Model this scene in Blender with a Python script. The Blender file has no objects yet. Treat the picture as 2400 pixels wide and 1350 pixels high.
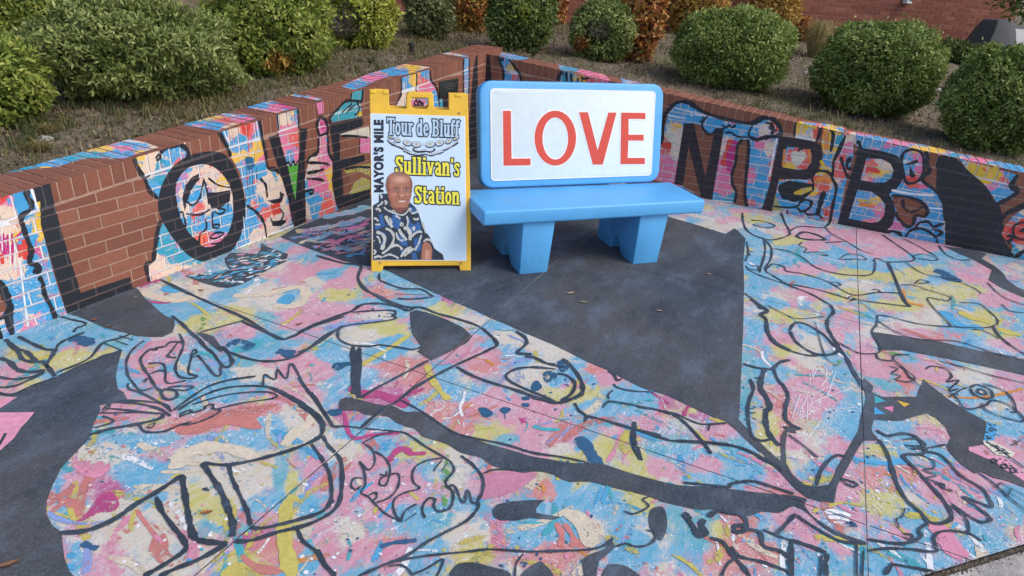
import bpy, math, random
import numpy as np
from mathutils import Vector, Matrix
from mathutils.geometry import tessellate_polygon

random.seed(7)
RNG = np.random.default_rng(7)
SC = bpy.context.scene
COL = SC.collection

# ------------------------------------------------------------------ camera
F_PX, PITCH, ROLL, CAM_H = 1516.77, 0.439685, 0.077385, 1.65839   # focal length in px of a 2400 px wide frame
_cp, _sp, _cr, _sr = math.cos(PITCH), math.sin(PITCH), math.cos(ROLL), math.sin(ROLL)
FWD = Vector((0, _cp, -_sp)); _U = Vector((0, _sp, _cp)); _X = Vector((1, 0, 0))
RIGHT = _X * _cr + _U * _sr
UP = _U * _cr - _X * _sr
EYE = Vector((0, 0, CAM_H))
cam_data = bpy.data.cameras.new('camera')
cam_data.sensor_width = 36.0
cam_data.lens = 36.0 * F_PX / 2400.0
cam_data.clip_start = 0.05
cam_data.clip_end = 2000
cam = bpy.data.objects.new('camera', cam_data); COL.objects.link(cam)
cam.matrix_world = Matrix(((RIGHT.x, UP.x, -FWD.x, EYE.x), (RIGHT.y, UP.y, -FWD.y, EYE.y),
                           (RIGHT.z, UP.z, -FWD.z, EYE.z), (0, 0, 0, 1)))
SC.camera = cam

# ------------------------------------------------------------------ light: open shade under a bright soft sky
SUN_EL, SUN_AZ = math.radians(48), math.radians(115)      # azimuth clockwise from +y: from the right and a little behind the camera
world = bpy.data.worlds.new('World'); SC.world = world
world.use_nodes = True
wn = world.node_tree
wn.nodes.clear()
w_out = wn.nodes.new('ShaderNodeOutputWorld'); w_bg = wn.nodes.new('ShaderNodeBackground'); w_sky = wn.nodes.new('ShaderNodeTexSky')
w_sky.sky_type = 'NISHITA'; w_sky.sun_disc = False
w_sky.sun_elevation = SUN_EL; w_sky.sun_rotation = SUN_AZ
w_sky.dust_density = 3.0; w_sky.air_density = 1.0; w_sky.ozone_density = 1.0
w_bg.inputs['Strength'].default_value = 0.15
wn.links.new(w_sky.outputs[0], w_bg.inputs[0]); wn.links.new(w_bg.outputs[0], w_out.inputs[0])
sun_data = bpy.data.lights.new('sun', 'SUN'); sun_data.energy = 0.75; sun_data.angle = math.radians(22); sun_data.color = (1.0, 0.97, 0.93)
sun = bpy.data.objects.new('sun', sun_data); COL.objects.link(sun)
_sd = Vector((math.sin(SUN_AZ) * math.cos(SUN_EL), math.cos(SUN_AZ) * math.cos(SUN_EL), math.sin(SUN_EL)))
sun.rotation_euler = (-_sd).to_track_quat('-Z', 'Y').to_euler()
SC.view_settings.view_transform = 'Standard'; SC.view_settings.look = 'None'
SC.view_settings.exposure = 0.50; SC.view_settings.gamma = 1.0
SC.view_settings.use_curve_mapping = False

# ------------------------------------------------------------------ measuring the place from the photograph
def ray(x, y):
    return FWD * F_PX + RIGHT * (x - 1200) - UP * (y - 675)
def ground(x, y, z=0.0):
    r = ray(x, y); t = (z - EYE.z) / r.z
    return EYE + r * t
def project_np(P):
    d = P - np.array(EYE)
    w = d @ np.array(FWD)
    return 1200 + F_PX * (d @ np.array(RIGHT)) / w, 675 - F_PX * (d @ np.array(UP)) / w
def project(p):
    d = Vector(p) - EYE; w = d.dot(FWD)
    return 1200 + F_PX * d.dot(RIGHT) / w, 675 - F_PX * d.dot(UP) / w
def on_plane(x, y, o, n):
    r = ray(x, y); t = (o - EYE).dot(n) / r.dot(n)
    return EYE + r * t
def pts(txt, ox=0, oy=0, sc=1.0):
    out = []
    for w in txt.replace('(', ' ').replace(')', ' ').split():
        a, b = w.split(','); out.append((ox + float(a) / sc, oy + float(b) / sc))
    return out

# ------------------------------------------------------------------ objects
def tag(o, label=None, cat=None, group=None, kind=None):
    if label: o['label'] = label
    if cat: o['category'] = cat
    if group: o['group'] = group
    if kind: o['kind'] = kind
    return o
def empty(name, loc=(0, 0, 0), rotz=0.0, label=None, cat=None, group=None, kind=None):
    o = bpy.data.objects.new(name, None); o.empty_display_size = 0.1
    o.location = loc; o.rotation_euler = (0, 0, rotz); COL.objects.link(o)
    return tag(o, label, cat, group, kind)
def link(name, me, parent=None):
    o = bpy.data.objects.new(name, me); COL.objects.link(o)
    if parent is not None: o.parent = parent
    return o
class MB:
    """collects faces; build() links them as ONE mesh object"""
    def __init__(self): self.v = []; self.f = []; self.m = []
    def face(self, ps, mat=0):
        n = len(self.v); self.v.extend([tuple(p) for p in ps]); self.f.append(tuple(range(n, n + len(ps)))); self.m.append(mat)
    def solid(self, vs, fs, mat=0):
        n = len(self.v); self.v.extend([tuple(p) for p in vs])
        for f in fs: self.f.append(tuple(i + n for i in f)); self.m.append(mat)
    def prism(self, poly, axis, d0, d1, mat=0):
        """poly: 2D points CCW; axis 'y': (x,z) plane extruded along y from d0 (front) to d1 ; axis 'z': (x,y) plane"""
        n = len(poly)
        if axis == 'y': vs = [(a, d0, b) for a, b in poly] + [(a, d1, b) for a, b in poly]
        elif axis == 'z': vs = [(a, b, d1) for a, b in poly] + [(a, b, d0) for a, b in poly]
        else: vs = [(d1, a, b) for a, b in poly] + [(d0, a, b) for a, b in poly]
        fs = [tuple(range(n)), tuple(range(2 * n - 1, n - 1, -1))] + [(i, i + n, (i + 1) % n + n, (i + 1) % n) for i in range(n)]
        self.solid(vs, fs, mat)
    def box(self, lo, hi, mat=0):
        x0, y0, z0 = lo; x1, y1, z1 = hi
        self.solid([(x0, y0, z0), (x1, y0, z0), (x1, y1, z0), (x0, y1, z0), (x0, y0, z1), (x1, y0, z1), (x1, y1, z1), (x0, y1, z1)],
                   [(0, 3, 2, 1), (4, 5, 6, 7), (0, 1, 5, 4), (1, 2, 6, 5), (2, 3, 7, 6), (3, 0, 4, 7)], mat)
    def tube(self, path, rads, n=8, mat=0):
        rings = []; base = len(self.v)
        for i, p in enumerate(path):
            p = Vector(p)
            d = (Vector(path[min(i + 1, len(path) - 1)]) - Vector(path[max(i - 1, 0)])).normalized()
            a = d.cross(Vector((0.31, 0.17, 0.93)) if abs(d.z) < .9 else Vector((1, 0, 0))).normalized(); b = d.cross(a)
            r = rads[i] if isinstance(rads, (list, tuple)) else rads
            for k in range(n):
                t = 2 * math.pi * k / n
                self.v.append(tuple(p + a * (r * math.cos(t)) + b * (r * math.sin(t))))
        for i in range(len(path) - 1):
            for k in range(n):
                q = base + i * n; k2 = (k + 1) % n
                self.f.append((q + k, q + k2, q + n + k2, q + n + k)); self.m.append(mat)
        self.f.append(tuple(base + k for k in range(n))[::-1]); self.m.append(mat)
        e = base + (len(path) - 1) * n
        self.f.append(tuple(e + k for k in range(n))); self.m.append(mat)
    def build(self, name, mats, parent=None, smooth=False, dabs=None, mw=None, fix=False):
        me = bpy.data.meshes.new(name); me.from_pydata(self.v, [], self.f)
        if not isinstance(mats, (list, tuple)): mats = [mats]
        for m in mats: me.materials.append(m)
        if self.f:
            me.polygons.foreach_set('material_index', self.m)
            if smooth: me.polygons.foreach_set('use_smooth', [True] * len(self.f))
        if dabs is not None and self.v: paint_weights(me, mw, dabs)
        me.update()
        if fix:
            import bmesh
            bm = bmesh.new(); bm.from_mesh(me); bmesh.ops.remove_doubles(bm, verts=bm.verts, dist=1e-5)
            bmesh.ops.recalc_face_normals(bm, faces=bm.faces); bm.to_mesh(me); bm.free()
        return link(name, me, parent)
def bevel(o, w, seg=2, ang=40):
    md = o.modifiers.new('bevel', 'BEVEL'); md.width = w; md.segments = seg; md.limit_method = 'ANGLE'; md.angle_limit = math.radians(ang)
    for p in o.data.polygons: p.use_smooth = True
    return o

# clipping a convex polygon (list of 2D points) against half planes a*x+b*y<=c
def clip_half(poly, a, b, c):
    out = []; n = len(poly)
    for i in range(n):
        p = poly[i]; q = poly[(i + 1) % n]
        dp = a * p[0] + b * p[1] - c; dq = a * q[0] + b * q[1] - c
        if dp <= 0: out.append(p)
        if (dp < 0 < dq) or (dq < 0 < dp):
            t = dp / (dp - dq); out.append((p[0] + (q[0] - p[0]) * t, p[1] + (q[1] - p[1]) * t))
    return out
def clip_rect(poly, x0, y0, x1, y1):
    for a, b, c in ((-1, 0, -x0), (1, 0, x1), (0, -1, -y0), (0, 1, y1)):
        poly = clip_half(poly, a, b, c)
        if len(poly) < 3: return []
    return poly
def clip_poly(poly, cell):
    n = len(cell)
    for i in range(n):
        p = cell[i]; q = cell[(i + 1) % n]
        a, b = q[1] - p[1], p[0] - q[0]
        poly = clip_half(poly, a, b, a * p[0] + b * p[1])
        if len(poly) < 3: return []
    return poly
def area2(poly):
    return .5 * sum(poly[i][0] * poly[(i + 1) % len(poly)][1] - poly[(i + 1) % len(poly)][0] * poly[i][1] for i in range(len(poly)))
def ccw(poly): return poly if area2(poly) > 0 else poly[::-1]
def smooth_line(p, k=4):
    if len(p) < 3: return p
    out = []; n = len(p)
    for i in range(n - 1):
        a, b, c, d = p[max(i - 1, 0)], p[i], p[i + 1], p[min(i + 2, n - 1)]
        for j in range(k):
            t = j / k; t2, t3 = t * t, t * t * t
            out.append(tuple(.5 * (2 * b[m] + (c[m] - a[m]) * t + (2 * a[m] - 5 * b[m] + 4 * c[m] - d[m]) * t2 + (3 * b[m] - a[m] - 3 * c[m] + d[m]) * t3) for m in (0, 1)))
    out.append(p[-1]); return out
def smooth_ring(p, k=3):
    n = len(p); out = []
    for i in range(n):
        a, b, c, d = p[i - 1], p[i], p[(i + 1) % n], p[(i + 2) % n]
        for j in range(k):
            t = j / k; t2, t3 = t * t, t * t * t
            out.append(tuple(.5 * (2 * b[m] + (c[m] - a[m]) * t + (2 * a[m] - 5 * b[m] + 4 * c[m] - d[m]) * t2 + (3 * b[m] - a[m] - 3 * c[m] + d[m]) * t3) for m in (0, 1)))
    return out
def tris(poly):
    poly = ccw(poly)
    t = tessellate_polygon([[Vector((p[0], p[1], 0)) for p in poly]])
    return [ccw([poly[i] for i in tri]) for tri in t if abs(area2([poly[i] for i in tri])) > 1e-9]
def ribbon(line, w, rnd=random):
    """mitred strip of quads along a 2D polyline; width wobbles like a brush line"""
    n = len(line); L = []; R = []; jj = 0.0
    ph = rnd.random() * 6
    for i in range(n):
        a = line[max(i - 1, 0)]; b = line[min(i + 1, n - 1)]
        dx, dy = b[0] - a[0], b[1] - a[1]; l = math.hypot(dx, dy) or 1e-6
        ww = w * .5 * (1 + .16 * math.sin(i * .9 + ph) + .10 * math.sin(i * 2.3 + ph * 2))
        jj = .55 * jj + rnd.uniform(-.16, .16); ww *= 1 + jj
        if i == 0 or i == n - 1: ww *= .6
        L.append((line[i][0] - dy / l * ww, line[i][1] + dx / l * ww)); R.append((line[i][0] + dy / l * ww, line[i][1] - dx / l * ww))
    q = []
    for i in range(n - 1):
        f = ccw([R[i], R[i + 1], L[i + 1], L[i]])
        if abs(area2(f)) > 1e-9: q.append(f)
    return q

# ------------------------------------------------------------------ materials
def new_mat(name):
    m = bpy.data.materials.new(name); m.use_nodes = True
    nt = m.node_tree; nt.nodes.clear()
    out = nt.nodes.new('ShaderNodeOutputMaterial'); b = nt.nodes.new('ShaderNodeBsdfPrincipled')
    nt.links.new(b.outputs[0], out.inputs[0])
    return m, nt, b
class NT:
    def __init__(self, nt): self.nt = nt
    def n(self, t, **kw):
        nd = self.nt.nodes.new(t)
        for k, v in kw.items(): setattr(nd, k, v)
        return nd
    def set(self, sock, v):
        if hasattr(v, 'links') or isinstance(v, bpy.types.NodeSocket): self.nt.links.new(v, sock)
        else: sock.default_value = v
    def math(self, op, a, b=None, c=None):
        nd = self.n('ShaderNodeMath', operation=op)
        self.set(nd.inputs[0], a)
        if b is not None: self.set(nd.inputs[1], b)
        if c is not None: self.set(nd.inputs[2], c)
        return nd.outputs[0]
    def mix(self, fac, a, b, mode='MIX'):
        nd = self.n('ShaderNodeMix', data_type='RGBA', blend_type=mode)
        self.set(nd.inputs['Factor'], fac)
        self.set(nd.inputs[6], a if not isinstance(a, tuple) else (*a[:3], 1)); self.set(nd.inputs[7], b if not isinstance(b, tuple) else (*b[:3], 1))
        return nd.outputs[2]
    def noise(self, vec, scale, detail=4, rough=.55, dist=0.0, color=False):
        nd = self.n('ShaderNodeTexNoise'); self.set(nd.inputs['Vector'], vec)
        nd.inputs['Scale'].default_value = scale; nd.inputs['Detail'].default_value = detail
        nd.inputs['Roughness'].default_value = rough; nd.inputs['Distortion'].default_value = dist
        return nd.outputs['Color'] if color else nd.outputs['Fac']
    def ramp(self, v, a, b, lo=0.0, hi=1.0):
        nd = self.n('ShaderNodeMapRange'); self.set(nd.inputs[0], v)
        nd.inputs[1].default_value = a; nd.inputs[2].default_value = b; nd.inputs[3].default_value = lo; nd.inputs[4].default_value = hi
        return nd.outputs[0]
    def coord(self, what='Object'): return self.n('ShaderNodeTexCoord').outputs[what]
    def mapping(self, vec, scale=(1, 1, 1), loc=(0, 0, 0), rot=(0, 0, 0)):
        nd = self.n('ShaderNodeMapping'); self.set(nd.inputs['Vector'], vec)
        nd.inputs['Scale'].default_value = scale; nd.inputs['Location'].default_value = loc; nd.inputs['Rotation'].default_value = rot
        return nd.outputs[0]
    def bump(self, h, strength=.3, dist=.002):
        nd = self.n('ShaderNodeBump'); self.set(nd.inputs['Height'], h)
        nd.inputs['Strength'].default_value = strength; nd.inputs['Distance'].default_value = dist
        return nd.outputs[0]
    def voro(self, vec, scale, rnd=1.0):
        nd = self.n('ShaderNodeTexVoronoi'); self.set(nd.inputs['Vector'], vec)
        nd.inputs['Scale'].default_value = scale; nd.inputs['Randomness'].default_value = rnd
        return nd.outputs['Distance'], nd.outputs['Color']

def plain(name, col, rough=.6, var=.12, scale=30, bump=0.0, spec=.5, metal=0.0, wear=None):
    m, nt, b = new_mat(name); t = NT(nt); co = t.coord()
    n = t.noise(co, scale, 5); n2 = t.noise(co, scale * .13, 3)
    c = t.mix(t.ramp(n, .3, .7), tuple(x * (1 - var) for x in col), tuple(min(1, x * (1 + var)) for x in col))
    c = t.mix(t.ramp(n2, .35, .65, 0, .35), c, tuple(x * (1 - 1.2 * var) for x in col))
    if wear:
        wn_ = t.noise(co, scale * .9, 8, .7)
        c = t.mix(t.ramp(wn_, .62, .70, 0, .55), c, wear)
    nt.links.new(c, b.inputs['Base Color'])
    b.inputs['Roughness'].default_value = rough; b.inputs['Specular IOR Level'].default_value = spec; b.inputs['Metallic'].default_value = metal
    nt.links.new(t.ramp(n, .2, .8, rough - .08, min(1, rough + .08)), b.inputs['Roughness'])
    if bump: nt.links.new(t.bump(n, bump, .002), b.inputs['Normal'])
    return m

PAL = [(.055, .34, .53), (.58, .225, .31), (.50, .45, .085), (.58, .52, .42), (.56, .155, .14), (.045, .33, .42), (.42, .05, .20), (.80, .82, .84)]
#        B blue            P pink           Y yellow         C cream         R coral          T teal           M magenta        W white splatter
PALW = [(.030, .32, .62), (.74, .17, .32), (.80, .48, .030), (.76, .58, .45), (.74, .10, .070), (.015, .31, .46), (.56, .02, .20), (.80, .82, .84)]
KEYS = 'BPYCRTMW'
def paint_weights(me, mw, dabs):
    n = len(me.vertices); co = np.empty(n * 3); me.vertices.foreach_get('co', co); co = co.reshape(-1, 3)
    M = np.array(mw); P = co @ M[:3, :3].T + M[:3, 3]
    x, y = project_np(P)
    W = np.full((8, n), .0)
    W[0] = .26; W[1] = .15; W[2] = .09; W[3] = .17; W[4] = .03; W[5] = .09; W[6] = -.05; W[7] = .0
    for (cx, cy, rx, ry, k, s) in dabs:
        q = ((x - cx) / rx) ** 2 + ((y - cy) / ry) ** 2
        near = q < 6
        if not near.any(): continue
        g = s * np.exp(-q[near] * .9)
        for ch in k:
            i = KEYS.index(ch); W[i][near] = np.maximum(W[i][near], g + .05)
    for nm, rows in (('wa', W[:4]), ('wb', W[4:])):
        at = me.attributes.new(nm, 'FLOAT_COLOR', 'POINT')
        at.data.foreach_set('color', np.clip(rows.T + .2, 0, 2).astype(np.float32).ravel())
def mural_mat(name, scale=(1, 1, 1), freq=2.6, amp=2.3, speck=1.0, joint=0.0, veil=0.0, seed=0.0, soft=.12, pal=PAL, streak=(1, 1, 1), over=.8, ofreq=6.0, grain=1.0, bfreq=1.6, pale=.34, dirs=((1, 4.5, 3), (4, 1, 3), (2.2, 3, 1))):
    """painterly patches: paint colours compete per point (weights + brushy noise), dry-brush strokes, splatter and wear on top"""
    m, nt, b = new_mat(name); t = NT(nt); co = t.coord()
    warp = t.noise(t.mapping(co, streak), 7, 4, .65, color=True)
    wv = t.n('ShaderNodeVectorMath', operation='SCALE'); nt.links.new(warp, wv.inputs[0]); wv.inputs['Scale'].default_value = .16
    av = t.n('ShaderNodeVectorMath', operation='ADD'); nt.links.new(t.mapping(co, scale, (seed, seed * .7, seed * 1.3)), av.inputs[0]); nt.links.new(wv.outputs[0], av.inputs[1])
    v = av.outputs[0]
    wa = t.n('ShaderNodeAttribute', attribute_name='wa'); wb = t.n('ShaderNodeAttribute', attribute_name='wb')
    sa = t.n('ShaderNodeSeparateColor'); sb = t.n('ShaderNodeSeparateColor')
    nt.links.new(wa.outputs['Color'], sa.inputs[0]); nt.links.new(wb.outputs['Color'], sb.inputs[0])
    ws = [sa.outputs[0], sa.outputs[1], sa.outputs[2], wa.outputs['Alpha'], sb.outputs[0], sb.outputs[1], sb.outputs[2]]
    ns = []
    for i in range(3):
        c = t.noise(t.mapping(v, dirs[i] if i else (1, 1.6, 1), (i * 7.3, i * 3.1, i * 5.7)), freq * (1.0, .55, .8)[i], 9, .68, .6, color=True)
        sp = t.n('ShaderNodeSeparateColor'); nt.links.new(c, sp.inputs[0]); ns += [sp.outputs[0], sp.outputs[1], sp.outputs[2]]
    best = col = None
    fine = t.noise(co, 60, 3, .7)
    for i in range(7):
        s = t.math('MULTIPLY_ADD', t.math('SUBTRACT', ns[i], .5), amp, ws[i])
        if best is None: best, col = s, (*pal[0], 1)
        else:
            f = t.ramp(t.math('ADD', t.math('SUBTRACT', s, best), t.math('MULTIPLY', t.math('SUBTRACT', fine, .5), .45)), -soft * .5, soft)
            col = t.mix(f, col, (*pal[i], 1)); best = t.math('MAXIMUM', best, s)
    # tonal change inside each patch, then dry-brush strokes of the other colours
    br = t.noise(t.mapping(v, (3.0, 11.0, 11.0), (2, 5, 1)), 3.2, 6, .7)
    col = t.mix(t.ramp(br, .42, .70, 0, pale), col, (.70, .68, .70))
    hair = t.noise(t.mapping(v, (9, 60, 60), (1, 2, 3)), 1.4, 3, .6); hair2 = t.noise(t.mapping(v, (60, 9, 9), (3, 1, 2)), 1.4, 3, .6)
    strokes = (((.62, .67, .74), .60 + .05 * (grain < 1), 0), ((.05, .13, .30), .64, 1), (pal[4], .60, 2), (pal[0], .585, 1), (pal[1], .585, 2), (pal[2], .60, 0), (pal[3], .585, 0), ((.10, .24, .42), .62, 2), (pal[6], .655, 1))
    busy = t.ramp(t.noise(t.mapping(co, loc=(8, 1, 4)), bfreq, 4, .6), .40, .60, .12, 1.0)
    for k, (cc, th, dd) in enumerate(strokes):
        nn = t.noise(t.mapping(v, dirs[dd], (k * 3.3 + 1, k * 5.1, k * 2.7)), ofreq * (.7 + .13 * k), 7, .70, .3)
        nn = t.math('ADD', nn, t.math('MULTIPLY', t.math('SUBTRACT', hair if k % 2 else hair2, .5), .11))
        col = t.mix(t.math('MULTIPLY', t.ramp(nn, th, th + .06, 0, over), busy), col, (*cc, 1))
    if speck:
        d1 = t.ramp(t.noise(co, 2.3, 4, .6), .48, .66); d2 = t.ramp(t.noise(t.mapping(co, loc=(5, 3, 1)), 2.0, 4, .6), .50, .66); wsp = t.ramp(wb.outputs['Alpha'], .25, .85)
        for k, (scl, thr, cc, dens) in enumerate(((46, .30, (.80, .81, .82), .55), (120, .42, (.80, .81, .82), .75), (60, .32, (.03, .05, .10), .5), (130, .40, (.02, .035, .08), .6), (26, .20, (.03, .13, .28), .35), (75, .34, pal[1], .5), (60, .30, pal[0], .5))):
            d, cl = t.voro(t.mapping(v, (1, 1, 1), (k * 3.7, k, k)), scl)
            ss = t.n('ShaderNodeSeparateColor'); nt.links.new(cl, ss.inputs[0])
            mk = t.math('MAXIMUM', d1, wsp) if k < 2 else (d2 if k < 5 else d1)
            on = t.math('MULTIPLY', t.math('LESS_THAN', t.math('ADD', d, t.math('MULTIPLY', ss.outputs[1], .22)), thr), t.math('LESS_THAN', ss.outputs[0], t.math('MULTIPLY', mk, dens)))
            col = t.mix(t.math('MULTIPLY', on, .9 * speck), col, (*cc, 1))
    gr = t.noise(co, 210, 4, .75)
    col = t.mix(t.ramp(gr, .52, .70, 0, .42 * grain), col, (.09, .10, .12))
    col = t.mix(t.ramp(gr, .46, .32, 0, .16 * grain), col, (.72, .73, .76))
    w2 = t.noise(co, 5, 7, .72)
    col = t.mix(t.ramp(w2, .56, .74, 0, .34 * grain), col, (.20, .22, .25))
    if veil: col = t.mix(veil, col, (.52, .56, .60))
    if joint: col = t.mix(joint, col, (.80, .82, .85))
    nt.links.new(col, b.inputs['Base Color']); b.inputs['Roughness'].default_value = .72; b.inputs['Specular IOR Level'].default_value = .3
    nt.links.new(t.bump(t.noise(co, 170, 4, .7), .45, .002), b.inputs['Normal'])
    return m
def pavement_mat(name, col, warm=None):
    m, nt, b = new_mat(name); t = NT(nt); co = t.coord()
    n1 = t.noise(co, 1.1, 6, .65); n2 = t.noise(co, 7, 8, .72); n3 = t.noise(co, 190, 3, .75); n4 = t.noise(t.mapping(co, (1, 2.6, 1)), 24, 7, .78); n5 = t.noise(t.mapping(co, (1, 1.8, 1), (3, 7, 0), (0, 0, .6)), 2.4, 7, .7)
    c = t.mix(t.ramp(n1, .32, .68), tuple(x * .74 for x in col), tuple(x * 1.22 for x in col))
    if warm: c = t.mix(t.ramp(t.noise(t.mapping(co, loc=(4, 2, 0)), .8, 3), .42, .60, 0, .8), c, warm)
    c = t.mix(t.ramp(n5, .52, .66, 0, .75), c, tuple(x * 2.0 + .015 for x in col))
    c = t.mix(t.ramp(n5, .48, .34, 0, .75), c, tuple(x * .5 for x in col))
    c = t.mix(t.ramp(n2, .56, .70, 0, .40), c, tuple(min(1, x * 2.0 + .02) for x in col))
    c = t.mix(t.ramp(n4, .57, .70, 0, .60), c, tuple(x * 2.2 + .03 for x in col))
    c = t.mix(t.ramp(n4, .44, .32, 0, .5), c, tuple(x * .5 for x in col))
    c = t.mix(t.ramp(n3, .55, .68, 0, .60), c, tuple(x * 2.6 + .04 for x in col))
    c = t.mix(t.ramp(n3, .44, .30, 0, .6), c, tuple(x * .40 for x in col))
    nt.links.new(c, b.inputs['Base Color']); b.inputs['Specular IOR Level'].default_value = .35
    nt.links.new(t.ramp(n2, .3, .7, .6, .85), b.inputs['Roughness'])
    nt.links.new(t.bump(t.math('ADD', n4, t.math('MULTIPLY', n3, .6)), .6, .003), b.inputs['Normal'])
    return m
def brick_mat(name, c0, c1, c2):
    m, nt, b = new_mat(name); t = NT(nt); co = t.coord()
    rnd = t.n('ShaderNodeObjectInfo').outputs['Random']
    c = t.mix(rnd, c0, c1)
    at = t.n('ShaderNodeAttribute', attribute_name='tint').outputs['Fac']
    c = t.mix(at, c, c2)
    n = t.noise(co, 34, 6, .7); n2 = t.noise(co, 190, 3, .7)
    c = t.mix(t.ramp(n, .35, .65, .0, .45), c, tuple(x * .62 for x in c0))
    c = t.mix(t.ramp(n, .62, .74, 0, .4), c, tuple(min(1, x * 1.5 + .05) for x in c1))
    c = t.mix(t.ramp(n2, .6, .75, 0, .35), c, (.04, .025, .02))
    nt.links.new(c, b.inputs['Base Color']); b.inputs['Roughness'].default_value = .82; b.inputs['Specular IOR Level'].default_value = .25
    nt.links.new(t.bump(t.math('ADD', n, n2), .5, .003), b.inputs['Normal'])
    return m
def leaf_mat(name, cols, rough=.5):
    """colour per leaf from the point attribute 'tint' (0..1)"""
    m, nt, b = new_mat(name); t = NT(nt)
    at = t.n('ShaderNodeAttribute', attribute_name='tint').outputs['Fac']
    r = t.n('ShaderNodeValToRGB'); nt.links.new(at, r.inputs[0])
    el = r.color_ramp.elements
    while len(el) < len(cols): el.new(.5)
    for i, c in enumerate(cols): el[i].position = i / max(1, len(cols) - 1); el[i].color = (*c, 1)
    n = t.noise(t.coord(), 3.0, 3)
    c = t.mix(t.ramp(n, .35, .65, 0, .35), r.outputs[0], tuple(x * .6 for x in cols[0]))
    nt.links.new(c, b.inputs['Base Color']); b.inputs['Roughness'].default_value = rough; b.inputs['Specular IOR Level'].default_value = .35
    tr = t.n('ShaderNodeBsdfTranslucent'); nt.links.new(c, tr.inputs['Color'])
    mx = t.n('ShaderNodeMixShader'); mx.inputs[0].default_value = .22
    nt.links.new(b.outputs[0], mx.inputs[1]); nt.links.new(tr.outputs[0], mx.inputs[2])
    nt.links.new(mx.outputs[0], nt.nodes['Material Output'].inputs[0])
    return m

M_MURAL = mural_mat('mural_ground_paint', freq=3.6, amp=2.7, soft=.22, veil=.10, streak=(1, 2, 1), over=.80, ofreq=2.6, dirs=((1, 5, 3), (4, 1.2, 3), (2.0, 3, 1)))
WD = ((1, 1, 3.2), (3.6, 1, 1), (2, 1, 2.6))
M_MURALW = mural_mat('mural_wall_paint', scale=(1.2, 1, 1), freq=5.2, amp=2.0, speck=.7, seed=3.0, soft=.09, pal=PALW, over=.72, ofreq=4.0, grain=.22, bfreq=3.0, pale=.14, dirs=WD)
M_MURALJ = mural_mat('mural_joint_paint', scale=(1.2, 1, 1), freq=5.2, amp=2.0, speck=0, joint=.80, seed=3.0, soft=.09, pal=PALW, over=.72, ofreq=4.0, grain=.22, bfreq=3.0, pale=.14, dirs=WD)
def dry_brush(name, col, cover=.5, bristle=1.0):
    """worn, bristly paint stroke: bare patches let the paint below show"""
    m, nt, b = new_mat(name); t = NT(nt); co = t.coord()
    n = t.noise(co, 38, 6, .75); n2 = t.noise(co, 140, 3, .7); n3 = t.noise(co, 6, 4, .6)
    c = t.mix(t.ramp(n, .35, .65), tuple(x * .82 for x in col), tuple(min(1, x * 1.15) for x in col))
    nt.links.new(c, b.inputs['Base Color']); b.inputs['Roughness'].default_value = .72; b.inputs['Specular IOR Level'].default_value = .3
    a = t.math('ADD', t.math('ADD', t.math('MULTIPLY', n, .55), t.math('MULTIPLY', n2, .30)), t.math('MULTIPLY', n3, .45))
    tr = t.n('ShaderNodeBsdfTransparent'); mx = t.n('ShaderNodeMixShader')
    nt.links.new(t.ramp(a, .44 + .30 * cover, .50 + .30 * cover), mx.inputs[0]); nt.links.new(tr.outputs[0], mx.inputs[2]); nt.links.new(b.outputs[0], mx.inputs[1])
    nt.links.new(mx.outputs[0], nt.nodes['Material Output'].inputs[0]); return m
# (transparent share grows with the noise: cover .5 leaves roughly a third bare)
M_DARK = pavement_mat('dark_pavement', (.046, .064, .087), warm=(.082, .078, .080))
M_LINE = pavement_mat('charcoal_line_paint', (.034, .051, .074))
M_BLACK = plain('black_wall_paint', (.016, .019, .028), .55, .3, 60, .25)
M_BLACK2 = plain('plum_black_wall_paint', (.030, .020, .030), .55, .3, 60, .25)
M_BLACKJ = plain('black_joint_paint', (.072, .076, .088), .8, .3, 80, .3)
M_BRICK = brick_mat('red_brick', (.255, .098, .062), (.31, .128, .084), (.19, .074, .055))
M_MORTAR = plain('tan_mortar', (.40, .25, .19), .9, .25, 120, .5)
M_CONC = pavement_mat('pale_sidewalk', (.30, .28, .26))
M_JOINT = plain('joint_dirt', (.022, .020, .019), .95, .4, 90, .6)
FLAT = {'pink': plain('pink_paint', (.72, .20, .38), .6, .15, 40), 'green': plain('green_paint', (.10, .42, .05), .6, .25, 40),
        'teal': plain('teal_paint', (.05, .36, .44), .6, .2, 30), 'cream': plain('cream_paint', (.66, .62, .50), .6, .15, 40),
        'brick': M_BRICK, 'olive': plain('olive_paint', (.42, .38, .10), .6, .25, 40), 'red': plain('red_paint', (.66, .06, .045), .6, .2, 40),
        'white': plain('white_paint', (.78, .8, .82), .6, .1, 40), 'orange': plain('orange_paint', (.75, .25, .05), .6, .2, 40),
        'gold': plain('gold_paint', (.70, .46, .04), .6, .2, 40), 'blue': plain('blue_paint', (.06, .36, .66), .6, .2, 40)}
# ------------------------------------------------------------------ the mural: measured shapes (photo pixels -> laid on the pavement and the walls)
CA = (0, 550, 3.0); CB = (0, 900, 3.0); CC = (700, 600, 3.375); CD = (750, 900, 3.0); CE = (1250, 700, 3.375)
CF = (1650, 500, 3.0); CG = (1600, 900, 3.0); CH = (0, 400, 3.0); CM = (1050, 450, 3.2); C1 = (0, 0, 1.0)
W1 = (0, 280, 2.597); W2 = (400, 100, 2.7); W3 = (1500, 180, 3.068); W4 = (1900, 250, 3.376)
Z5 = (1540, 190, 6.75); Z6 = (1800, 260, 6.75); Z7 = (2080, 330, 6.75); Z8 = (1100, 100, 5.217); Z3 = (680, 150, 9.0); Z4 = (880, 100, 7.942); Z2 = (480, 200, 9.0)

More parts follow.
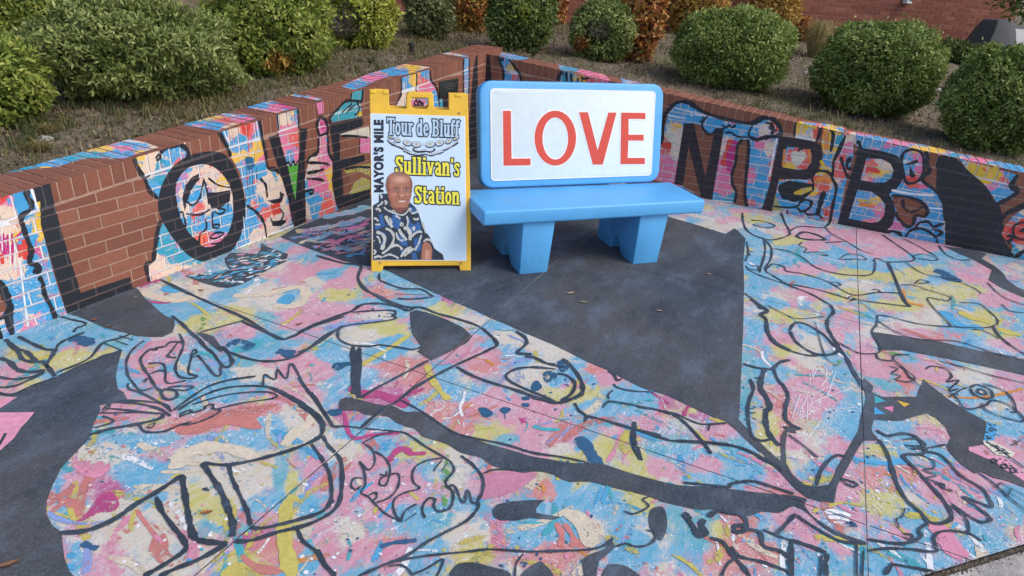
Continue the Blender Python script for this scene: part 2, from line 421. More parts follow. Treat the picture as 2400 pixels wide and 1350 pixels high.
def _d(txt):
    out = []
    for w in txt.split():
        x, y, rx, ry, k = w.split(',')[:5]
        out.append((float(x), float(y), float(rx), float(ry), k, 1.0))
    return out
GROUND_DABS = _d("""
130,775,130,40,B 60,830,70,28,Y 170,850,90,32,Y 230,790,60,26,B 30,872,50,22,P 90,905,70,16,Y 20,905,30,18,P 280,800,30,14,T 200,770,40,14,T 30,985,60,30,P 40,1020,40,40,P
430,590,60,40,C 480,600,50,22,B 440,682,90,26,C 395,675,30,12,B 520,690,60,18,B 430,728,110,26,B 560,705,70,22,C 640,700,70,32,C 680,692,32,16,B 560,742,60,22,Y 470,760,40,14,Y 640,620,70,30,C 480,748,50,18,Y 560,735,34,12,R 622,740,38,12,T
700,640,60,26,P 760,620,50,18,P 720,604,60,18,B 800,662,40,18,P 780,690,50,18,Y 780,645,60,18,B 740,660,50,16,C 690,590,60,22,P 640,585,40,20,B 830,640,30,20,P
700,760,60,28,P 760,735,80,26,P 620,800,60,24,T 580,800,60,20,B 560,780,50,26,P 640,845,60,22,P 700,862,80,26,P 780,835,40,26,B 850,790,60,26,C 900,772,60,20,Y 870,740,60,15,C 920,802,60,20,B 960,860,60,26,R 900,830,50,18,B 820,880,50,26,B 760,870,40,18,P 1000,880,40,18,R 830,720,60,20,P
940,650,40,14,B 900,690,46,14,R 960,712,60,16,B 1030,722,50,18,Y 1052,706,18,12,M 1100,752,50,14,C 1160,762,40,12,B 905,640,30,14,B 950,672,50,12,B
330,850,50,46,P 310,802,40,26,B 380,822,50,26,P 440,862,60,34,B 480,832,40,26,B 400,890,60,26,P 380,952,50,26,P 440,952,60,20,T 300,965,60,20,P 360,985,46,12,Y 520,925,80,18,B 560,915,60,16,T 600,937,60,14,Y 480,985,80,20,R 600,962,70,20,R 540,1000,60,18,P 290,880,30,40,B 280,930,26,30,P
600,880,60,22,C 680,930,60,28,P 700,960,50,28,C 560,850,60,24,T 620,830,40,20,B 660,880,40,20,P
350,1030,120,26,B 450,1000,90,20,R 620,1000,70,30,B 520,1035,150,24,B 700,1010,46,40,C 230,1075,60,30,C 190,1120,40,36,P 300,1100,80,34,B 250,1145,46,42,M 150,1180,28,46,B 200,1205,60,26,C 280,1190,56,34,C 350,1112,60,28,B 470,1070,66,44,C 560,1110,80,60,C 450,1180,46,46,Y 415,1150,34,34,C 375,1150,26,34,B 550,1070,40,22,B 640,1080,30,26,C 655,1095,18,50,T 690,1080,44,34,P 740,1100,36,70,P 700,1185,50,24,B 682,1170,14,120,Y 600,1200,36,36,B 480,1240,36,26,T 560,1240,40,20,T 530,1195,36,26,Y 250,1285,100,50,C 240,1300,90,40,P 330,1260,80,50,C 400,1230,56,46,C 180,1300,26,46,B 420,1310,80,34,C 600,1260,56,36,M 640,1290,70,36,R 560,1320,60,34,Y 770,1260,56,56,P 730,1300,40,40,B 600,1210,60,20,P
840,1010,60,26,B 880,1000,36,22,B 820,965,30,34,M 905,928,56,20,M 990,890,60,32,R 965,952,28,22,B 1040,880,40,24,B 1090,920,60,24,B 1060,965,70,34,R 1080,1000,46,26,R 1150,945,60,26,P 1210,970,80,34,P 1290,1020,100,34,P 1130,1015,46,20,Y 1200,1000,56,16,Y 1000,1045,60,20,Y 905,1052,50,18,B 970,1070,56,18,Y 955,1055,36,12,M 860,1085,60,34,P 805,1060,46,34,C 900,1130,90,50,P 990,1150,56,46,P 1060,1085,26,46,C 1160,1122,90,34,P 1250,1122,36,20,Y 1275,1150,30,26,R 850,1180,80,54,P 815,1245,50,44,C 900,1290,80,46,P 980,1205,46,34,B 1020,1215,60,34,T 1080,1235,46,34,C 1125,1245,34,24,C 1165,1255,34,36,R 1120,1290,46,26,Y 1220,1250,70,44,B 1300,1180,90,50,B 1330,1240,56,46,B 1310,1290,56,36,R 1390,1225,46,44,C 1430,1190,76,50,B 1490,1280,70,46,B 1480,1170,56,30,Y 1300,1320,56,28,R 1000,1315,60,36,B 1360,1090,56,34,Y 1320,1050,56,26,C 1240,1050,56,26,P 1190,1030,50,14,T
1420,1050,80,34,Y 1380,1040,36,26,B 1480,1000,76,34,P 1280,865,60,30,C 1310,885,34,34,B 1340,920,56,24,Y 1330,905,30,20,P 1220,850,76,24,B 1150,850,56,32,R 1120,840,56,26,P 1060,820,56,26,P 1190,800,36,18,C 1240,800,40,18,C 1200,825,30,14,B 1330,820,50,18,C 1392,868,24,16,R 1385,890,18,20,B 1430,885,50,18,P 1490,915,50,16,B 1490,945,56,20,B 1565,945,24,18,M 1600,955,28,14,W 1640,975,50,16,M 1620,965,30,10,Y 1440,990,70,18,T 1550,1025,56,32,T 1600,990,46,16,C 1680,1010,56,26,P 1590,1070,50,24,B 1660,1085,50,22,P 1750,1090,46,34,B 1540,1095,46,26,P 1490,1090,46,30,Y 1720,1040,50,20,T 1830,1115,50,34,P 1790,1160,56,14,P 1650,1130,60,20,B
1775,790,24,50,B 1755,850,18,60,T 1748,930,16,60,T 1800,800,56,24,P 1820,745,56,18,Y 1815,705,36,20,B 1880,842,56,26,C 1900,812,36,16,C 1840,815,26,26,Y 1950,838,46,14,B 1790,860,50,14,B 1850,845,30,20,P 1880,920,66,44,P 1835,960,34,30,R 1800,1010,30,36,Y 1900,975,70,50,W 1920,940,60,40,P 1990,960,36,34,B 1965,1050,56,34,P 1990,1000,36,26,B 1880,1070,56,34,C 1860,1040,40,20,P 1830,1010,36,26,R 1930,1095,46,22,B 1820,1075,30,30,Y
1770,560,46,24,B 1700,528,56,16,C 1700,520,30,10,P 1770,515,40,12,Y 1850,562,34,14,Y 1900,548,56,16,P 2000,556,100,20,P 2120,580,110,24,P 2200,600,76,18,B 2300,640,56,22,P 1950,604,110,14,B 2060,622,90,14,B 1900,632,70,12,P 1990,642,90,12,Y 1850,656,70,12,B 2080,648,70,12,Y 2150,640,60,16,Y 1880,690,66,16,P 1960,690,60,12,Y 2030,672,56,14,C 2205,650,44,22,B 2250,680,56,24,Y 2180,690,70,18,Y 1840,690,50,14,C 1775,650,26,56,B 1930,662,36,14,B 2100,715,70,14,Y 2040,742,50,12,B 2180,742,56,24,C 2245,750,44,34,B 2300,745,46,24,Y 2340,700,50,20,P 2070,770,70,20,C 1985,765,44,34,P 2030,830,26,40,P 2130,780,76,20,P 2200,795,76,20,R 2260,795,50,14,B 2370,805,40,18,P 2350,833,44,12,B 2365,785,40,14,Y 2330,660,40,18,P
2120,872,56,22,R 2090,890,36,30,T 2075,870,36,20,P 2130,900,40,20,R 2200,882,56,26,P 2280,885,70,26,C 2270,905,90,14,B 2300,930,100,12,B 2250,932,80,6,Y 2350,900,44,24,P 2390,940,34,34,P 2300,975,76,16,B 2380,1000,36,26,B 2330,915,40,16,C
2080,1000,56,18,B 2070,1010,30,16,R 2180,1012,44,34,P 2200,985,36,16,Y 2060,1058,56,22,Y 2080,1080,80,12,B 2140,1045,60,22,B 2050,1112,50,34,R 2120,1110,70,34,R 2060,1180,50,34,Y 2130,1170,50,26,C 1985,1150,44,56,P 2030,1215,50,34,P 2180,1150,44,56,P 2260,1110,56,46,P 2215,1085,34,20,B 2280,1180,56,34,P 2330,1180,34,24,B 2380,1190,56,56,B 1960,1210,60,28,W 1900,1195,34,24,P 1850,1225,56,34,P 1800,1235,44,30,B 1880,1260,50,34,P 1920,1310,44,44,B 1970,1285,44,34,P 2160,1215,76,40,B 2220,1260,36,56,P 2290,1255,70,50,B 2080,1255,60,26,P 2100,1315,100,34,B 2210,1310,56,30,B 1720,1235,60,60,R 1690,1250,40,30,Y 1700,1285,70,50,R 1640,1235,44,56,T 1620,1305,56,44,B 1810,1300,46,40,R 1850,1270,40,40,B 2340,1270,70,34,W 2280,1300,90,24,W 2390,1260,50,20,W 2350,1060,60,30,P 2330,1110,40,24,P
""")
WALL_DABS = _d("""
60,470,60,40,B 15,470,30,20,P 20,520,30,30,C 8,540,20,24,W 35,520,14,14,R 70,560,30,20,B 30,590,40,26,M 55,590,14,26,R 30,620,40,40,C 90,540,12,40,Y 80,620,20,40,B 60,680,50,50,B 120,700,30,40,B 100,740,40,14,W 50,640,30,26,C 85,600,12,30,M 40,560,20,10,Y
330,375,16,22,Y 360,370,26,30,C 345,400,20,24,C 400,350,26,14,B 380,395,20,30,T 352,430,12,16,C 365,450,20,20,B 390,560,26,40,T 370,620,30,30,C 430,590,40,30,T 460,640,40,16,C 400,640,40,24,C 375,560,14,20,B
520,360,20,30,B 560,340,26,20,B 580,300,18,14,R 545,370,30,16,Y 600,350,20,24,Y 560,400,20,30,B 590,420,20,16,R 600,400,24,20,B 620,440,20,30,C 570,450,30,30,B 580,520,30,30,B 620,500,20,20,R 640,530,20,30,C 650,470,16,30,C 560,570,30,20,B 540,540,14,40,W 600,560,20,20,C 660,510,12,24,C
485,410,40,20,C 520,420,20,16,Y 530,395,26,16,R 440,470,16,40,C 455,480,12,26,B 465,490,14,20,R 490,480,14,30,C 520,520,22,40,B 530,500,14,20,B 500,560,20,10,P 530,555,16,10,P 480,560,20,16,R 470,520,20,20,B 540,450,10,30,C
670,280,20,20,C 675,300,20,24,P 685,320,20,20,R 670,340,14,14,P 750,330,14,40,P 770,370,30,26,P 730,390,24,30,C 745,430,26,30,P 775,420,12,40,Y 740,470,26,20,B 770,480,20,20,R 720,490,14,20,C 760,300,14,20,M
955,200,26,20,B 990,190,20,14,R 935,220,20,30,C 970,180,10,30,Y 1000,210,20,20,P 1010,240,14,30,B 1000,180,12,20,B 920,190,10,20,B 980,250,30,10,P 880,310,20,20,P 860,400,20,20,Y
1180,150,14,16,B 1195,165,14,14,Y 1190,180,20,14,B 1205,178,8,14,R 1330,180,20,14,T 1360,180,20,14,Y 1390,185,20,10,R 1345,180,8,14,Y
1600,270,50,30,B 1660,300,50,20,B 1720,310,40,18,B 1790,305,20,18,C 1760,310,20,20,B 1580,290,16,20,Y 1575,320,16,30,C 1590,340,18,30,C 1560,345,16,20,R 1555,380,20,20,P 1570,410,30,30,P 1650,310,20,12,B 1815,300,10,14,R
1700,340,14,30,C 1715,360,16,30,R 1720,380,20,20,M 1700,400,20,30,P 1690,440,24,20,P 1710,470,20,14,T 1680,465,16,14,B 1760,360,14,50,B 1790,400,20,60,B 1775,340,20,20,P 1780,450,18,30,B 1805,400,10,60,R 1800,350,14,20,C 1760,410,14,20,P 1770,470,20,10,R
1865,300,24,20,Y 1880,320,20,12,C 1920,310,12,30,R 1920,345,14,20,Y 1950,310,14,20,Y 1960,330,14,26,T 1935,370,16,20,B 1945,350,12,20,Y 1990,300,14,20,R 2000,330,16,20,C 1990,345,20,14,P 1995,380,14,20,B 1970,400,16,24,R 1930,400,14,16,Y 1930,430,30,24,R 1910,440,14,14,Y 1960,430,20,16,C 1955,460,24,20,B 1925,480,24,24,B 1980,450,14,30,B 1860,480,26,20,B 1900,510,20,14,W 1940,490,14,24,R 1950,510,20,10,W 1970,490,10,30,B 2005,420,10,40,B
1870,370,30,20,R 1855,385,14,20,Y 1890,380,20,20,R 1885,355,20,14,R
2020,320,30,16,B 2060,330,30,14,B 2100,350,30,14,B 2090,340,16,10,P 2040,390,16,16,R 2070,385,20,18,C 2060,400,26,16,Y 2050,410,16,16,W 2080,410,16,10,T 2020,470,16,20,B 2050,470,20,12,Y 2040,480,16,12,R 2035,500,26,14,B 2060,490,14,20,P 2040,520,24,10,P
2150,370,18,20,P 2120,370,12,14,B 2130,390,14,12,B 2155,390,12,16,P 2120,400,14,14,B 2145,410,14,14,R 2130,415,14,12,R 2140,435,30,14,R 2165,430,12,14,P 2110,440,16,12,B 2120,455,40,10,B 2160,460,30,20,B 2190,480,20,40,B 2180,510,30,30,B 2160,540,40,24,B 2110,530,26,14,P 2100,545,20,12,B 2200,560,16,20,B 2190,500,10,10,R 2170,480,14,10,P
2260,385,12,10,B 2275,390,14,14,Y 2300,400,18,12,R 2325,405,20,20,Y 2310,420,24,12,Y 2340,400,12,14,P 2370,400,16,20,B 2320,440,26,12,P 2340,445,16,14,B 2325,460,20,12,B 2360,390,20,10,B 2350,420,10,12,R
2370,540,20,26,R 2390,560,20,26,R 2380,500,20,20,B 2400,480,20,20,C 2390,580,16,10,C 2380,590,20,12,T 2390,610,20,12,B 2355,545,14,10,R 2365,510,12,16,T
40,396,70,14,T 130,388,50,10,B 110,392,30,6,Y 185,372,36,12,T 235,350,34,10,Y 290,345,16,6,P 315,338,34,10,B 280,360,34,8,B 210,362,30,8,T 455,280,40,10,T 480,278,26,6,Y 520,285,26,6,R 500,292,30,8,B 575,280,24,6,P 600,245,26,8,B 640,252,26,8,P 670,250,20,8,M 840,200,20,8,B 880,180,30,8,P 920,165,30,8,B 970,160,20,6,Y 1000,155,16,6,C
1330,165,30,8,T 1380,170,40,10,P 1420,180,30,10,P 1460,185,20,8,B 1220,135,24,6,B 2030,315,40,8,P 2100,335,40,6,P 2180,350,40,8,Y 2240,365,20,6,T 2290,375,30,8,P 2340,385,30,8,B
""")

# paved areas left dark (unpainted) -- ground
GROUND_POLYS = [   # (material key, crop, points, smooth)
 ('dark', C1, "657,556 690,536 780,500 870,460 1121,362 1300,392 1400,408 1480,480 1575,511 1640,530 1700,549 1722,536 1729,541 1747,560 1744,590 1742,616 1744,669 1743,700 1742,762 1738,850 1733,967 1731,986 1735,1000 1722,1000 1703,991 1664,975 1620,955 1565,928 1535,919 1501,908 1457,886 1421,867 1380,850 1340,830 1300,810 1250,789 1224,779 1190,762 1153,748 1115,729 1055,704 999,678 960,660 907,634 885,627 842,621 800,611 771,600 723,583", 0),
 ('dark', CG, "300,268 400,258 470,340 540,410 600,470 690,548 690,430 690,370 715,330 735,340 722,440 727,560 770,640 850,712 940,724 1030,712 1080,600 1150,480 1235,330 1258,200 1290,110 1262,-20 1275,-40 1340,20 1330,60 1400,95 1560,92 1645,95 1660,45 1690,-30 1720,-5 1860,105 2000,195 2130,265 2128,330 2110,430 2010,445 2010,470 2120,520 2200,550 2250,600 2330,640 2420,700 2420,740 2300,690 2180,662 2100,622 2050,632 1960,570 1890,500 1850,450 1885,380 1850,310 1780,240 1710,212 1620,235 1540,262 1440,262 1345,252 1325,312 1335,345 1385,400 1270,402 1225,470 1160,590 1085,720 1062,842 960,830 870,800 790,740 700,640 560,500 440,390 370,320", 0),
 ('dark', CF, "1188,838 1230,842 1400,868 1640,902 1800,935 1950,970 2100,1000 2215,1022 2290,1035 2290,1150 2000,1085 1700,1022 1500,985 1400,966 1242,966 1222,922", 0),
 ('dark', CF, "1685,232 1760,243 1860,253 1990,288 1950,320 2040,370 2100,420 2130,470 2200,520 2290,560 2290,610 2170,560 2090,525 2000,470 2025,400 1960,365 1900,330 1780,280", 0),
 ('dark', CA, "485,562 930,362 978,392 1010,440 1040,470 1075,500 1120,540 1160,572 1225,600 1230,640 1215,690 1140,722 1060,722 960,715 870,690 740,660 610,600 540,575", 0),
 ('dark', CB, "395,-45 480,-85 600,-135 720,-200 860,-235 850,-200 830,-130 815,-50 830,40 870,60 900,120 705,145 705,190 660,290 632,385 520,500 430,600 370,720 330,830 328,920 370,1000 435,1047 442,1120 455,1230 490,1320 530,1370 -60,1370 -60,470 0,470 100,385 150,310 245,202 120,205 -60,208 -60,180 0,170 130,95 60,90 0,82 -60,80 0,75 80,75 200,40", 0),
 ('dark', CC, "880,450 930,430 1050,460 1180,510 1300,570 1375,640 1330,690 1200,760 1050,830 1000,800 940,760 972,722 900,620 885,540", 0),
 ('dark', CD, "135,130 180,98 250,108 420,150 520,160 600,200 700,200 800,260 900,310 940,350 1050,380 1200,430 1350,470 1480,510 1650,540 1780,560 1900,560 2000,570 2150,620 2400,690 2560,720 2720,725 2880,742 3030,762 3170,775 3330,790 3420,815 3405,850 3450,920 3530,980 3650,1050 3830,1112 3830,1138 3700,1100 3550,1020 3420,905 3350,870 3310,868 3230,910 3110,900 3020,930 2850,922 2770,885 2670,890 2550,865 2400,830 2300,790 2100,742 1900,692 1750,690 1600,630 1500,620 1420,630 1300,602 1200,572 1130,520 1000,490 900,430 820,402 720,372 670,320 600,302 530,270 470,230 330,222 260,190 150,188", 1),
 ('dark', CD, "1210,892 1250,850 1350,830 1470,822 1585,818 1545,850 1520,882 1520,910 1600,925 1695,940 1640,962 1480,946 1380,965 1260,966 1220,935", 0),
 ('dark', CD, "930,1370 945,1290 1000,1262 1100,1262 1200,1290 1320,1322 1310,1370", 1),
 ('dark', CD, "1395,1370 1440,1312 1500,1275 1552,1248 1620,1310 1650,1370", 0),
 ('dark', CD, "1835,1245 1900,1200 2000,1168 2055,1105 2072,1150 2045,1182 1960,1250 1940,1370 1855,1370", 0),
 ('dark', CD, "1995,1370 2010,1292 2060,1270 2160,1290 2250,1370", 1),
 ('dark', CD, "2318,900 2360,870 2420,880 2440,1000 2400,1105 2345,1065 2312,985", 1),
 ('dark', CH, "1300,742 1450,725 1615,700 1585,650 1580,618 1620,582 1720,582 1805,590 1832,562 1838,508 1885,540 1960,565 2027,590 2010,642 1900,692 1800,752 1700,802 1600,828 1540,822 1420,790", 0),
 ('dark', CA, "1380,690 1440,698 1505,720 1540,770 1572,812 1555,832 1500,790 1440,740", 0),
 ('dark', CG, "700,300 770,302 850,322 790,330 800,352 735,342", 0),
 ('gpink', CB, "-60,205 120,205 245,202 190,270 150,310 100,385 0,475 -60,500", 0),
 ('gpink', CB, "-60,110 0,106 120,96 60,138 0,176 -60,200", 0),
 ('line', CB, "0,405 30,350 55,350 10,430 -30,470", 0),
 ('teal', CG, "1345,85 1430,125 1352,140", 0), ('gold', CG, "1505,120 1595,145 1556,165", 0), ('blue', CG, "1345,165 1425,216 1347,216", 0), ('pink', CG, "1410,170 1480,160 1476,202", 0),
 ('gpink', CG, "2010,445 2060,455 2130,505 2250,520 2420,640 2420,702 2330,642 2250,602 2200,552 2120,522 2010,472", 0), ('blue', CG, "2142,268 2205,290 2188,398 2110,415", 0), ('cream', CG, "2110,402 2180,405 2335,490 2310,522 2200,500 2116,426", 0),
]
# wavy coloured bands on the dark pavement behind the sign board
for _m, _w, _t in (('gmix', 11, "2080,430 2180,420 2300,400 2450,370 2560,330"), ('gmix', 9, "2160,500 2260,470 2330,440 2420,440 2560,400"), ('pink', 6, "2260,510 2330,490 2350,520 2420,480 2560,450"),
                   ('cream', 5, "2110,515 2160,490 2250,480"), ('gmix', 10, "2330,560 2420,540 2480,560 2570,520"), ('blue', 6, "2440,610 2500,590 2570,590"), ('gmix', 12, "2260,330 2380,310 2500,285 2590,250"), ('pink', 7, "2420,420 2500,400 2590,370")):
    GROUND_POLYS.append((_m, CH, _t, -_w))

GROUND_LINES = [   # (width in px, crop, points)
 (9, CA, "1130,320 1400,450 1720,590 1950,730 2050,722 2200,650 2420,578"), (7, CA, "1700,612 1850,680 2000,742"), (7, CA, "1410,690 1720,605"),
 (8, CA, "1590,820 1720,870 1880,895 2050,870 2200,790 2370,670 2420,645"),
 (8, CA, "1210,575 1280,630 1340,690 1400,740 1440,790 1500,840 1560,920 1600,935 1635,900 1600,830 1560,790"), (6, CA, "1390,850 1450,920 1510,990 1550,990 1550,930"),
 (6, CA, "1350,860 1330,930 1330,980 1390,1000 1340,1015 1260,1000 1235,930 1275,830 1290,770 1262,700"), (5, CA, "1390,855 1345,860 1365,812 1385,830 1352,850"),
 (6, CA, "1250,765 1200,830 1180,860 1240,870"), (6, CA, "1280,760 1200,760 1160,790 1100,800 1100,815 1060,810 1030,830 990,880 1010,940 1050,1000 1100,1080 1150,1110"),
 (5, CA, "1040,910 1140,910 1165,960 1165,1030 1200,1050 1310,1030"), (5, CA, "1050,985 1120,960 1155,965"), (5, CA, "1015,750 970,780 920,830 890,900 900,990 940,1050 990,1100 1080,1080"),
 (5, CA, "900,1050 910,1090 1000,1120 1150,1200 1210,1250"), (7, CA, "1130,1100 1150,1150 1200,1165 1245,1140 1230,1100 1145,1092"), (5, CA, "1180,1080 1260,1070 1360,1075 1300,1100 1240,1095"), (4, CA, "1000,1030 1040,1020 1010,1045"),
 (7, CA, "1220,1240 1300,1180 1450,1080 1600,1030 1800,1000"), (7, CA, "1250,1240 1400,1150 1600,1080 1850,1070 1960,1110 2100,1190 2220,1260 2290,1350"),
 (5, CA, "1350,1200 1600,1130 1870,1110 1940,1150 1700,1190 1530,1230"), (5, CA, "1850,1070 1860,990 1900,1010 1940,1020 1950,950 1990,1000 2020,1010 2050,910 2150,1080 2250,1220 2340,1350 2400,1352"),
 (5, CA, "720,1240 780,1190 900,1170 1150,1195 1200,1250"), (5, CA, "720,1260 1000,1255 1140,1262"),
 (6, CA, "1260,1270 1330,1240 1340,1255 1260,1285"), (6, CA, "1340,1260 1430,1235 1450,1210 1500,1200 1500,1230 1550,1240 1500,1280 1380,1330 1280,1345"),
 (8, CA, "130,720 250,780 320,810 380,820 360,870 330,910 350,950 390,1000"), (9, CA, "60,760 130,830 160,880 230,900 300,900 340,940"), (9, CA, "0,870 70,900 120,950 200,970 320,960"),
 (8, CA, "40,740 110,800 190,830 240,880 270,900"), (6, CA, "-20,1000 80,1020 200,1010 320,970"), (6, CA, "-20,1080 100,1070 220,1020 310,980"), (7, CA, "-20,1110 80,1130 250,1060 390,1010"),
 (6, CA, "390,830 420,770 520,720 600,690"), (5, CA, "520,690 540,660 600,640 590,620 500,600 430,580"), (6, CA, "400,975 620,880 720,770 850,730 920,700"), (4, CA, "740,770 860,820"), (4, CA, "790,740 900,780"), (4, CA, "840,715 940,745"), (4, CA, "410,1000 600,910 760,850 840,820"),
 (10, CB, "640,360 780,320 950,290 1120,250 1150,210"), (7, CB, "710,150 780,135 950,140 1120,180 1200,230"), (5, CB, "740,175 900,190 1120,215"), (6, CB, "720,230 800,270 660,315"), (5, CB, "780,135 760,180 700,215"),
 (13, CB, "425,1050 600,1040 800,960 960,850 1080,780 1220,690 1280,655 1290,720 1310,830 1330,950 1360,1070 1420,1110 1600,1130"), (12, CB, "1100,800 1140,900 1220,1010 1290,1100 1305,1170 1200,1250 1100,1310 1010,1360"),
 (12, CB, "1600,1130 1400,1240 1250,1300 1120,1360"), (14, CB, "1425,560 1490,660 1560,770 1610,900 1640,1000 1632,1080"), (11, CB, "1430,560 1580,575 1750,550 1950,500 2100,450 2230,390 2270,330 2250,250 2150,160 2000,70 1900,30"),
 (10, CB, "1610,570 1630,660 1680,770 1740,900 1760,980 1790,1020 1900,1010 2100,960 2270,900 2330,810 2320,650 2270,540 2190,430"), (10, CB, "2270,370 2310,440 2360,490 2400,560 2405,720 2380,850 2300,930 2150,1000 1950,1050 1750,1110 1640,1110"),
 (9, CB, "2090,1020 2130,1110 2220,1180 2270,1260 2360,1360"), (6, CB, "980,290 1020,340 1150,340 1250,300 1350,270"), (4, CB, "1040,300 1090,280 1070,310 1030,310"), (4, CB, "1440,740 1470,755 1430,745 1460,735"),
 (9, CC, "140,0 350,60 490,80 470,180 530,270 650,330 760,380 870,410 940,410"), (6, CC, "640,140 640,190 700,220 820,260 960,265 1040,310 1045,330 900,345 780,340"), (4, CC, "770,270 950,275"), (4, CC, "760,305 1000,312"), (5, CC, "600,310 700,370 850,405"),
 (5, CC, "440,0 500,60 560,70"), (9, CC, "0,610 100,560 250,500 420,440 500,390 620,380 750,395 870,440"), (6, CC, "430,450 550,440 740,435 770,465 740,470 770,495 730,510 600,530 450,545 340,570 310,620 330,670 420,710 560,720 650,710 800,730 900,745 970,725"),
 (4, CC, "690,460 760,462"), (4, CC, "690,487 760,485"), (8, CC, "0,770 90,730 200,640 300,590"), (9, CC, "870,440 960,410 1100,460 1250,500 1400,550 1480,600 1570,700 1500,750 1350,820 1200,890 1050,970 900,1060 800,1140 640,1240 500,1360"),
 (14, CC, "430,720 435,850 440,1000 440,1100"), (13, CC, "480,730 480,900 470,1050 480,1130"), (8, CC, "490,1130 600,1060 750,980 900,900 1030,830"), (10, CC, "1250,880 1350,940 1500,1000 1700,1060 1900,1130 2030,1165"),
 (10, CC, "1720,600 1790,650 1800,700 1730,770 1830,780 1800,800 1870,810 1950,850 2030,865"), (8, CC, "2030,900 1850,885 1720,900 1640,950 1680,1000 1800,1060 1950,1120 2030,1160"), (8, CC, "0,970 80,1080 200,1240 275,1360"), (10, CC, "0,1180 100,1250 170,1320 190,1360"),
 (6, CD, "300,420 400,370 500,345 580,345 650,380 750,450 880,525 930,570 940,620 890,680 890,720 930,760 935,830 900,890 830,900 800,860 810,820 770,810 730,850 720,900 740,950"), (5, CD, "880,525 770,540 680,580 650,640 660,700 700,740 600,770 530,810 515,870 540,940 580,970"),
 (4, CD, "860,540 810,600 805,620"), (4, CD, "900,560 850,620"), (6, CD, "910,750 920,720 950,730 990,820 1020,840 1030,760 1050,770 1070,840 1110,840"), (8, CD, "990,510 1070,570 1130,640 1150,700 1140,770 1110,830 1110,880 1030,970 900,1040 750,1120 650,1190 560,1240 450,1280 270,1360"),
 (7, CD, "540,1250 750,1215 1000,1190 1200,1170 1450,1185 1700,1180 1900,1170 2000,1140 2060,1090"), (6, CD, "2080,1150 2150,1130 2220,1150 2300,1140 2350,1100 2360,1040"), (5, CD, "300,420 370,470 385,560 340,610 280,550 310,620 320,710 290,770 340,800 380,840 450,910 540,960 580,975"),
 (5, CD, "300,670 240,670 220,720 250,750 295,720"), (5, CD, "385,480 450,520 490,580 490,650 460,720 420,710 430,670 480,650 540,635 560,670 540,750 480,810 400,840"), (4, CD, "420,640 460,650 470,620"), (5, CD, "340,790 390,770 400,800 370,830"), (5, CD, "570,970 600,900 680,850"), (5, CD, "600,970 680,915"),
 (9, CD, "-10,1170 40,1280 110,1350"), (6, CD, "1150,635 1220,610 1350,605"), (6, CD, "480,1290 560,1280 620,1310 650,1355"), (6, CD, "640,1350 740,1310 860,1240 850,1300 820,1360"), (5, CD, "1370,1360 1380,1270 1430,1200"),
 (8, CD, "1790,140 1820,190 1870,230 1860,270"), (9, CD, "1870,230 2000,260 2200,320 2400,372"), (7, CD, "570,120 700,190 850,290 950,350 1100,390 1300,430 1500,490 1700,520 1890,560"), (5, CD, "2140,900 2200,920 2280,890 2310,860 2270,820 2310,800"), (5, CD, "80,300 200,305 330,320 480,335 560,345"), (5, CD, "70,280 0,150 -60,60"),
 (11, CE, "230,480 290,530 360,620 390,700 380,760 300,800 200,830 90,810 -10,788"), (8, CE, "190,600 240,605 290,630 330,680 300,760 220,810"), (7, CE, "-10,465 80,510 200,540 240,545"), (7, CE, "590,580 640,610 660,650 700,640"), (5, CE, "635,680 670,710 780,735 950,745"), (5, CE, "630,730 590,770 600,800"),
 (6, CE, "550,870 600,820 750,840 900,870 1100,910 1220,960 1340,1000 1530,990"), (8, CE, "1395,1000 1385,1050"), (9, CE, "1080,1130 1300,1140 1500,1160 1650,1190 1800,1270 1960,1345"), (9, CE, "700,1010 900,1070 1080,1130"), (8, CE, "820,860 1000,890 1150,950 1280,1070 1370,1180 1405,1235"), (12, CE, "800,980 790,1080 810,1180 850,1280"),
 (10, CE, "1720,5 1780,50 1850,100 1800,130 1840,170 1850,260 1900,340 1980,390 2030,412"), (8, CE, "1660,520 1740,545 1830,560 1890,560 1950,510 2030,490"), (12, CE, "1830,560 1800,650 1800,720 1850,800 1870,870 1840,900 1840,1000 1880,1100 1950,1170"), (6, CE, "1750,630 1800,640"),
 (8, CE, "1715,640 1740,720 1710,800 1695,880 1700,970 1730,1090 1800,1130 1870,1120"), (5, CE, "1705,875 1750,875"), (5, CE, "1705,908 1760,910"), (7, CE, "1900,560 1930,640 2000,730 2010,800 1990,870 1990,950 2030,990"),
 (6, CF, "410,175 470,240 470,320 430,400 500,450 600,510 750,570 890,650"), (6, CF, "420,180 430,270 400,380 390,420"), (5, CF, "290,370 330,410 420,450 600,510"), (4, CF, "330,370 380,375 375,405 330,395"), (5, CF, "470,250 600,270 700,320 780,380 900,420 1050,440 1180,430 1205,350"),
 (5, CF, "430,410 480,360 560,380 580,410 700,430 860,480 1000,560 1080,580 1220,560 1380,565"), (5, CF, "600,500 800,540 1000,600 1060,610 1200,630 1450,660"), (8, CF, "1290,345 1330,430 1370,530 1410,620 1450,660"), (4, CF, "890,490 940,490 960,510 905,508"), (4, CF, "1005,605 1030,590 1060,610 1020,622"), (4, CF, "1180,540 1220,540 1240,560"),
 (5, CF, "1205,350 1195,330 1220,320 1290,345 1450,340 1480,320 1450,290 1350,220 1250,150"), (4, CF, "850,100 900,150 1000,200 1100,260 1190,290"), (5, CF, "600,130 680,95 850,100 900,20"), (6, CF, "270,0 275,60 300,120 370,165 480,190 590,160 600,130 570,70 540,0"), (5, CF, "330,50 420,60 500,90 430,105 340,80"), (9, CF, "650,160 700,135 780,150 850,185 780,190 680,180 650,160"),
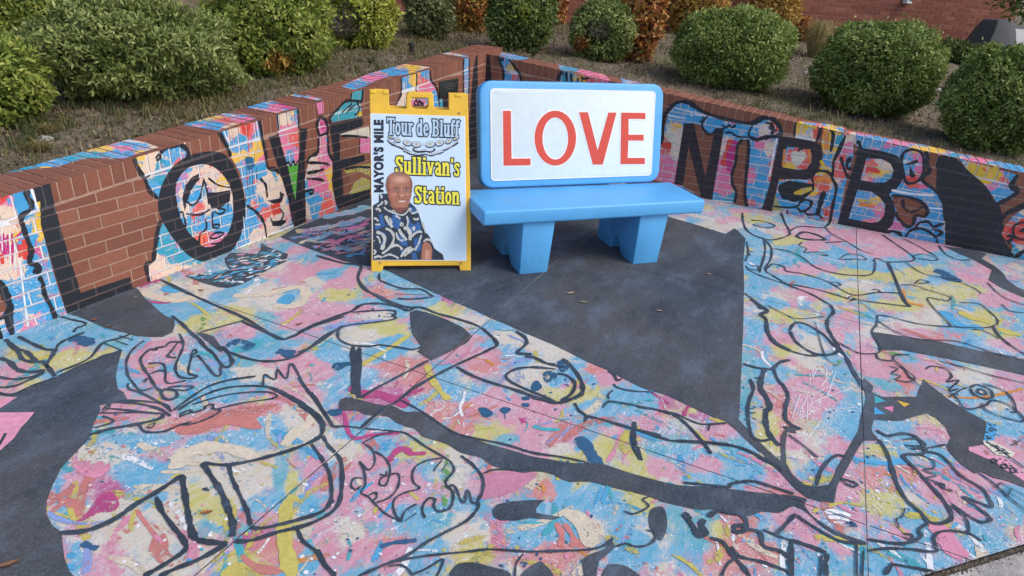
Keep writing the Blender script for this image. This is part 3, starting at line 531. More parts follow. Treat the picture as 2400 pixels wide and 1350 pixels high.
 (4, CF, "850,210 920,205 1010,200"), (4, CF, "690,205 670,230 720,250 710,280 800,275 870,300 760,290"), (4, CF, "950,325 1010,290 1100,300 1140,330 1060,325 960,328"), (4, CF, "1480,300 1540,290 1640,320 1610,335 1500,320"), (4, CF, "1420,350 1550,430 1780,470"), (4, CF, "1400,180 1500,230 1640,310"), (4, CF, "1650,230 1700,290 1790,330 1880,330"),
 (4, CF, "1380,505 1480,510 1560,540 1700,580 1735,600 1700,620 1570,600 1640,700 1730,790 1700,800 1500,780 1300,730 1220,720"), (4, CF, "1480,500 1520,470 1580,490 1505,497"), (4, CF, "1780,480 1900,530 1950,570"), (4, CF, "1800,630 1930,640 2000,690 2060,750 2050,790 1950,810 1730,800"), (4, CF, "1990,490 2100,590 2270,655"), (4, CF, "2090,640 2150,690 2270,705"),
 (9, CF, "890,650 910,700 870,750 870,810 900,870 940,940 920,990 830,1000 760,990"), (8, CF, "600,830 640,775 720,785 830,850 900,920 940,970 880,1000 780,990 700,950 640,900 605,835"), (7, CF, "285,565 370,630 390,670 450,680 410,715 440,760 450,850 500,920 600,970 740,1005 850,1000"), (3.5, CF, "440,650 560,710 660,745 850,730"), (11, CF, "940,940 1000,1020 1040,1100 1100,1200 1130,1250"),
 (5, CF, "940,910 1030,960 1100,990 1210,990 1240,970"), (6, CF, "1220,720 1210,790 1180,840 1230,930 1240,970"), (4, CF, "1220,760 1350,840 1500,890 1630,895 1800,910 2050,990 2210,1015"), (6, CF, "2030,790 2060,850 2150,930 2270,1005"), (4, CF, "1890,820 1960,830 2050,870 2070,890"), (3.5, CF, "1060,600 1220,715"),
 (5, CF, "300,200 310,280 290,340"), (4, CF, "350,275 310,270 325,300"), (5, CF, "1210,990 1230,1030 1330,1045"), (5, CF, "1450,1000 1350,1000 1330,1030 1400,1090 1440,1150 1490,1190"), (4, CF, "1340,1060 1450,1130 1480,1170 1430,1190 1350,1180 1450,1195"), (4, CF, "1300,1080 1360,1100 1320,1130 1380,1150 1340,1175"), (5, CF, "1560,1100 1600,1080 1700,1100 1740,1150 1710,1190 1790,1180 1720,1250 1790,1240"),
 (6, CF, "1870,1230 1920,1210 2000,1240 2030,1290 1980,1310 1900,1280 1872,1236"), (6, CF, "1920,1240 1970,1250 1980,1280 1930,1270 1922,1246"), (4, CF, "1650,1045 1800,1080 2000,1140 2280,1205"), (4, CF, "1640,1060 1760,1110"), (4, CF, "1720,1300 1800,1250 1850,1230"), (3.5, CF, "780,770 850,1010 930,1080"),
 (7, CG, "700,0 730,60 740,110 720,240 760,290 830,320"), (5, CG, "740,360 850,440 950,530"), (8, CG, "940,720 960,640 1010,560 1080,510 1140,515"), (6, CG, "1110,670 1180,690 1225,712 1200,730 1150,710 1115,676"), (8, CG, "0,410 150,415 300,430 450,470 600,550 700,620"),
 (8, CG, "0,700 200,720 340,735"), (8, CG, "335,730 345,708 480,690 600,720 780,780"), (8, CG, "1380,400 1430,480 1470,600 1510,720 1570,820 1670,910 1720,970 1800,990 1880,960 1880,900 1820,810 1740,720 1650,620 1550,510 1680,500 1700,460 1640,380 1560,355 1480,365 1430,370 1360,330"),
 (5, CG, "1545,400 1650,390 1700,440 1560,440"), (5, CG, "1600,460 1700,460 1850,432"), (7, CG, "1700,480 1800,500 1870,560 1950,650 2100,740 2150,810 2170,870 2080,840 1970,800 2050,860 2130,920 2160,960 2100,980 2000,930 1890,850"), (4, CG, "1680,510 1760,550 1760,600 1690,610 1780,650 1710,670 1790,700 1830,740 1890,760 1860,740"), (9, CG, "1775,705 1830,715 1820,735"),
 (6, CG, "1890,860 1960,920 2000,980 2000,1050 1900,1040 1800,1050 1760,1100 1780,1185 1600,1170 1420,1165 1310,1180"), (7, CG, "2000,1050 2050,1080 2100,1112"), (7, CG, "1680,930 1720,980 1660,1030 1670,1080 1600,1120 1500,1130 1300,1100"), (5, CG, "1550,1060 1610,1070 1600,1105 1555,1078"),
 (15, CG, "60,960 20,930 90,1040 110,1075 160,1060 130,1000 150,960"), (11, CG, "180,940 250,900 380,920 440,960 440,1030 380,1050 360,1010 440,1000"), (10, CG, "440,1030 540,1050 570,1150 680,1180 740,1230 760,1290"), (10, CG, "190,1090 280,1120 340,1200 420,1290 470,1360"), (9, CG, "340,1150 400,1220 560,1260 720,1320 770,1360"), (6, CG, "270,1360 310,1280 370,1230"),
 (6, CG, "560,1030 680,1080 760,1110"), (10, CG, "760,1100 765,1250 760,1360"), (10, CG, "760,1105 900,1150 1010,1195"), (9, CG, "1015,1200 1005,1280 1010,1360"), (7, CG, "975,1210 965,1360"), (8, CG, "650,1070 720,1000 790,920"), (8, CG, "800,930 900,1000 1100,1110 1280,1130"), (8, CG, "1220,1140 1220,1360"), (7, CG, "1270,1180 1258,1360"), (7, CG, "1420,1350 1460,1290 1500,1280 1780,1330"),
 (3.5, CG, "2080,630 2200,720 2420,920"), (3.5, CG, "2230,700 2420,800"), (3.5, CG, "2240,740 2420,840"), (3.5, CG, "2220,760 2420,890"), (3.5, CG, "2230,700 2200,740"), (3.5, CG, "2310,740 2280,800"), (4, CG, "2165,540 2190,535 2200,555 2175,560 2165,542"), (4, CG, "2235,575 2265,570 2280,595 2250,600 2236,578"), (4, CG, "2300,605 2325,600 2340,625 2310,630 2300,608"), (4, CG, "2310,440 2375,400"), (4, CG, "2330,400 2350,440"), (4, CG, "2130,410 2270,500 2400,600"),
 (4, CG, "1870,60 1920,100 1990,180 2120,160 2180,120 2300,160 2390,240 2380,270 2250,240 2130,190 2100,140"), (4, CG, "2300,200 2340,200 2320,120 2250,50 2100,0"), (3.5, CG, "1560,880 1540,940 1500,960 1520,1020"),
]

# walls: (wall, material, crop, points, smooth)
WALL_POLYS = [
 ('L', 'mural', W1, "-60,384 0,384 185,408 200,440 225,560 250,650 290,800 330,950 370,1080 411,1192 200,1285 0,1350 -60,1375 -60,1200 -20,1180 40,1165 30,1090 -20,1000", 0),
 ('L', 'mural', W1, "815,238 870,214 960,183 985,212 1010,178 1060,162 1110,160 1145,200 1130,245 1060,285 1000,400 965,480 920,450 885,370 835,290", 0),
 ('L', 'mural', W1, "985,640 1200,500 1500,500 1565,540 1560,762 1400,832 1150,918 915,995 890,890 935,840 960,720", 0),
 ('L', 'mural', W2, "305,560 555,485 570,560 590,680 610,790 650,800 690,830 720,900 745,1000 778,1165 640,1212 560,1265 415,1315 440,1230 480,1000 440,820 380,720", 0),
 ('L', 'mural', W2, "665,450 800,402 805,540 815,700 805,770 740,780 700,640 680,560", 0), ('L', 'green', W2, "740,780 805,770 797,900 790,1000 765,890", 0),
 ('L', 'mural', W2, "925,520 945,478 975,482 990,510 990,600 1000,690 1030,760 1030,900 1062,1055 940,1105 855,1135 850,1000 850,860 880,720 930,690 930,580", 0),
 ('L', 'pink', Z3, "540,790 692,738 712,1030 600,1064", 0), ('L', 'teal', Z3, "1300,580 1520,492 1500,770 1380,785 1285,780", 0), ('L', 'teal', Z3, "860,1160 1000,990 1150,820 1380,790 1480,800 1520,1100 1300,1150 900,1225", 0), ('L', 'gold', Z3, "1400,1100 1440,1010 1500,990 1520,1095", 0),
 ('L', 'cream', W2, "1070,580 1150,555 1255,530 1262,600 1200,600 1100,600", 0), ('L', 'pink', W2, "1200,600 1262,600 1262,700 1195,695", 0), ('L', 'olive', W2, "1095,805 1160,780 1262,765 1262,845 1190,815 1110,828", 0), ('L', 'olive', W2, "1130,960 1160,890 1210,850 1262,870 1262,948", 0),
 ('L', 'mural', Z4, "485,622 750,540 1012,462 1022,680 1090,800 1140,900 1195,1190 1060,1260 600,1260 380,1230 400,1150 480,980", 0), ('L', 'mural', Z4, "1655,270 1742,245 1735,700 1720,1000 1640,1000 1650,600", 0), ('L', 'teal', Z4, "1195,1050 1250,1050 1258,1260 1195,1260", 0),
 ('L', 'black', W1, "185,408 300,373 325,490 375,680 420,830 470,980 490,1055 790,958 808,1030 411,1196 370,1060 310,860 260,680 225,540 200,450", 0),
 ('L', 'black', W1, "960,520 985,400 1050,290 1130,230 1210,203 1300,194 1370,215 1430,290 1470,390 1490,480 1495,560 1480,660 1440,760 1380,820 1290,857 1220,862 1150,830 1090,770 1030,690 985,610", 1),
 ('L', 'mural', W1, "1070,410 1110,325 1180,282 1260,275 1330,310 1380,370 1410,440 1420,560 1400,660 1360,730 1300,770 1240,775 1208,742 1150,690 1105,610 1080,520", 1),
 ('L', 'black', W1, "1108,480 1130,400 1170,350 1212,328 1215,365 1190,390 1160,440 1140,500 1125,560", 0), ('L', 'black', W1, "1262,445 1330,442 1405,428 1398,495 1350,535 1290,545 1270,500", 0),
 ('L', 'black', W2, "620,598 682,580 700,650 740,780 790,1000 800,850 815,660 820,545 866,540 850,700 850,860 857,1135 785,1165 770,1130 740,980 690,820 650,700", 0),
 ('L', 'black', W2, "1010,512 1215,470 1215,530 1070,580 1075,740 1225,710 1230,750 1085,800 1095,970 1130,962 1262,925 1262,985 1060,1052 1040,900 1030,700 1005,540", 0),
 ('L', 'black', C1, "1116,126.5 1119.5,124.5 1121,368 1093,380 1096,330 1103,240 1109,167", 0), ('L', 'black', W2, "615,1000 690,985 690,940 720,960 700,1010 650,1020", 0), ('L', 'black', W2, "625,1095 650,1130 720,1120 735,1130 700,1162 645,1160", 0), ('L', 'black', Z4, "1250,1030 1370,990 1370,1260 1250,1260", 0),
 ('L', 'red', Z2, "760,870 800,790 880,810 960,800 950,900 930,1000 900,1110 800,990", 0), ('L', 'red', W2, "625,1030 690,1010 700,1080 650,1090", 0),
 ('L', 'red', W1, "0,465 60,450 30,500 0,520", 0), ('L', 'red', W1, "130,735 165,720 185,800 175,860 140,850", 0), ('R', 'black', C1, "1118.6,124.5 1147,130 1152,175 1153,385 1121,368", 0),
 ('R', 'mural', Z8, "370,158 510,190 560,290 610,400 622,520 430,520 410,330 370,220", 0), ('R', 'mural', Z8, "1120,345 1300,355 1560,420 1700,465 1690,540 1100,540 1090,430", 0),
 ('R', 'mural', W3, "100,600 160,480 180,350 215,240 270,190 350,190 460,260 600,310 800,340 880,300 960,308 1005,370 1000,430 960,620 930,800 892,945 770,945 680,905 520,895 245,775 100,740", 0),
 ('R', 'brick', W3, "720,470 760,450 780,480 770,600 755,800 762,942 680,918 690,830 660,770 690,600 700,520", 0), ('R', 'brick', W3, "388,335 440,350 470,400 540,400 500,690 470,720 400,480", 0), ('R', 'brick', W3, "350,500 410,670 440,860 310,790 305,770", 0),
 ('R', 'black2', W3, "315,335 388,335 470,720 540,368 606,370 516,893 445,882 350,500 308,782 245,772 280,560", 0), 
 ('R', 'mural', W3, "1130,322 1280,365 1268,470 1115,440 1115,360", 0), ('R', 'mural', W3, "1315,375 1470,412 1534,432 1534,560 1470,800 1422,1070 1250,1035 1100,1003 945,972 1000,740 1200,735 1290,680 1320,560 1305,480", 0),
 ('R', 'black2', W3, "1005,428 1120,440 1230,460 1300,490 1312,580 1280,660 1250,720 1200,740 1110,738 1060,738 1000,730 950,968 873,962 930,780 975,580", 0),
 ('R', 'mural', Z6, "300,565 480,585 640,610 690,680 682,800 620,910 500,935 225,890 260,720", 0), ('R', 'cream', Z6, "370,680 400,640 460,640 490,655 560,640 600,680 590,750 520,830 470,872 410,850 370,760", 1),
 ('R', 'black', W3, "990,810 1000,775 1070,745 1240,772 1245,822 1180,880 1110,902 1020,875", 0), ('R', 'gold', W3, "1105,830 1170,800 1240,790 1240,815 1160,850 1110,845", 0), ('R', 'olive', W3, "950,960 975,840 990,900 1030,960", 0),
 ('R', 'black', Z6, "1250,270 1205,400 1110,560 1020,780 1000,980 1020,1150 1045,1000 1060,800 1130,690 1190,560 1245,380", 0),
 ('R', 'mural', W4, "250,205 400,240 700,310 905,352 918,400 890,590 970,650 1050,750 1072,1108 740,1045 570,1005 208,938 330,520 390,330", 0),
 ('R', 'black', W4, "390,325 560,350 680,385 730,430 742,520 722,590 680,650 620,690 660,760 672,850 650,930 580,1005 400,975 208,938 270,730 320,540", 0),
 ('R', 'mural', W4, "440,410 560,415 630,450 655,500 640,560 590,600 500,600 395,580", 0), ('R', 'mural', W4, "370,660 480,675 550,720 590,780 580,860 540,910 480,920 300,885", 0),
 ('R', 'brick', W4, "640,700 740,720 860,750 925,820 910,860 820,870 820,920 780,942 730,920 700,870 670,800", 0),
 ('R', 'black', W4, "738,455 780,440 840,418 858,440 810,462 760,460", 0), ('R', 'black', W4, "785,460 800,500 832,545 810,568 780,548", 0), ('R', 'brick', W4, "928,378 1010,392 1000,430 962,480 992,500 1002,640 960,622 890,580 900,540 950,500", 0),
 ('R', 'black', W4, "1010,393 1080,388 1150,410 1190,450 1230,490 1300,550 1370,610 1420,680 1450,740 1500,790 1522,900 1532,1000 1542,1080 1590,1150 1640,1192 1600,1210 1400,1178 1060,1110 1070,900 1050,730 990,640 1000,500 985,470", 0),
 ('R', 'mural', W4, "1180,412 1400,470 1640,540 1590,620 1632,680 1480,772 1430,690 1370,610 1230,490", 0), ('R', 'red', W4, "1290,490 1330,478 1380,500 1395,530 1350,548 1300,525", 1),
 ('R', 'mural', W4, "1540,940 1600,870 1690,800 1760,780 1760,1230 1620,1192 1590,1150 1600,1090 1540,1050 1510,1010", 0), ('R', 'red', W4, "1530,1000 1600,940 1690,870 1760,850 1760,1060 1690,1060 1600,1070", 0),
 ('L', 'white', W1, "-60,1362 0,1336 60,1318 140,1296 215,1266 290,1232 350,1205 405,1180 413,1192 340,1224 220,1280 100,1324 0,1352 -60,1376", 0), ('L', 'white', W2, "415,1300 480,1270 560,1245 640,1200 700,1182 776,1152 778,1164 700,1196 620,1222 560,1264 420,1316", 0), ('L', 'white', W1, "915,984 960,972 1060,936 1150,905 1152,916 1060,950 960,984 917,996", 0),
 ('R', 'white', W3, "520,884 600,890 680,902 680,908 590,900 518,894", 0), ('R', 'white', W3, "950,962 1040,982 1160,1008 1280,1034 1420,1058 1420,1066 1270,1044 1150,1018 1040,994 948,972", 0), ('R', 'white', W4, "1010,1086 1064,1098 1066,1108 1008,1098", 0),
]
WALL_LINES = [
 ('L', 8, W1, "815,235 835,290 880,360 910,430 960,480"), ('L', 9, W1, "975,205 1010,170 1060,158 1105,158 1145,195 1138,240"), ('L', 5, W1, "945,235 970,212 972,240 950,246"), ('L', 6, W1, "880,360 915,340"), ('L', 9, W1, "985,620 965,650 940,800 930,860 890,890 912,995"),
 ('L', 9, W1, "162,430 165,470 190,510 185,550 130,590 140,650 170,740 190,800 180,870 230,890 238,925 200,915"), ('L', 8, W1, "235,955 260,1000 270,1060 310,1140 340,1215"), ('L', 13, W1, "-10,980 30,1060 60,1140 50,1200 75,1315"), ('L', 9, W1, "-20,1215 60,1190"), ('L', 12, W1, "-10,1270 10,1340"),
 ('L', 4, W1, "1240,360 1225,440 1205,495 1170,522 1140,500"), ('L', 4, W1, "1240,365 1258,430 1270,520"), ('L', 3.5, W1, "1265,355 1330,400 1412,415"), ('L', 4, W1, "1130,575 1220,578 1280,545"), ('L', 4, W1, "1295,560 1295,650 1330,660 1335,640 1300,640"), ('L', 3.5, W1, "1300,560 1340,575 1372,550 1320,540"), ('L', 4, W1, "1275,720 1310,690 1362,692 1320,722 1278,722"), ('L', 4, W1, "1280,758 1340,748 1372,710"), ('L', 4, W1, "1250,600 1255,660 1215,705 1210,765"), ('L', 3.5, W1, "1385,560 1390,500"), ('L', 4, W1, "1085,570 1110,565 1125,620 1130,670"),
 ('L', 7, W2, "305,560 350,640 380,720"), ('L', 8, W2, "555,485 575,570 600,700 615,790 660,800 690,830"), ('L', 6, W2, "480,1030 540,1070 590,1140 605,1230"), ('L', 5, W2, "565,860 600,900 610,980"), ('L', 6, W2, "670,450 685,560"), ('L', 7, W2, "800,405 815,545"), ('L', 5, W2, "730,770 745,755 760,778 775,748 790,772 806,745"), ('L', 4, W2, "690,1050 715,1090 690,1130"),
 ('L', 8, W2, "940,590 925,520 945,475 980,490 992,560 940,592"), ('L', 7, W2, "935,600 930,690 885,720 858,760"), ('L', 7, W2, "992,560 1000,690 1030,760 1030,900 1060,1050"), ('L', 6, W2, "860,825 920,815 970,800"), ('L', 6, W2, "860,860 920,862 970,872"), ('L', 5, W2, "850,942 900,930 895,955 872,950"), ('L', 6, W2, "870,760 940,760 1005,770"),
 ('L', 5, W2, "1070,590 1150,590 1250,600"), ('L', 5, W2, "1195,610 1195,700"), ('L', 5, W2, "1100,800 1180,785 1262,790"), ('L', 4, W2, "1150,800 1170,785 1172,812"), ('L', 6, Z3, "850,1250 830,1130 950,1000 1140,800 1240,770 1390,775 1510,770 1530,500"), ('L', 4, Z3, "1090,1030 1240,900 1300,820"), ('L', 4, Z3, "1190,1050 1220,990 1380,860"), ('L', 4, Z3, "1350,1070 1430,1030 1460,900 1400,820"), ('L', 6, Z3, "1300,570 1270,780"),
 ('L', 4, Z4, "765,545 770,700 755,1030 800,1160"), ('L', 6, Z4, "1015,460 1030,680 1100,780 1150,900 1195,1190"), ('L', 5, Z4, "475,625 485,830 470,980 380,1150"), ('L', 4, Z4, "1640,280 1635,600 1640,950"), ('L', 4, Z4, "1745,245 1740,640 1735,940"), ('L', 5, Z4, "770,1030 720,1160 900,1160 790,1080"), ('L', 7, Z2, "1130,710 1180,950 1240,1340"), ('L', 7, Z2, "260,940 340,1080 460,1300"),
 ('R', 6, Z8, "358,160 365,220 410,320 420,460"), ('R', 6, Z8, "490,205 560,300 620,400 632,500"), ('R', 5, Z8, "370,190 385,212 412,205 405,180"), ('R', 8, Z8, "1150,355 1100,400 1088,470"), ('R', 9, Z8, "1185,360 1195,470"), ('R', 8, Z8, "1240,375 1255,475"), ('R', 8, Z8, "1330,435 1328,480"), ('R', 4, Z8, "1370,410 1390,440 1470,430"), ('R', 4, Z8, "1380,410 1380,475"),
 ('R', 8, W3, "155,480 170,300 215,228 270,185 350,185 460,255 600,300 790,335 880,298 950,302 1008,365 1005,420 940,430 880,440 840,452 790,435"), ('R', 4, W3, "610,400 660,402 700,430 780,435"), ('R', 5, W3, "490,280 452,320 450,360 490,412 530,405 552,370"), ('R', 4, W3, "430,330 440,305"), ('R', 4, W3, "445,300 460,285"), ('R', 4, W3, "590,345 610,365 650,350"), ('R', 4, W3, "640,340 660,365 690,345"), ('R', 4, W3, "790,440 782,400 810,350"), ('R', 4, W3, "900,330 950,340 930,370 990,392"), ('R', 6, W3, "940,340 960,380 945,415"),
 ('R', 6, W3, "740,448 700,500 690,600 662,700 665,770 692,830 678,905"), ('R', 6, W3, "772,450 782,500 765,700 755,850 772,945"), ('R', 5, W3, "1120,330 1110,430"), ('R', 5, W3, "1285,350 1298,385 1262,480"), ('R', 5, W3, "1370,380 1390,420 1372,540"), ('R', 6, W3, "1190,720 1250,685 1300,675 1360,690 1388,740 1412,800 1392,900 1362,1060"), ('R', 5, Z6, "1255,850 1248,790 1300,742 1295,790 1250,835 1260,905 1325,910"), ('R', 5, Z6, "1150,720 1200,900 1270,1050 1320,1020"), ('R', 6, Z6, "1410,470 1458,540 1442,640 1380,700"), ('R', 9, W3, "1325,822 1300,900 1275,1000"), ('R', 5, W3, "1135,935 1160,895 1200,885 1235,905 1210,950 1155,968 1135,940"), ('R', 4, W3, "1170,960 1210,990 1280,990 1312,1022"), ('R', 4, W3, "1230,720 1245,760 1245,820"),
 ('R', 4, W3, "960,930 1060,940 1140,930"), ('R', 4, W3, "1060,960 1062,1000"), ('R', 4, Z6, "480,640 500,600 560,605"), ('R', 5, W4, "720,440 722,400 742,360 790,340 850,345 885,380 897,440 890,520 860,580 800,606 750,590 730,500"), ('R', 5, W4, "897,480 930,475 934,520 900,545"), ('R', 6, W4, "905,540 890,590 970,650 1050,750 1062,900"), ('R', 7, W4, "905,352 925,400 910,450 945,500 905,540"), ('R', 4, W4, "730,730 735,790 780,832 840,822 882,790"), ('R', 6, W4, "640,703 760,715 870,750 925,820 900,870 830,862 812,930 760,946 700,890 668,830"),
 ('R', 6, W4, "575,1003 640,985 700,1000 722,1044"), ('R', 5, W4, "740,1044 790,980 860,963 930,985 1002,1044"), ('R', 5, W4, "830,960 860,920 930,910 970,950 1030,930 1055,932"), ('R', 5, W4, "960,970 1012,980 1040,1000 1000,1022"), ('R', 6, W4, "1000,1050 1005,1095"), ('R', 8, W4, "1640,540 1590,620 1632,680 1480,772"), ('R', 9, W4, "1500,892 1560,840 1690,785 1760,770"), ('R', 4, W4, "1598,980 1620,935 1690,915 1740,940"), ('R', 4, W4, "1598,980 1620,1035 1700,1055"), ('R', 5, W4, "1550,1030 1580,1020 1592,1050 1562,1062 1582,1082"), ('R', 6, W4, "1620,1192 1680,1150 1760,1130"), ('R', 4, W4, "1650,990 1690,965 1680,990 1730,960"),
]
TOP_POLYS = [
 ('L', C1, "-60,415 -5,408 85,395 130,392 205,370 290,372 345,353 372,346 345,335 290,323 180,350 60,383 -5,402 -60,410"), ('L', C1, "412,290 511,306 600,278 575,268 535,266 490,264"), ('L', C1, "564,249 648,265 695,252 640,238 612,234"), ('L', C1, "742,236 757,232 720,223 705,226"), ('L', C1, "660,220 700,228 712,224 672,216"),
 ('L', C1, "800,202 829,211 853,203 885,188 911,179 942,177 974,169 1008,157.5 943,149 918,152 880,163 865,172"), ('L', C1, "1028,124 1088,134.5 1100,131 1037,120"),
 ('R', Z8, "370,158 400,115 560,140 745,185 650,212 520,205"), ('R', Z8, "1080,260 1320,312 1640,378 1725,460 1600,470 1330,362 1110,335"), ('R', Z8, "1850,435 2100,490 1880,500"), ('R', Z6, "480,162 700,185 1000,210 1235,265 1190,345 830,285 500,190"), ('R', C1, "1984,306 2100,328 2180,343 2260,363 2400,390 2470,404 2470,432 2400,414 2260,384 2190,364 2100,340 1984,320"),
]

# hand-placed brush marks on the pavement: (colour, width px, crop, points); width < 0 means a closed shape
GROUND_MARKS = [
 ('Y', 30, CB, "2075,790 2020,850 1995,950 2000,1100 2030,1250 2060,1360"), ('Y', 14, CC, "870,630 740,720 620,790 500,870"), ('Y', 16, CC, "1020,860 1040,950 1110,1060 1190,1140"), ('M', 15, CD, "480,550 540,475 600,455 640,492 745,490"), ('M', 10, CD, "170,200 200,340 260,385 380,360 560,350"),
 ('M', -1, CC, "380,1060 450,1060 640,1070 760,1110 880,1150 830,1210 700,1150 600,1120 500,1130"), ('mauve', -1, CD, "1145,645 1350,618 1530,632 1440,715 1300,785 1120,815 1140,730"), ('C', 34, CB, "1235,600 1270,520 1360,470 1500,450 1650,465 1800,530"), ('C', 26, CB, "2230,200 2160,290 2060,360 2000,440"),
 ('C', 22, CH, "1000,850 1080,890 1250,915 1380,880 1400,840 1330,815"), ('C', 20, CH, "1640,880 1800,880 1960,850 2090,820 2150,850 2130,920 2040,960 1930,950"), ('M', 9, CH, "975,820 1060,790 1130,770"), ('M', 7, CH, "1020,910 1100,930 1200,930"), ('B', -1, CH, "1945,930 1990,880 2060,870 2070,910 2020,945"), ('B', -1, CH, "1130,835 1210,800 1260,850 1180,862"),
 ('W', 7, CD, "1020,55 1005,120 985,165 1000,235"), ('W', 5, CD, "965,255 985,290"), ('W', 5, CD, "1010,270 1012,310"), ('W', 5, CD, "1125,60 1128,75"), ('W', 5, CD, "1165,110 1168,135"), ('W', 4, CD, "860,250 930,235 990,195"), ('W', 4, CC, "580,720 650,740 700,760"), ('W', 8, CC, "430,690 560,700 640,720"),
 ('N', 30, CD, "1815,375 1870,440 1920,520 1975,590"), ('N', 12, CD, "2215,290 2190,400 2230,480 2260,540"), ('D', -1, CC, "262,880 290,850 350,845 400,840 415,865 370,880 320,910 280,905"), ('D', -1, CE, "75,600 110,575 160,580 190,620 140,660 95,665"), ('D', -1, CE, "185,510 230,490 285,520 270,570 215,580"), ('D', -1, CE, "0,660 40,655 70,705 20,735 -20,720"), ('D', -1, CD, "1265,180 1300,165 1345,180 1310,210 1280,205"), ('D', -1, CD, "1115,175 1165,170 1220,210 1170,240 1130,215"), ('D', -1, CD, "1420,95 1470,90 1475,110 1430,118"), ('D', -1, CD, "1420,140 1470,140 1465,165 1425,160"), ('D', 3, CD, "1300,205 1302,250"),
 ('M', -1, CD, "1395,240 1430,245 1460,235 1440,262 1470,280 1430,275 1410,292 1415,268"), ('O', 7, CF, "1695,1285 1850,1300 2000,1290 2150,1260 2240,1235"), ('B', 26, CF, "1690,690 1750,760 1840,800 1950,800"), ('Y', 22, CF, "1800,690 1880,735 2010,765"), ('Y', 22, CF, "2060,815 2150,840 2230,860"), ('P', 44, CG, "1790,990 1870,1120 1960,1230"), ('T', 12, CE, "0,1010 80,1035 215,1040"), ('B', 14, CG, "1190,520 1300,550 1450,560 1560,545"), ('O', 10, CF, "1390,540 1420,620 1480,640 1540,650"),
 ('N', 30, CF, "1620,400 1680,420 1730,450 1740,480"), ('W', 12, CG, "1000,905 1080,900 1180,930"), ('W', 9, CG, "1020,940 1100,945 1170,965"), ('W', 7, CG, "1060,975 1130,980"), ('N', 12, CG, "1160,1000 1190,980 1210,1010"), ('C', -1, CD, "1680,900 1800,890 1900,950 2010,1080 1900,1150 1840,1120 1790,1000"), ('R', 14, CD, "1660,980 1700,1060 1690,1150"), ('R', 12, CD, "1720,985 1780,1080 1810,1140"), ('N', 12, CD, "420,1150 520,1120 620,1110 680,1100"), ('R', -1, CB, "1200,290 1350,260 1500,190 1850,150 1960,150 1800,230 1850,310 1750,320 1600,290 1400,350 1260,350"), ('M', -1, CB, "680,810 780,760 840,840 800,900 700,910 600,960 540,970 620,900"),
 ('P', -1, CB, "500,560 600,540 780,560 700,660 580,640"), ('R', 8, CB, "960,890 1040,1000 1150,1140"), ('P', 6, CB, "980,930 1060,1030 1140,1120"), ('B', -1, CB, "480,1190 540,1190 520,1230 470,1230"), ('B', -1, CB, "470,1270 530,1275 520,1310 470,1300"), ('N', 12, CB, "580,1120 640,1150 690,1160"), ('R', -1, CB, "1700,1200 1800,1260 1950,1290 2000,1320 1900,1350 1790,1330 1720,1270"), ('Y', -1, CB, "1600,1290 1700,1260 1800,1330 1850,1360 1560,1360"), ('N', 20, CA, "1600,790 1680,750 1760,780 1700,810"), ('N', 26, CA, "1950,820 2000,830 2070,850"), ('D', 22, CB, "2310,190 2350,210 2390,180"), ('N', 24, CA, "500,730 580,740 640,780"), ('T', 22, CA, "1640,810 1760,800 1830,740"),
]


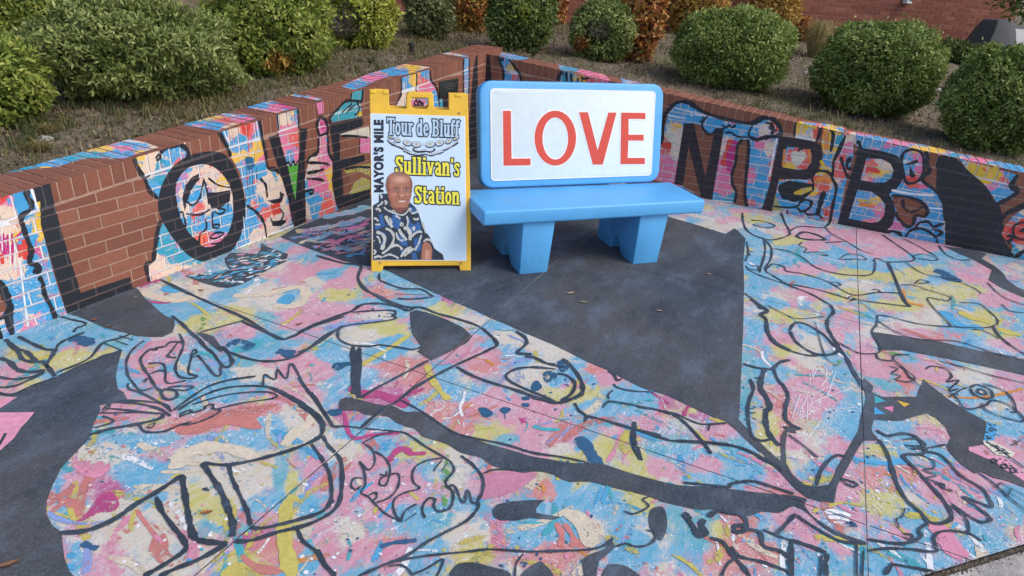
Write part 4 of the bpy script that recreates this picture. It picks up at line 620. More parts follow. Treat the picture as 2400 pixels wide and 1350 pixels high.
FLECKS = [(CH, "1300,742 1450,725 1615,700 1585,650 1580,618 1620,582 1720,582 1805,590 1832,562 1885,560 1960,575 2000,600 1985,640 1890,685 1790,740 1690,785 1600,812 1540,805 1420,775", "BBBTCWP", 130, .045, .014),
          (CH, "2010,470 2100,430 2250,400 2450,350 2600,330 2600,600 2450,610 2300,580 2150,530", "PPBCLPN", 90, .09, .016), (CG, "2142,270 2200,292 2185,390 2115,410", "KKKK", 26, .012, .010), (CG, "2150,420 2320,492 2300,515 2200,495", "KKK", 26, .014, .007), (CG, "2130,515 2250,535 2400,640 2330,630 2200,545", "KKK", 18, .012, .009)]
WALL_DRIPS = [('L', 'pinkd', 3, W1, "20,690 22,790 18,860"), ('L', 'pinkd', 4, W1, "45,700 48,800"), ('L', 'pinkd', 3, W1, "70,690 76,760 74,880"), ('L', 'white', 3, W1, "10,640 12,800"), ('L', 'white', 3, W1, "58,690 62,900"), ('L', 'white', 3, W1, "110,800 130,960 150,1120 170,1260"), ('L', 'white', 3, W1, "86,720 92,930"), ('L', 'red', 8, W1, "10,820 16,880"), ('L', 'red', 6, W1, "120,760 118,840"), ('L', 'pinkd', 6, W1, "80,730 135,680"), ('L', 'gold', 8, W1, "235,500 238,640"), ('L', 'white', 5, W1, "190,420 215,500 235,560"),
 ('L', 'bluedk', 16, W2, "470,740 510,745 515,775 475,775"), ('L', 'bluedk', 3, W2, "480,770 486,930"), ('L', 'bluedk', 3, W2, "498,770 500,1000"), ('L', 'bluedk', 3, W2, "515,780 520,960"), ('L', 'bluedk', 3, W2, "540,790 545,860"), ('L', 'red', 3, W2, "490,600 494,690"), ('L', 'red', 3, W2, "512,590 514,670"), ('L', 'white', 4, W2, "335,560 370,640"), ('L', 'white', 4, W2, "540,490 560,620"), ('L', 'white', 3, W2, "460,1100 470,1240"), ('L', 'red', 4, W1, "1215,710 1218,760"), ('L', 'red', 4, W1, "1240,715 1243,770"), ('L', 'pinkd', 4, W1, "1330,700 1350,740"), ('L', 'red', 6, W1, "1165,580 1220,585"), ('L', 'red', 4, W1, "1180,600 1182,640"), ('L', 'red', 4, W1, "1205,600 1208,640"), ('L', 'white', 4, W2, "10,640 60,600 90,640"),
 ('R', 'white', 4, W3, "200,275 330,300"), ('R', 'white', 4, W3, "370,255 372,285"), ('R', 'cream', 14, W3, "210,340 215,420 260,500"), ('R', 'red', 12, W3, "165,500 210,480 190,530"), ('R', 'red', 14, W3, "660,450 620,560 600,640"), ('R', 'pinkd', 12, W3, "690,460 650,560 640,680"), ('R', 'white', 4, W3, "985,440 960,560 930,720"), ('R', 'orange', 10, W3, "1040,520 1030,640"), ('R', 'orange', 10, W3, "1215,520 1225,620"), ('R', 'orange', 16, W3, "1345,390 1340,520"), ('R', 'orange', 12, W3, "1260,760 1340,720 1370,760"), ('R', 'gold', 12, W3, "1300,600 1330,660"), ('R', 'red', 12, W3, "1330,940 1335,1000"), ('R', 'orange', 12, W4, "120,200 118,320"), ('R', 'red', 8, W4, "440,480 500,500 545,520"), ('R', 'gold', 8, W4, "370,740 480,745"), ('R', 'orange', 10, W4, "385,770 480,780"), ('R', 'white', 4, W4, "640,660 800,690 980,700"), ('R', 'white', 4, W4, "930,800 1050,810"), ('R', 'pink', 16, W4, "870,400 880,500"), ('R', 'red', 14, W4, "770,590 840,570"), ('R', 'gold', 14, W4, "1270,460 1330,520 1400,560"), ('R', 'gold', 16, W4, "1440,480 1500,560"), ('R', 'gold', 12, W3, "1140,330 1270,370")]
# ------------------------------------------------------------------ walls: frames measured from the photograph
class Wall:
    def __init__(self, th, off, z0, slope):
        self.th = th; self.d = Vector((math.cos(th), math.sin(th), 0)); self.n = Vector((-math.sin(th), math.cos(th), 0)); self.off = off
        self.z0 = z0; self.slope = slope        # height of the cap's front edge: z0 at the corner + slope * local x
    def setup(self, corner):
        self.o = corner; self.M = Matrix.Translation(corner) @ Matrix.Rotation(self.th, 4, 'Z'); self.Mi = self.M.inverted()
    def top(self, x): return self.z0 + self.slope * x
    def face_xz(self, px, py):
        q = self.Mi @ on_plane(px, py, self.o, self.n); return (q.x, q.z)
    def cap_xy(self, px, py):                    # on the sloping cap top
        nn = self.M.to_3x3() @ Vector((-self.slope, 0, 1))
        q = self.Mi @ on_plane(px, py, self.o + Vector((0, 0, self.z0)), nn); return (q.x, q.y)
WL = Wall(1.13998, 3.19168, 1.026, .0862); WR = Wall(-.423222, 5.948127, 1.014, -.0800)
_det = WL.n.x * WR.n.y - WL.n.y * WR.n.x
CORNER = Vector(((WL.off * WR.n.y - WR.off * WL.n.y) / _det, (WL.n.x * WR.off - WR.n.x * WL.off) / _det, 0))
WL.setup(CORNER); WR.setup(CORNER)
CAP_D = .305; COURSE = .0677; BRICK_L = .2035; CAP_H = .098

# ------------------------------------------------------------------ ground sheet, pavement slabs with the floor mural
gm = MB(); gm.box((-300, -300, -.6), (300, 300, -.16)); g_ = gm.build('ground', pavement_mat('ground_asphalt', (.06, .06, .062)))
tag(g_, kind='structure')
PTH = math.radians(66.3)
pave = empty('pavement', (0, 0, 0), PTH, kind='structure')
PM = Matrix.Rotation(PTH, 4, 'Z'); PMi = PM.inverted()
def pv(px, py):
    q = PMi @ ground(px, py); return (q.x, q.y)
e1 = pv(2160, 1350); e2 = pv(2400, 1275); e0 = pv(1990, 1420)
def edge_clip(poly):      # keep the mural side of the pavement's edge (lower right of the photo)
    a, b = e2[1] - e1[1], -(e2[0] - e1[0]); c = a * e1[0] + b * e1[1]
    return clip_half(poly, a, b, c) if (a * 2 + b * 1 - c) < 0 else clip_half(poly, -a, -b, -c)
GMATS = [M_DARK, M_MURAL, M_LINE, FLAT['teal'], FLAT['gold'], FLAT['blue'], FLAT['pink'], FLAT['cream'], plain('rose_ground_paint', (.70, .30, .42), .7, .15, 40, .3, wear=(.8, .8, .82)), M_JOINT]
GIDX = {'dark': 0, 'gmix': 1, 'line': 2, 'teal': 3, 'gold': 4, 'blue': 5, 'pink': 6, 'cream': 7, 'gpink': 8}
layers = []               # (material index, height, list of convex pieces, bbox)
def add_layer(mat, h, pieces, step=2e-6):
    for k, p in enumerate(pieces):
        xs = [a[0] for a in p]; ys = [a[1] for a in p]
        layers.append((mat, h + k * step, p, (min(xs), min(ys), max(xs), max(ys))))
MARK = {'B': (.085, .36, .60), 'P': (.64, .26, .37), 'Y': (.53, .46, .12), 'C': (.62, .54, .42), 'R': (.54, .20, .18), 'T': (.07, .38, .44), 'M': (.44, .07, .21), 'W': (.76, .77, .78), 'N': (.035, .11, .22), 'D': (.025, .10, .20), 'O': (.62, .26, .06), 'mauve': (.52, .22, .32), 'G': (.16, .36, .10), 'L': (.26, .34, .62)}
for k_, c_ in MARK.items():
    GIDX['mark' + k_] = len(GMATS); GMATS.append(dry_brush('brush_' + k_.lower(), c_, .92 if k_ not in 'ND' else .84))
    GIDX['shape' + k_] = len(GMATS); GMATS.append(dry_brush('patch_' + k_.lower(), c_, .78))
    GIDX['wash' + k_] = len(GMATS); GMATS.append(dry_brush('wash_' + k_.lower(), c_, .66))
GSPAN = {}
h = .0027
def mark(key, w, P):
    global h
    if w < 0: add_layer(GIDX['shape' + key], h, tris([pv(*p) for p in smooth_ring(P, 3)]), 0)
    else:
        cx, cy = P[len(P) // 2]; dist = (ground(cx, cy) - EYE).length
        add_layer(GIDX['mark' + key], h, ribbon([pv(*p) for p in smooth_line(P, 5)], w * 1.0 * dist / F_PX))
    h += 1.5e-7
# many small loose strokes, dabs and drips, more of them where the colour around is the same or its usual companion
COMP = {'B': 'BBTTLWYC', 'P': 'PPRCLYBT', 'Y': 'YYGCBTP', 'C': 'CCPYWRL', 'R': 'RRPMOCW', 'T': 'TTBBGY', 'M': 'MMPRWL', 'W': 'WWCBP'}
rs = random.Random(11)
def local_key(px, py):
    best, bk = .25, None
    for cx, cy, rx, ry, kk, s_ in GROUND_DABS:
        q = ((px - cx) / rx) ** 2 + ((py - cy) / ry) ** 2
        if q < 4:
            g = math.exp(-.9 * q)
            if g > best: best, bk = g, kk[0]
    return bk or rs.choice('BPBYC')
def xz(q): return (q.x, q.y)
def world_mark(key, cx, cy, L, w, ang, curve):
    global h
    line = []; a = ang; x, y = cx, cy
    for i in range(7):
        line.append((x, y)); x += math.cos(a) * L / 6; y += math.sin(a) * L / 6; a += curve / 6
    add_layer(GIDX[('wash' if L > .06 else 'mark') + key], h, ribbon(line, w, rs)); h += 1.5e-7
def world_dot(key, cx, cy, r):
    global h
    n = rs.randint(6, 9); e = rs.uniform(.7, 1.3)
    add_layer(GIDX['mark' + key], h, [ccw([(cx + r * e * rs.uniform(.8, 1.15) * math.cos(6.283 * k / n), cy + r / e * rs.uniform(.8, 1.15) * math.sin(6.283 * k / n)) for k in range(n)])]); h += 1.5e-7
for i in range(760):
    px, py = rs.uniform(-20, 2420), 480 + 890 * rs.random() ** .85
    if py < 800 - .36 * max(0, px) and px < 870: continue
    key = rs.choice(COMP[local_key(px, py)])
    c = pv(px, py); ang = .9 * math.sin(px * .004) + .7 * math.cos(py * .006) + rs.gauss(0, .55)
    big = rs.random()
    if big < .15: world_mark(key, c[0], c[1], rs.uniform(.12, .32), rs.uniform(.016, .042), ang, rs.uniform(-1.6, 1.6))
    elif big < .50: world_mark(key, c[0], c[1], rs.uniform(.07, .20), rs.uniform(.010, .026), ang, rs.uniform(-1.2, 1.2))
    else: world_mark(key, c[0], c[1], rs.uniform(.03, .09), rs.uniform(.005, .014), ang + rs.gauss(0, .5), rs.uniform(-1, 1))
for i in range(85):        # splatter: a cluster of drops thrown from a loaded brush
    px, py = rs.uniform(0, 2400), 560 + 800 * rs.random() ** .8
    c = pv(px, py); key = rs.choice('WWWNDPPTYRLBB'); sp = rs.uniform(.05, .22)
    for k in range(rs.randint(8, 26)):
        world_dot(key, c[0] + rs.gauss(0, sp), c[1] + rs.gauss(0, sp), abs(rs.gauss(.0025, .0025)) + .0018)
for key, w, crop, txt in GROUND_MARKS: mark(key, w, pts(txt, *crop))
for k in range(22):         # fan of thin white lines thrown across the right-hand head
    a = rs.uniform(0, 6.283); c0 = (1915 + rs.gauss(0, 30), 932 + rs.gauss(0, 18)); r0, r1 = rs.uniform(5, 40), rs.uniform(50, 120)
    mark('W', 1.3, [(c0[0] + r0 * math.cos(a), c0[1] + r0 * .75 * math.sin(a)), (c0[0] + r1 * .6 * math.cos(a), c0[1] + r1 * .45 * math.sin(a)), (c0[0] + r1 * math.cos(a), c0[1] + r1 * .75 * math.sin(a))])
# the dark areas were painted round the figures last: lay them over the loose brush marks
h = .0034
for key, crop, txt, sm in GROUND_POLYS:
    if key != 'dark': continue
    P = pts(txt, *crop)
    if sm > 0: P = smooth_ring(P, 3)
    add_layer(0, h, tris([pv(*p) for p in P]), 0); h += .00002
hl = h
for key, crop, txt, sm in GROUND_POLYS:
    if key == 'dark': continue
    P = pts(txt, *crop); hl += .00001
    if sm < 0:
        L = [pv(*p) for p in smooth_line(P, 5)]; mid = P[len(P) // 2]; a_ = Vector(pv(mid[0], mid[1] - 3)); b_ = Vector(pv(mid[0], mid[1] + 3))
        add_layer(GIDX[key], hl, ribbon(L, (a_ - b_).length / 6 * abs(sm) * .8))
    else: add_layer(GIDX[key], hl, tris([pv(*p) for p in P]), 0)
GIDX['markK'] = 2
def inside(p, poly):
    c = False; n = len(poly)
    for i in range(n):
        a, b = poly[i], poly[i - 1]
        if (a[1] > p[1]) != (b[1] > p[1]) and p[0] < (b[0] - a[0]) * (p[1] - a[1]) / (b[1] - a[1]) + a[0]: c = not c
    return c
h = hl + .00003
for crop, txt, keys, n_, ln, wd in FLECKS:
    P = pts(txt, *crop); xs = [p[0] for p in P]; ys = [p[1] for p in P]; got = 0
    while got < n_:
        q = (rs.uniform(min(xs), max(xs)), rs.uniform(min(ys), max(ys)))
        if not inside(q, P): continue
        got += 1; c = pv(*q); a0 = (Vector(pv(q[0] + 10, q[1] - 2)) - Vector(c)); ang = math.atan2(a0.y, a0.x) + rs.gauss(0, .35); k_ = rs.choice(keys)
        line = []; x, y = c; l_ = ln * rs.uniform(.5, 1.6); cv = rs.uniform(-1.2, 1.2)
        for i in range(5): line.append((x, y)); x += math.cos(ang) * l_ / 4; y += math.sin(ang) * l_ / 4; ang += cv / 4
        add_layer(GIDX['mark' + k_], h, ribbon(line, wd * rs.uniform(.5, 1.3), rs)); h += 3e-7
h = max(h + .0001, .0046)
for w, crop, txt in GROUND_LINES:
    P = pts(txt, *crop)
    L = [pv(*p) for p in smooth_line(P, 6)]
    cx, cy = P[len(P) // 2]
    dist = (ground(cx, cy) - EYE).length
    add_layer(GIDX['line'], h, ribbon(L, w * (.74 if crop is CF else .92) * dist / F_PX)); h += .00001
XS = [-1.44, .36, 2.158, 3.955, 6.30]; YS = [-6.1, -4.2, -2.347, -.502, 1.343, 3.30]
GAP = .0022; CELL = .036
for i in range(len(XS) - 1):
    for j in range(len(YS) - 1):
        rect = [(XS[i] + GAP, YS[j] + GAP), (XS[i + 1] - GAP, YS[j] + GAP), (XS[i + 1] - GAP, YS[j + 1] - GAP), (XS[i] + GAP, YS[j + 1] - GAP)]
        slab = edge_clip(rect)
        if len(slab) < 3 or abs(area2(slab)) < .02: continue
        # skip slabs that lie wholly behind the camera
        m = MB(); m.prism(ccw(slab), 'z', -.12, 0, 0)
        cut = len(slab) != 4 or slab != rect
        x = XS[i] + GAP
        while x < XS[i + 1] - GAP - 1e-6:
            x1 = min(x + CELL, XS[i + 1] - GAP); y = YS[j] + GAP
            while y < YS[j + 1] - GAP - 1e-6:
                y1 = min(y + CELL, YS[j + 1] - GAP)
                c = [(x, y), (x1, y), (x1, y1), (x, y1)]
                if cut: c = edge_clip(c)
                if len(c) >= 3: m.face([(a, b, .0006) for a, b in ccw(c)], 1)
                y = y1
            x = x1
        x0b, y0b, x1b, y1b = XS[i] + GAP, YS[j] + GAP, XS[i + 1] - GAP, YS[j + 1] - GAP
        for mat, hh, p, bb in layers:
            if bb[2] < x0b or bb[0] > x1b or bb[3] < y0b or bb[1] > y1b: continue
            q = p
            if bb[0] < x0b or bb[2] > x1b or bb[1] < y0b or bb[3] > y1b: q = clip_rect(p, x0b, y0b, x1b, y1b)
            if cut and len(q) >= 3: q = edge_clip(q)
            if len(q) >= 3: m.face([(a, b, hh) for a, b in ccw(q)], mat)
        m.build('slab', GMATS, pave, dabs=GROUND_DABS, mw=PM)
m = MB(); m.prism(ccw(edge_clip([(-1.44, -6.1), (6.3, -6.1), (6.3, 3.3), (-1.44, 3.3)])), 'z', -.14, -.004)
m.build('joint_bed', M_JOINT, pave)
m = MB(); m.box((.37, -.5052, -.010), (2.9, -.4988, -.0012)); m.build('joint_filler', plain('joint_filler', (.36, .30, .29), .9, .35, 50, .5), pave)
# pale sidewalk beyond the dirt-filled gap
far = [(-1.44 - 3, -9), (7, -9), (7, 3.3), (-4.4, 3.3)]
ed = Vector((e2[0] - e1[0], e2[1] - e1[1])).normalized(); en = Vector((ed.y, -ed.x))
if en.dot(Vector((2, 1)) - Vector(e1)) > 0: en = -en
k = Vector(e1) + en * .026
def beyond(poly): return clip_half(poly, -en.x, -en.y, -(en.x * k.x + en.y * k.y))
m = MB(); m.prism(ccw(beyond(far)), 'z', -.12, .004)
sw = m.build('sidewalk', M_CONC); sw.rotation_euler = (0, 0, PTH); tag(sw, kind='structure')
gapq = [Vector(e1) - ed * 3 - en * .004, Vector(e1) + ed * 3 - en * .004, Vector(e1) + ed * 3 + en * .034, Vector(e1) - ed * 3 + en * .034]
m = MB(); m.prism(ccw([tuple(q) for q in gapq]), 'z', -.12, -.010); gd = m.build('joint_soil', plain('joint_soil', (.12, .10, .08), .95, .45, 120, .8)); gd.rotation_euler = (0, 0, PTH); tag(gd, kind='structure')

# ------------------------------------------------------------------ brick retaining walls with the wall mural
WMATS_F = [M_BRICK, M_MURALW, M_BLACK, M_BLACK2, FLAT['pink'], FLAT['green'], FLAT['teal'], FLAT['gold'], FLAT['cream'], FLAT['olive'], FLAT['red'], FLAT['white'], FLAT['orange'], plain('magenta_paint', (.50, .025, .19), .6, .2, 40), plain('deep_blue_paint', (.02, .13, .27), .6, .2, 40)]
WMATS_J = [M_MORTAR, M_MURALJ, M_BLACKJ, M_BLACKJ] + [plain('joint_' + k, c, .8, .2, 60, .3) for k, c in (('pink', (.76, .5, .6)), ('green', (.4, .6, .4)), ('teal', (.4, .65, .7)), ('gold', (.75, .66, .4)), ('cream', (.75, .74, .70)), ('olive', (.6, .58, .42)), ('red', (.75, .4, .38)), ('white', (.8, .8, .8)), ('orange', (.75, .5, .36)), ('magenta', (.7, .4, .55)), ('deep_blue', (.3, .42, .55)))]
WIDX = {'brick': 0, 'mural': 1, 'black': 2, 'black2': 3, 'pink': 4, 'green': 5, 'teal': 6, 'gold': 7, 'cream': 8, 'olive': 9, 'red': 10, 'white': 11, 'orange': 12, 'pinkd': 13, 'bluedk': 14}
def wall_layers(key, W):
    out = []; h = .0004
    def add(mat, hh, pieces, step=0.0):
        for k, p in enumerate(pieces):
            xs = [a[0] for a in p]; ys = [a[1] for a in p]
            out.append((mat, hh + k * step, p, (min(xs), min(ys), max(xs), max(ys))))
    for wk, mat, crop, txt, sm in WALL_POLYS:
        if wk != key: continue
        P = pts(txt, *crop)
        if sm: P = smooth_ring(P, 3)
        add(WIDX[mat], h, tris([W.face_xz(*p) for p in P])); h += .00002
    h = .0017
    for wk, mat, w, crop, txt in WALL_DRIPS:
        if wk != key: continue
        P = pts(txt, *crop); L = [W.face_xz(*p) for p in smooth_line(P, 4)]
        cx, cy = P[len(P) // 2]; dist = (on_plane(cx, cy, W.o, W.n) - EYE).length
        add(WIDX[mat], h, ribbon(L, w * dist / F_PX), 1e-6); h += .000004
    h = .0021
    for wk, w, crop, txt in WALL_LINES:
        if wk != key: continue
        P = pts(txt, *crop); L = [W.face_xz(*p) for p in smooth_line(P, 4)]
        cx, cy = P[len(P) // 2]; dist = (on_plane(cx, cy, W.o, W.n) - EYE).length
        add(2, h, ribbon(L, w * 1.05 * dist / F_PX), 1e-6); h += .00001
    tp = []; h = .0006
    for wk, crop, txt in TOP_POLYS:
        if wk != key: continue
        for k, p in enumerate(tris([W.cap_xy(*q) for q in pts(txt, *crop)])):
            xs = [a[0] for a in p]; ys = [a[1] for a in p]
            tp.append((1, h, p, (min(xs), min(ys), max(xs), max(ys))))
        h += .00005
    return out, tp
def put_face(m, lay, poly, y, cellw=None):
    """lay the paint pieces that fall on the convex polygon 'poly' (x,z) at depth y (front = -y)"""
    xs = [a[0] for a in poly]; zs = [a[1] for a in poly]; bb = (min(xs), min(zs), max(xs), max(zs))
    cells = [poly]
    if cellw:
        n = max(1, int(math.ceil((bb[2] - bb[0]) / cellw))); st = (bb[2] - bb[0]) / n
    done = 0
    for mat, hh, p, b in lay:
        if b[2] < bb[0] or b[0] > bb[2] or b[3] < bb[1] or b[1] > bb[3]: continue
        q = clip_poly(p, poly)
        if len(q) < 3: continue
        if mat == 1 and cellw and n > 1:
            for i in range(n):
                c = clip_half(clip_half(q, 1, 0, bb[0] + (i + 1) * st), -1, 0, -(bb[0] + i * st))
                if len(c) >= 3: m.face([(a, y - hh, z) for a, z in ccw(c)], mat)
        else: m.face([(a, y - hh, z) for a, z in ccw(q)], mat)
        done += 1
    return done
def brick_rand(me, v):
    at = me.attributes.new('tint', 'FLOAT', 'POINT'); at.data.foreach_set('value', np.full(len(me.vertices), v, np.float32))
def build_wall(key, W, x0, x1, zph, xph, row_par, label, sgn_corner):
    root = empty('brick_wall', W.o, W.th, label, 'wall', 'painted brick retaining walls round the plaza')
    lay, tp = wall_layers(key, W)
    REC = .0035
    items = []           # (pixel size, kind, data)
    def vis(x, z):
        p = W.M @ Vector((x, 0, z)); px, py = project(p); d = (p - EYE).length
        inside = -60 < px < 2460 and -40 < py < 1390
        hid = (1128 < px < 1548 and 195 < py < 436) or (870 < px < 1100 and 225 < py < 634)
        return (1 / d) * (1 if inside else .2) * (.35 if hid else 1)
    # level courses, cut along the sloping cap
    zlo = zph - COURSE
    r = 0
    while zlo < 1.1:
        za, zb = zlo + .005, zlo + COURSE - .005
        off = xph + (BRICK_L / 2 if (r + row_par) % 2 else 0)
        k0 = math.floor((x0 - off) / BRICK_L)
        x = off + k0 * BRICK_L
        while x < x1:
            a, b = max(x + .005, x0), min(x + BRICK_L - .005, x1)
            if b - a > .02:
                poly = [(a, max(za, .001)), (b, max(za, .001)), (b, zb), (a, zb)]
                # below the mortar bed under the cap
                poly = clip_half(poly, -W.slope, 1, W.z0 - CAP_H - .016)
                if len(poly) >= 3 and abs(area2(poly)) > .0008 and max(p[1] for p in poly) - min(p[1] for p in poly) > .018:
                    items.append((vis((a + b) / 2, zlo), 'b', ccw(poly)))
            x += BRICK_L
        zlo += COURSE; r += 1
    # rowlock cap: two bricks deep, alternately long-short
    nk0 = math.floor(x0 / COURSE); nk1 = math.ceil(x1 / COURSE)
    for kk in range(nk0, nk1):
        a, b = kk * COURSE + .005, (kk + 1) * COURSE - .005
        if key == 'L': a, b = a + .0, b + .0
        split = .203 if kk % 2 else .097
        items.append((vis(a, W.top(a)) * 1.2, 'c', (a, b, 0.0, split - .005)))
        items.append((vis(a, W.top(a)) * .9, 'c', (a, b, split + .005, CAP_D)))
    rest = {'b': MB(), 'c': MB()}
    order = sorted(range(len(items)), key=lambda i: -items[i][0])
    count = {'b': 0, 'c': 0}
    for i in order:
        _, kind, dat = items[i]
        part = count[kind] < 296
        m = MB() if part else rest[kind]
        jy = random.uniform(-.0008, .0008)
        if kind == 'b':
            m.prism(dat, 'y', jy, .06, 0)
            put_face(m, lay, dat, jy, .07)
        else:
            a, b, ya, yb = dat
            dz = random.uniform(-.0012, .0012)
            zt = [W.top(a) + dz, W.top(b) + dz]; zb_ = [zt[0] - CAP_H, zt[1] - CAP_H]
            y_ = jy if ya == 0 else ya
            m.solid([(a, y_, zb_[0]), (b, y_, zb_[1]), (b, yb, zb_[1]), (a, yb, zb_[0]), (a, y_, zt[0]), (b, y_, zt[1]), (b, yb, zt[1]), (a, yb, zt[0])],
                    [(0, 3, 2, 1), (4, 5, 6, 7), (0, 1, 5, 4), (1, 2, 6, 5), (2, 3, 7, 6), (3, 0, 4, 7)], 0)
            if ya == 0: put_face(m, lay, [(a, zb_[0]), (b, zb_[1]), (b, zt[1]), (a, zt[0])], jy, .08)
            rect = (a, y_, b, yb)
            for mat, hh, p, bb in tp:
                if bb[2] < a or bb[0] > b or bb[3] < y_ or bb[1] > yb: continue
                q = clip_rect(p, *rect)
                if len(q) >= 3: m.face([(u, v, W.top(u) + dz + hh) for u, v in ccw(q)], mat)
        if part:
            o = m.build('brick' if kind == 'b' else 'cap_brick', WMATS_F, root, dabs=WALL_DABS if 1 in m.m else None, mw=W.M)
            brick_rand(o.data, random.random() ** 2 * .8); count[kind] += 1
    for kind, nm in (('b', 'brick_courses'), ('c', 'cap_bricks')):
        if rest[kind].f:
            o = rest[kind].build(nm, WMATS_F, root, dabs=WALL_DABS, mw=W.M); o['kind'] = 'stuff'; brick_rand(o.data, .3)
    # mortar core, recessed, painted over where the mural runs across the joints
    m = MB()
    zt0, zt1 = W.top(x0) - .004, W.top(x1) - .004
    prof = [(x0, -.05), (x1, -.05), (x1, zt1), (x0, zt0)]
    m.prism(prof, 'y', REC, CAP_D - .004, 0)
    put_face(m, [(a, b * .6 - .0001, c, d) for a, b, c, d in lay], [(x0 + .001, .0), (x1 - .001, .0), (x1 - .001, zt1), (x0 + .001, zt0)], REC, .10)
    for mat, hh, p, bb in tp:
        q = clip_rect(p, x0 + .001, REC, x1 - .001, CAP_D - .005)
        if len(q) >= 3: m.face([(u, v, W.top(u) - .004 + hh * .5) for u, v in ccw(q)], mat)
    m.build('mortar', WMATS_J, root, dabs=WALL_DABS, mw=W.M)
    return root
def local_phase(W, px, py):
    x, z = W.face_xz(px, py); return x, z
# phases of the bond read off the photograph: a vertical joint and a bed joint on each wall
xl = WL.face_xz(223.3, 449.4)[0]; xr = WR.face_xz(2303.1, 435.3)[0]
build_wall('L', WL, -5.0, CAP_D, .0677 * .63, xl % BRICK_L, 0, 'left-hand brick wall painted with a large black letter L and a face inside the O', 1)
build_wall('R', WR, .004, 5.6, .0677 * .65, xr % BRICK_L, 1, 'right-hand brick wall painted with the tall letters N, P and B and black shapes', -1)

# dark plaque let into the left wall near the corner
pq = [Vector((*p, 0)) for p in (WL.face_xz(1029, 190), WL.face_xz(1072, 184), WL.face_xz(1071, 221), WL.face_xz(1029, 228))]
px0, px1 = sum(p.x for p in (pq[0], pq[3])) / 2, sum(p.x for p in (pq[1], pq[2])) / 2
pz0, pz1 = (pq[2].y + pq[3].y) / 2, (pq[0].y + pq[1].y) / 2
plaque = empty('plaque', WL.M @ Vector(((px0 + px1) / 2, 0, pz0)), WL.th, 'small dark metal plaque on the left brick wall near the corner, behind the yellow sign', 'plaque')
m = MB(); hw = (px1 - px0) / 2; m.box((-hw, -.014, 0), (hw, .004, pz1 - pz0)); pl = m.build('plate', plain('plaque_bronze', (.045, .055, .055), .45, .3, 60, .2, metal=.5), plaque); bevel(pl, .004)
m = MB()
for k, ww in enumerate((.5, .62, .4)):
    z = (pz1 - pz0) * (.72 - .16 * k); m.box((-hw * ww, -.0165, z), (hw * ww, -.0145, z + .012))
m.build('raised_lines', plain('plaque_text', (.12, .13, .12), .4, .2, 60, metal=.5), plaque)

# ------------------------------------------------------------------ planting bank behind the walls
BLD_TH = math.radians(10); BLD_O = Vector((.541, 10.798, 0)); BLD_D = Vector((math.cos(BLD_TH), math.sin(BLD_TH), 0)); BLD_N = Vector((-math.sin(BLD_TH), math.cos(BLD_TH), 0))
def sstep(t): t = min(1, max(0, t)); return t * t * (3 - 2 * t)
def bank_z(x, y):
    u = WR.n.x * x + WR.n.y * y - WR.off; v = WL.n.x * x + WL.n.y * y - WL.off    # distance behind the right / left wall
    lx = min(0, u); rx = min(0, v)
    z = 1.0 + .0862 * lx + .080 * rx - .028
    z = max(z, .42)
    d = max(u, v) - CAP_D
    db = max(0.05, (BLD_O - Vector((x, y, 0))).dot(BLD_N))
    return z + (1.13 - z) * sstep(d / (d + db)) if d > 0 else z - .02
def bank_hit(px, py):
    r = ray(px, py).normalized(); t = 1.5
    while t < 60:
        p = EYE + r * t
        if p.z < bank_z(p.x, p.y): return p
        t += .02
    return p
M_SOIL = None
def soil_mat():
    m, nt, b = new_mat('bank_soil'); t = NT(nt); co = t.coord()
    n1 = t.noise(co, 1.4, 5, .65); n2 = t.noise(co, 22, 8, .75); n3 = t.noise(co, 70, 4, .8)
    c = t.mix(t.ramp(n1, .35, .65), (.215, .165, .120), (.145, .118, .085))
    c = t.mix(t.ramp(n2, .5, .68), c, (.34, .285, .22)); c = t.mix(t.ramp(n2, .44, .32), c, (.06, .048, .036))
    c = t.mix(t.ramp(t.noise(co, .9, 4, .6), .50, .64, 0, .55), c, (.10, .125, .05))
    c = t.mix(t.ramp(n3, .6, .72, 0, .6), c, (.33, .27, .20))
    nt.links.new(c, b.inputs['Base Color']); b.inputs['Roughness'].default_value = .95; b.inputs['Specular IOR Level'].default_value = .15
    nt.links.new(t.bump(t.math('ADD', n2, n3), .9, .012), b.inputs['Normal'])
    return m
Ai = np.linalg.inv(np.array([[WR.n.x, WR.n.y], [WL.n.x, WL.n.y]]))
us = np.concatenate([np.arange(-7, 4.0, .10), np.arange(4.0, 14, .35)]); vs = np.concatenate([np.arange(-16, -6, .5), np.arange(-6, 3.0, .10), np.arange(3.0, 9, .4)])
bv = []; idx = {}
for i, u in enumerate(us):
    for j, v in enumerate(vs):
        if u < .27 and v < .27: continue
        uu, vv = u, v
        x, y = Ai @ np.array([uu + WR.off, vv + WL.off])
        nz = .012 * math.sin(x * 5.1 + y * 2.3) + .010 * math.sin(x * 11.7 - y * 8.1) + random.uniform(-.006, .006)
        edge = min(1, max(u, v) / .5)
        idx[(i, j)] = len(bv); bv.append((x, y, bank_z(x, y) + nz * edge))
bf = [(idx[(i, j)], idx[(i + 1, j)], idx[(i + 1, j + 1)], idx[(i, j + 1)]) for i in range(len(us) - 1) for j in range(len(vs) - 1) if all(q in idx for q in ((i, j), (i + 1, j), (i + 1, j + 1), (i, j + 1)))]
me = bpy.data.meshes.new('planting_bank'); me.from_pydata(bv, [], bf); me.materials.append(soil_mat()); me.polygons.foreach_set('use_smooth', [True] * len(bf))
tag(link('planting_bank', me), kind='structure')
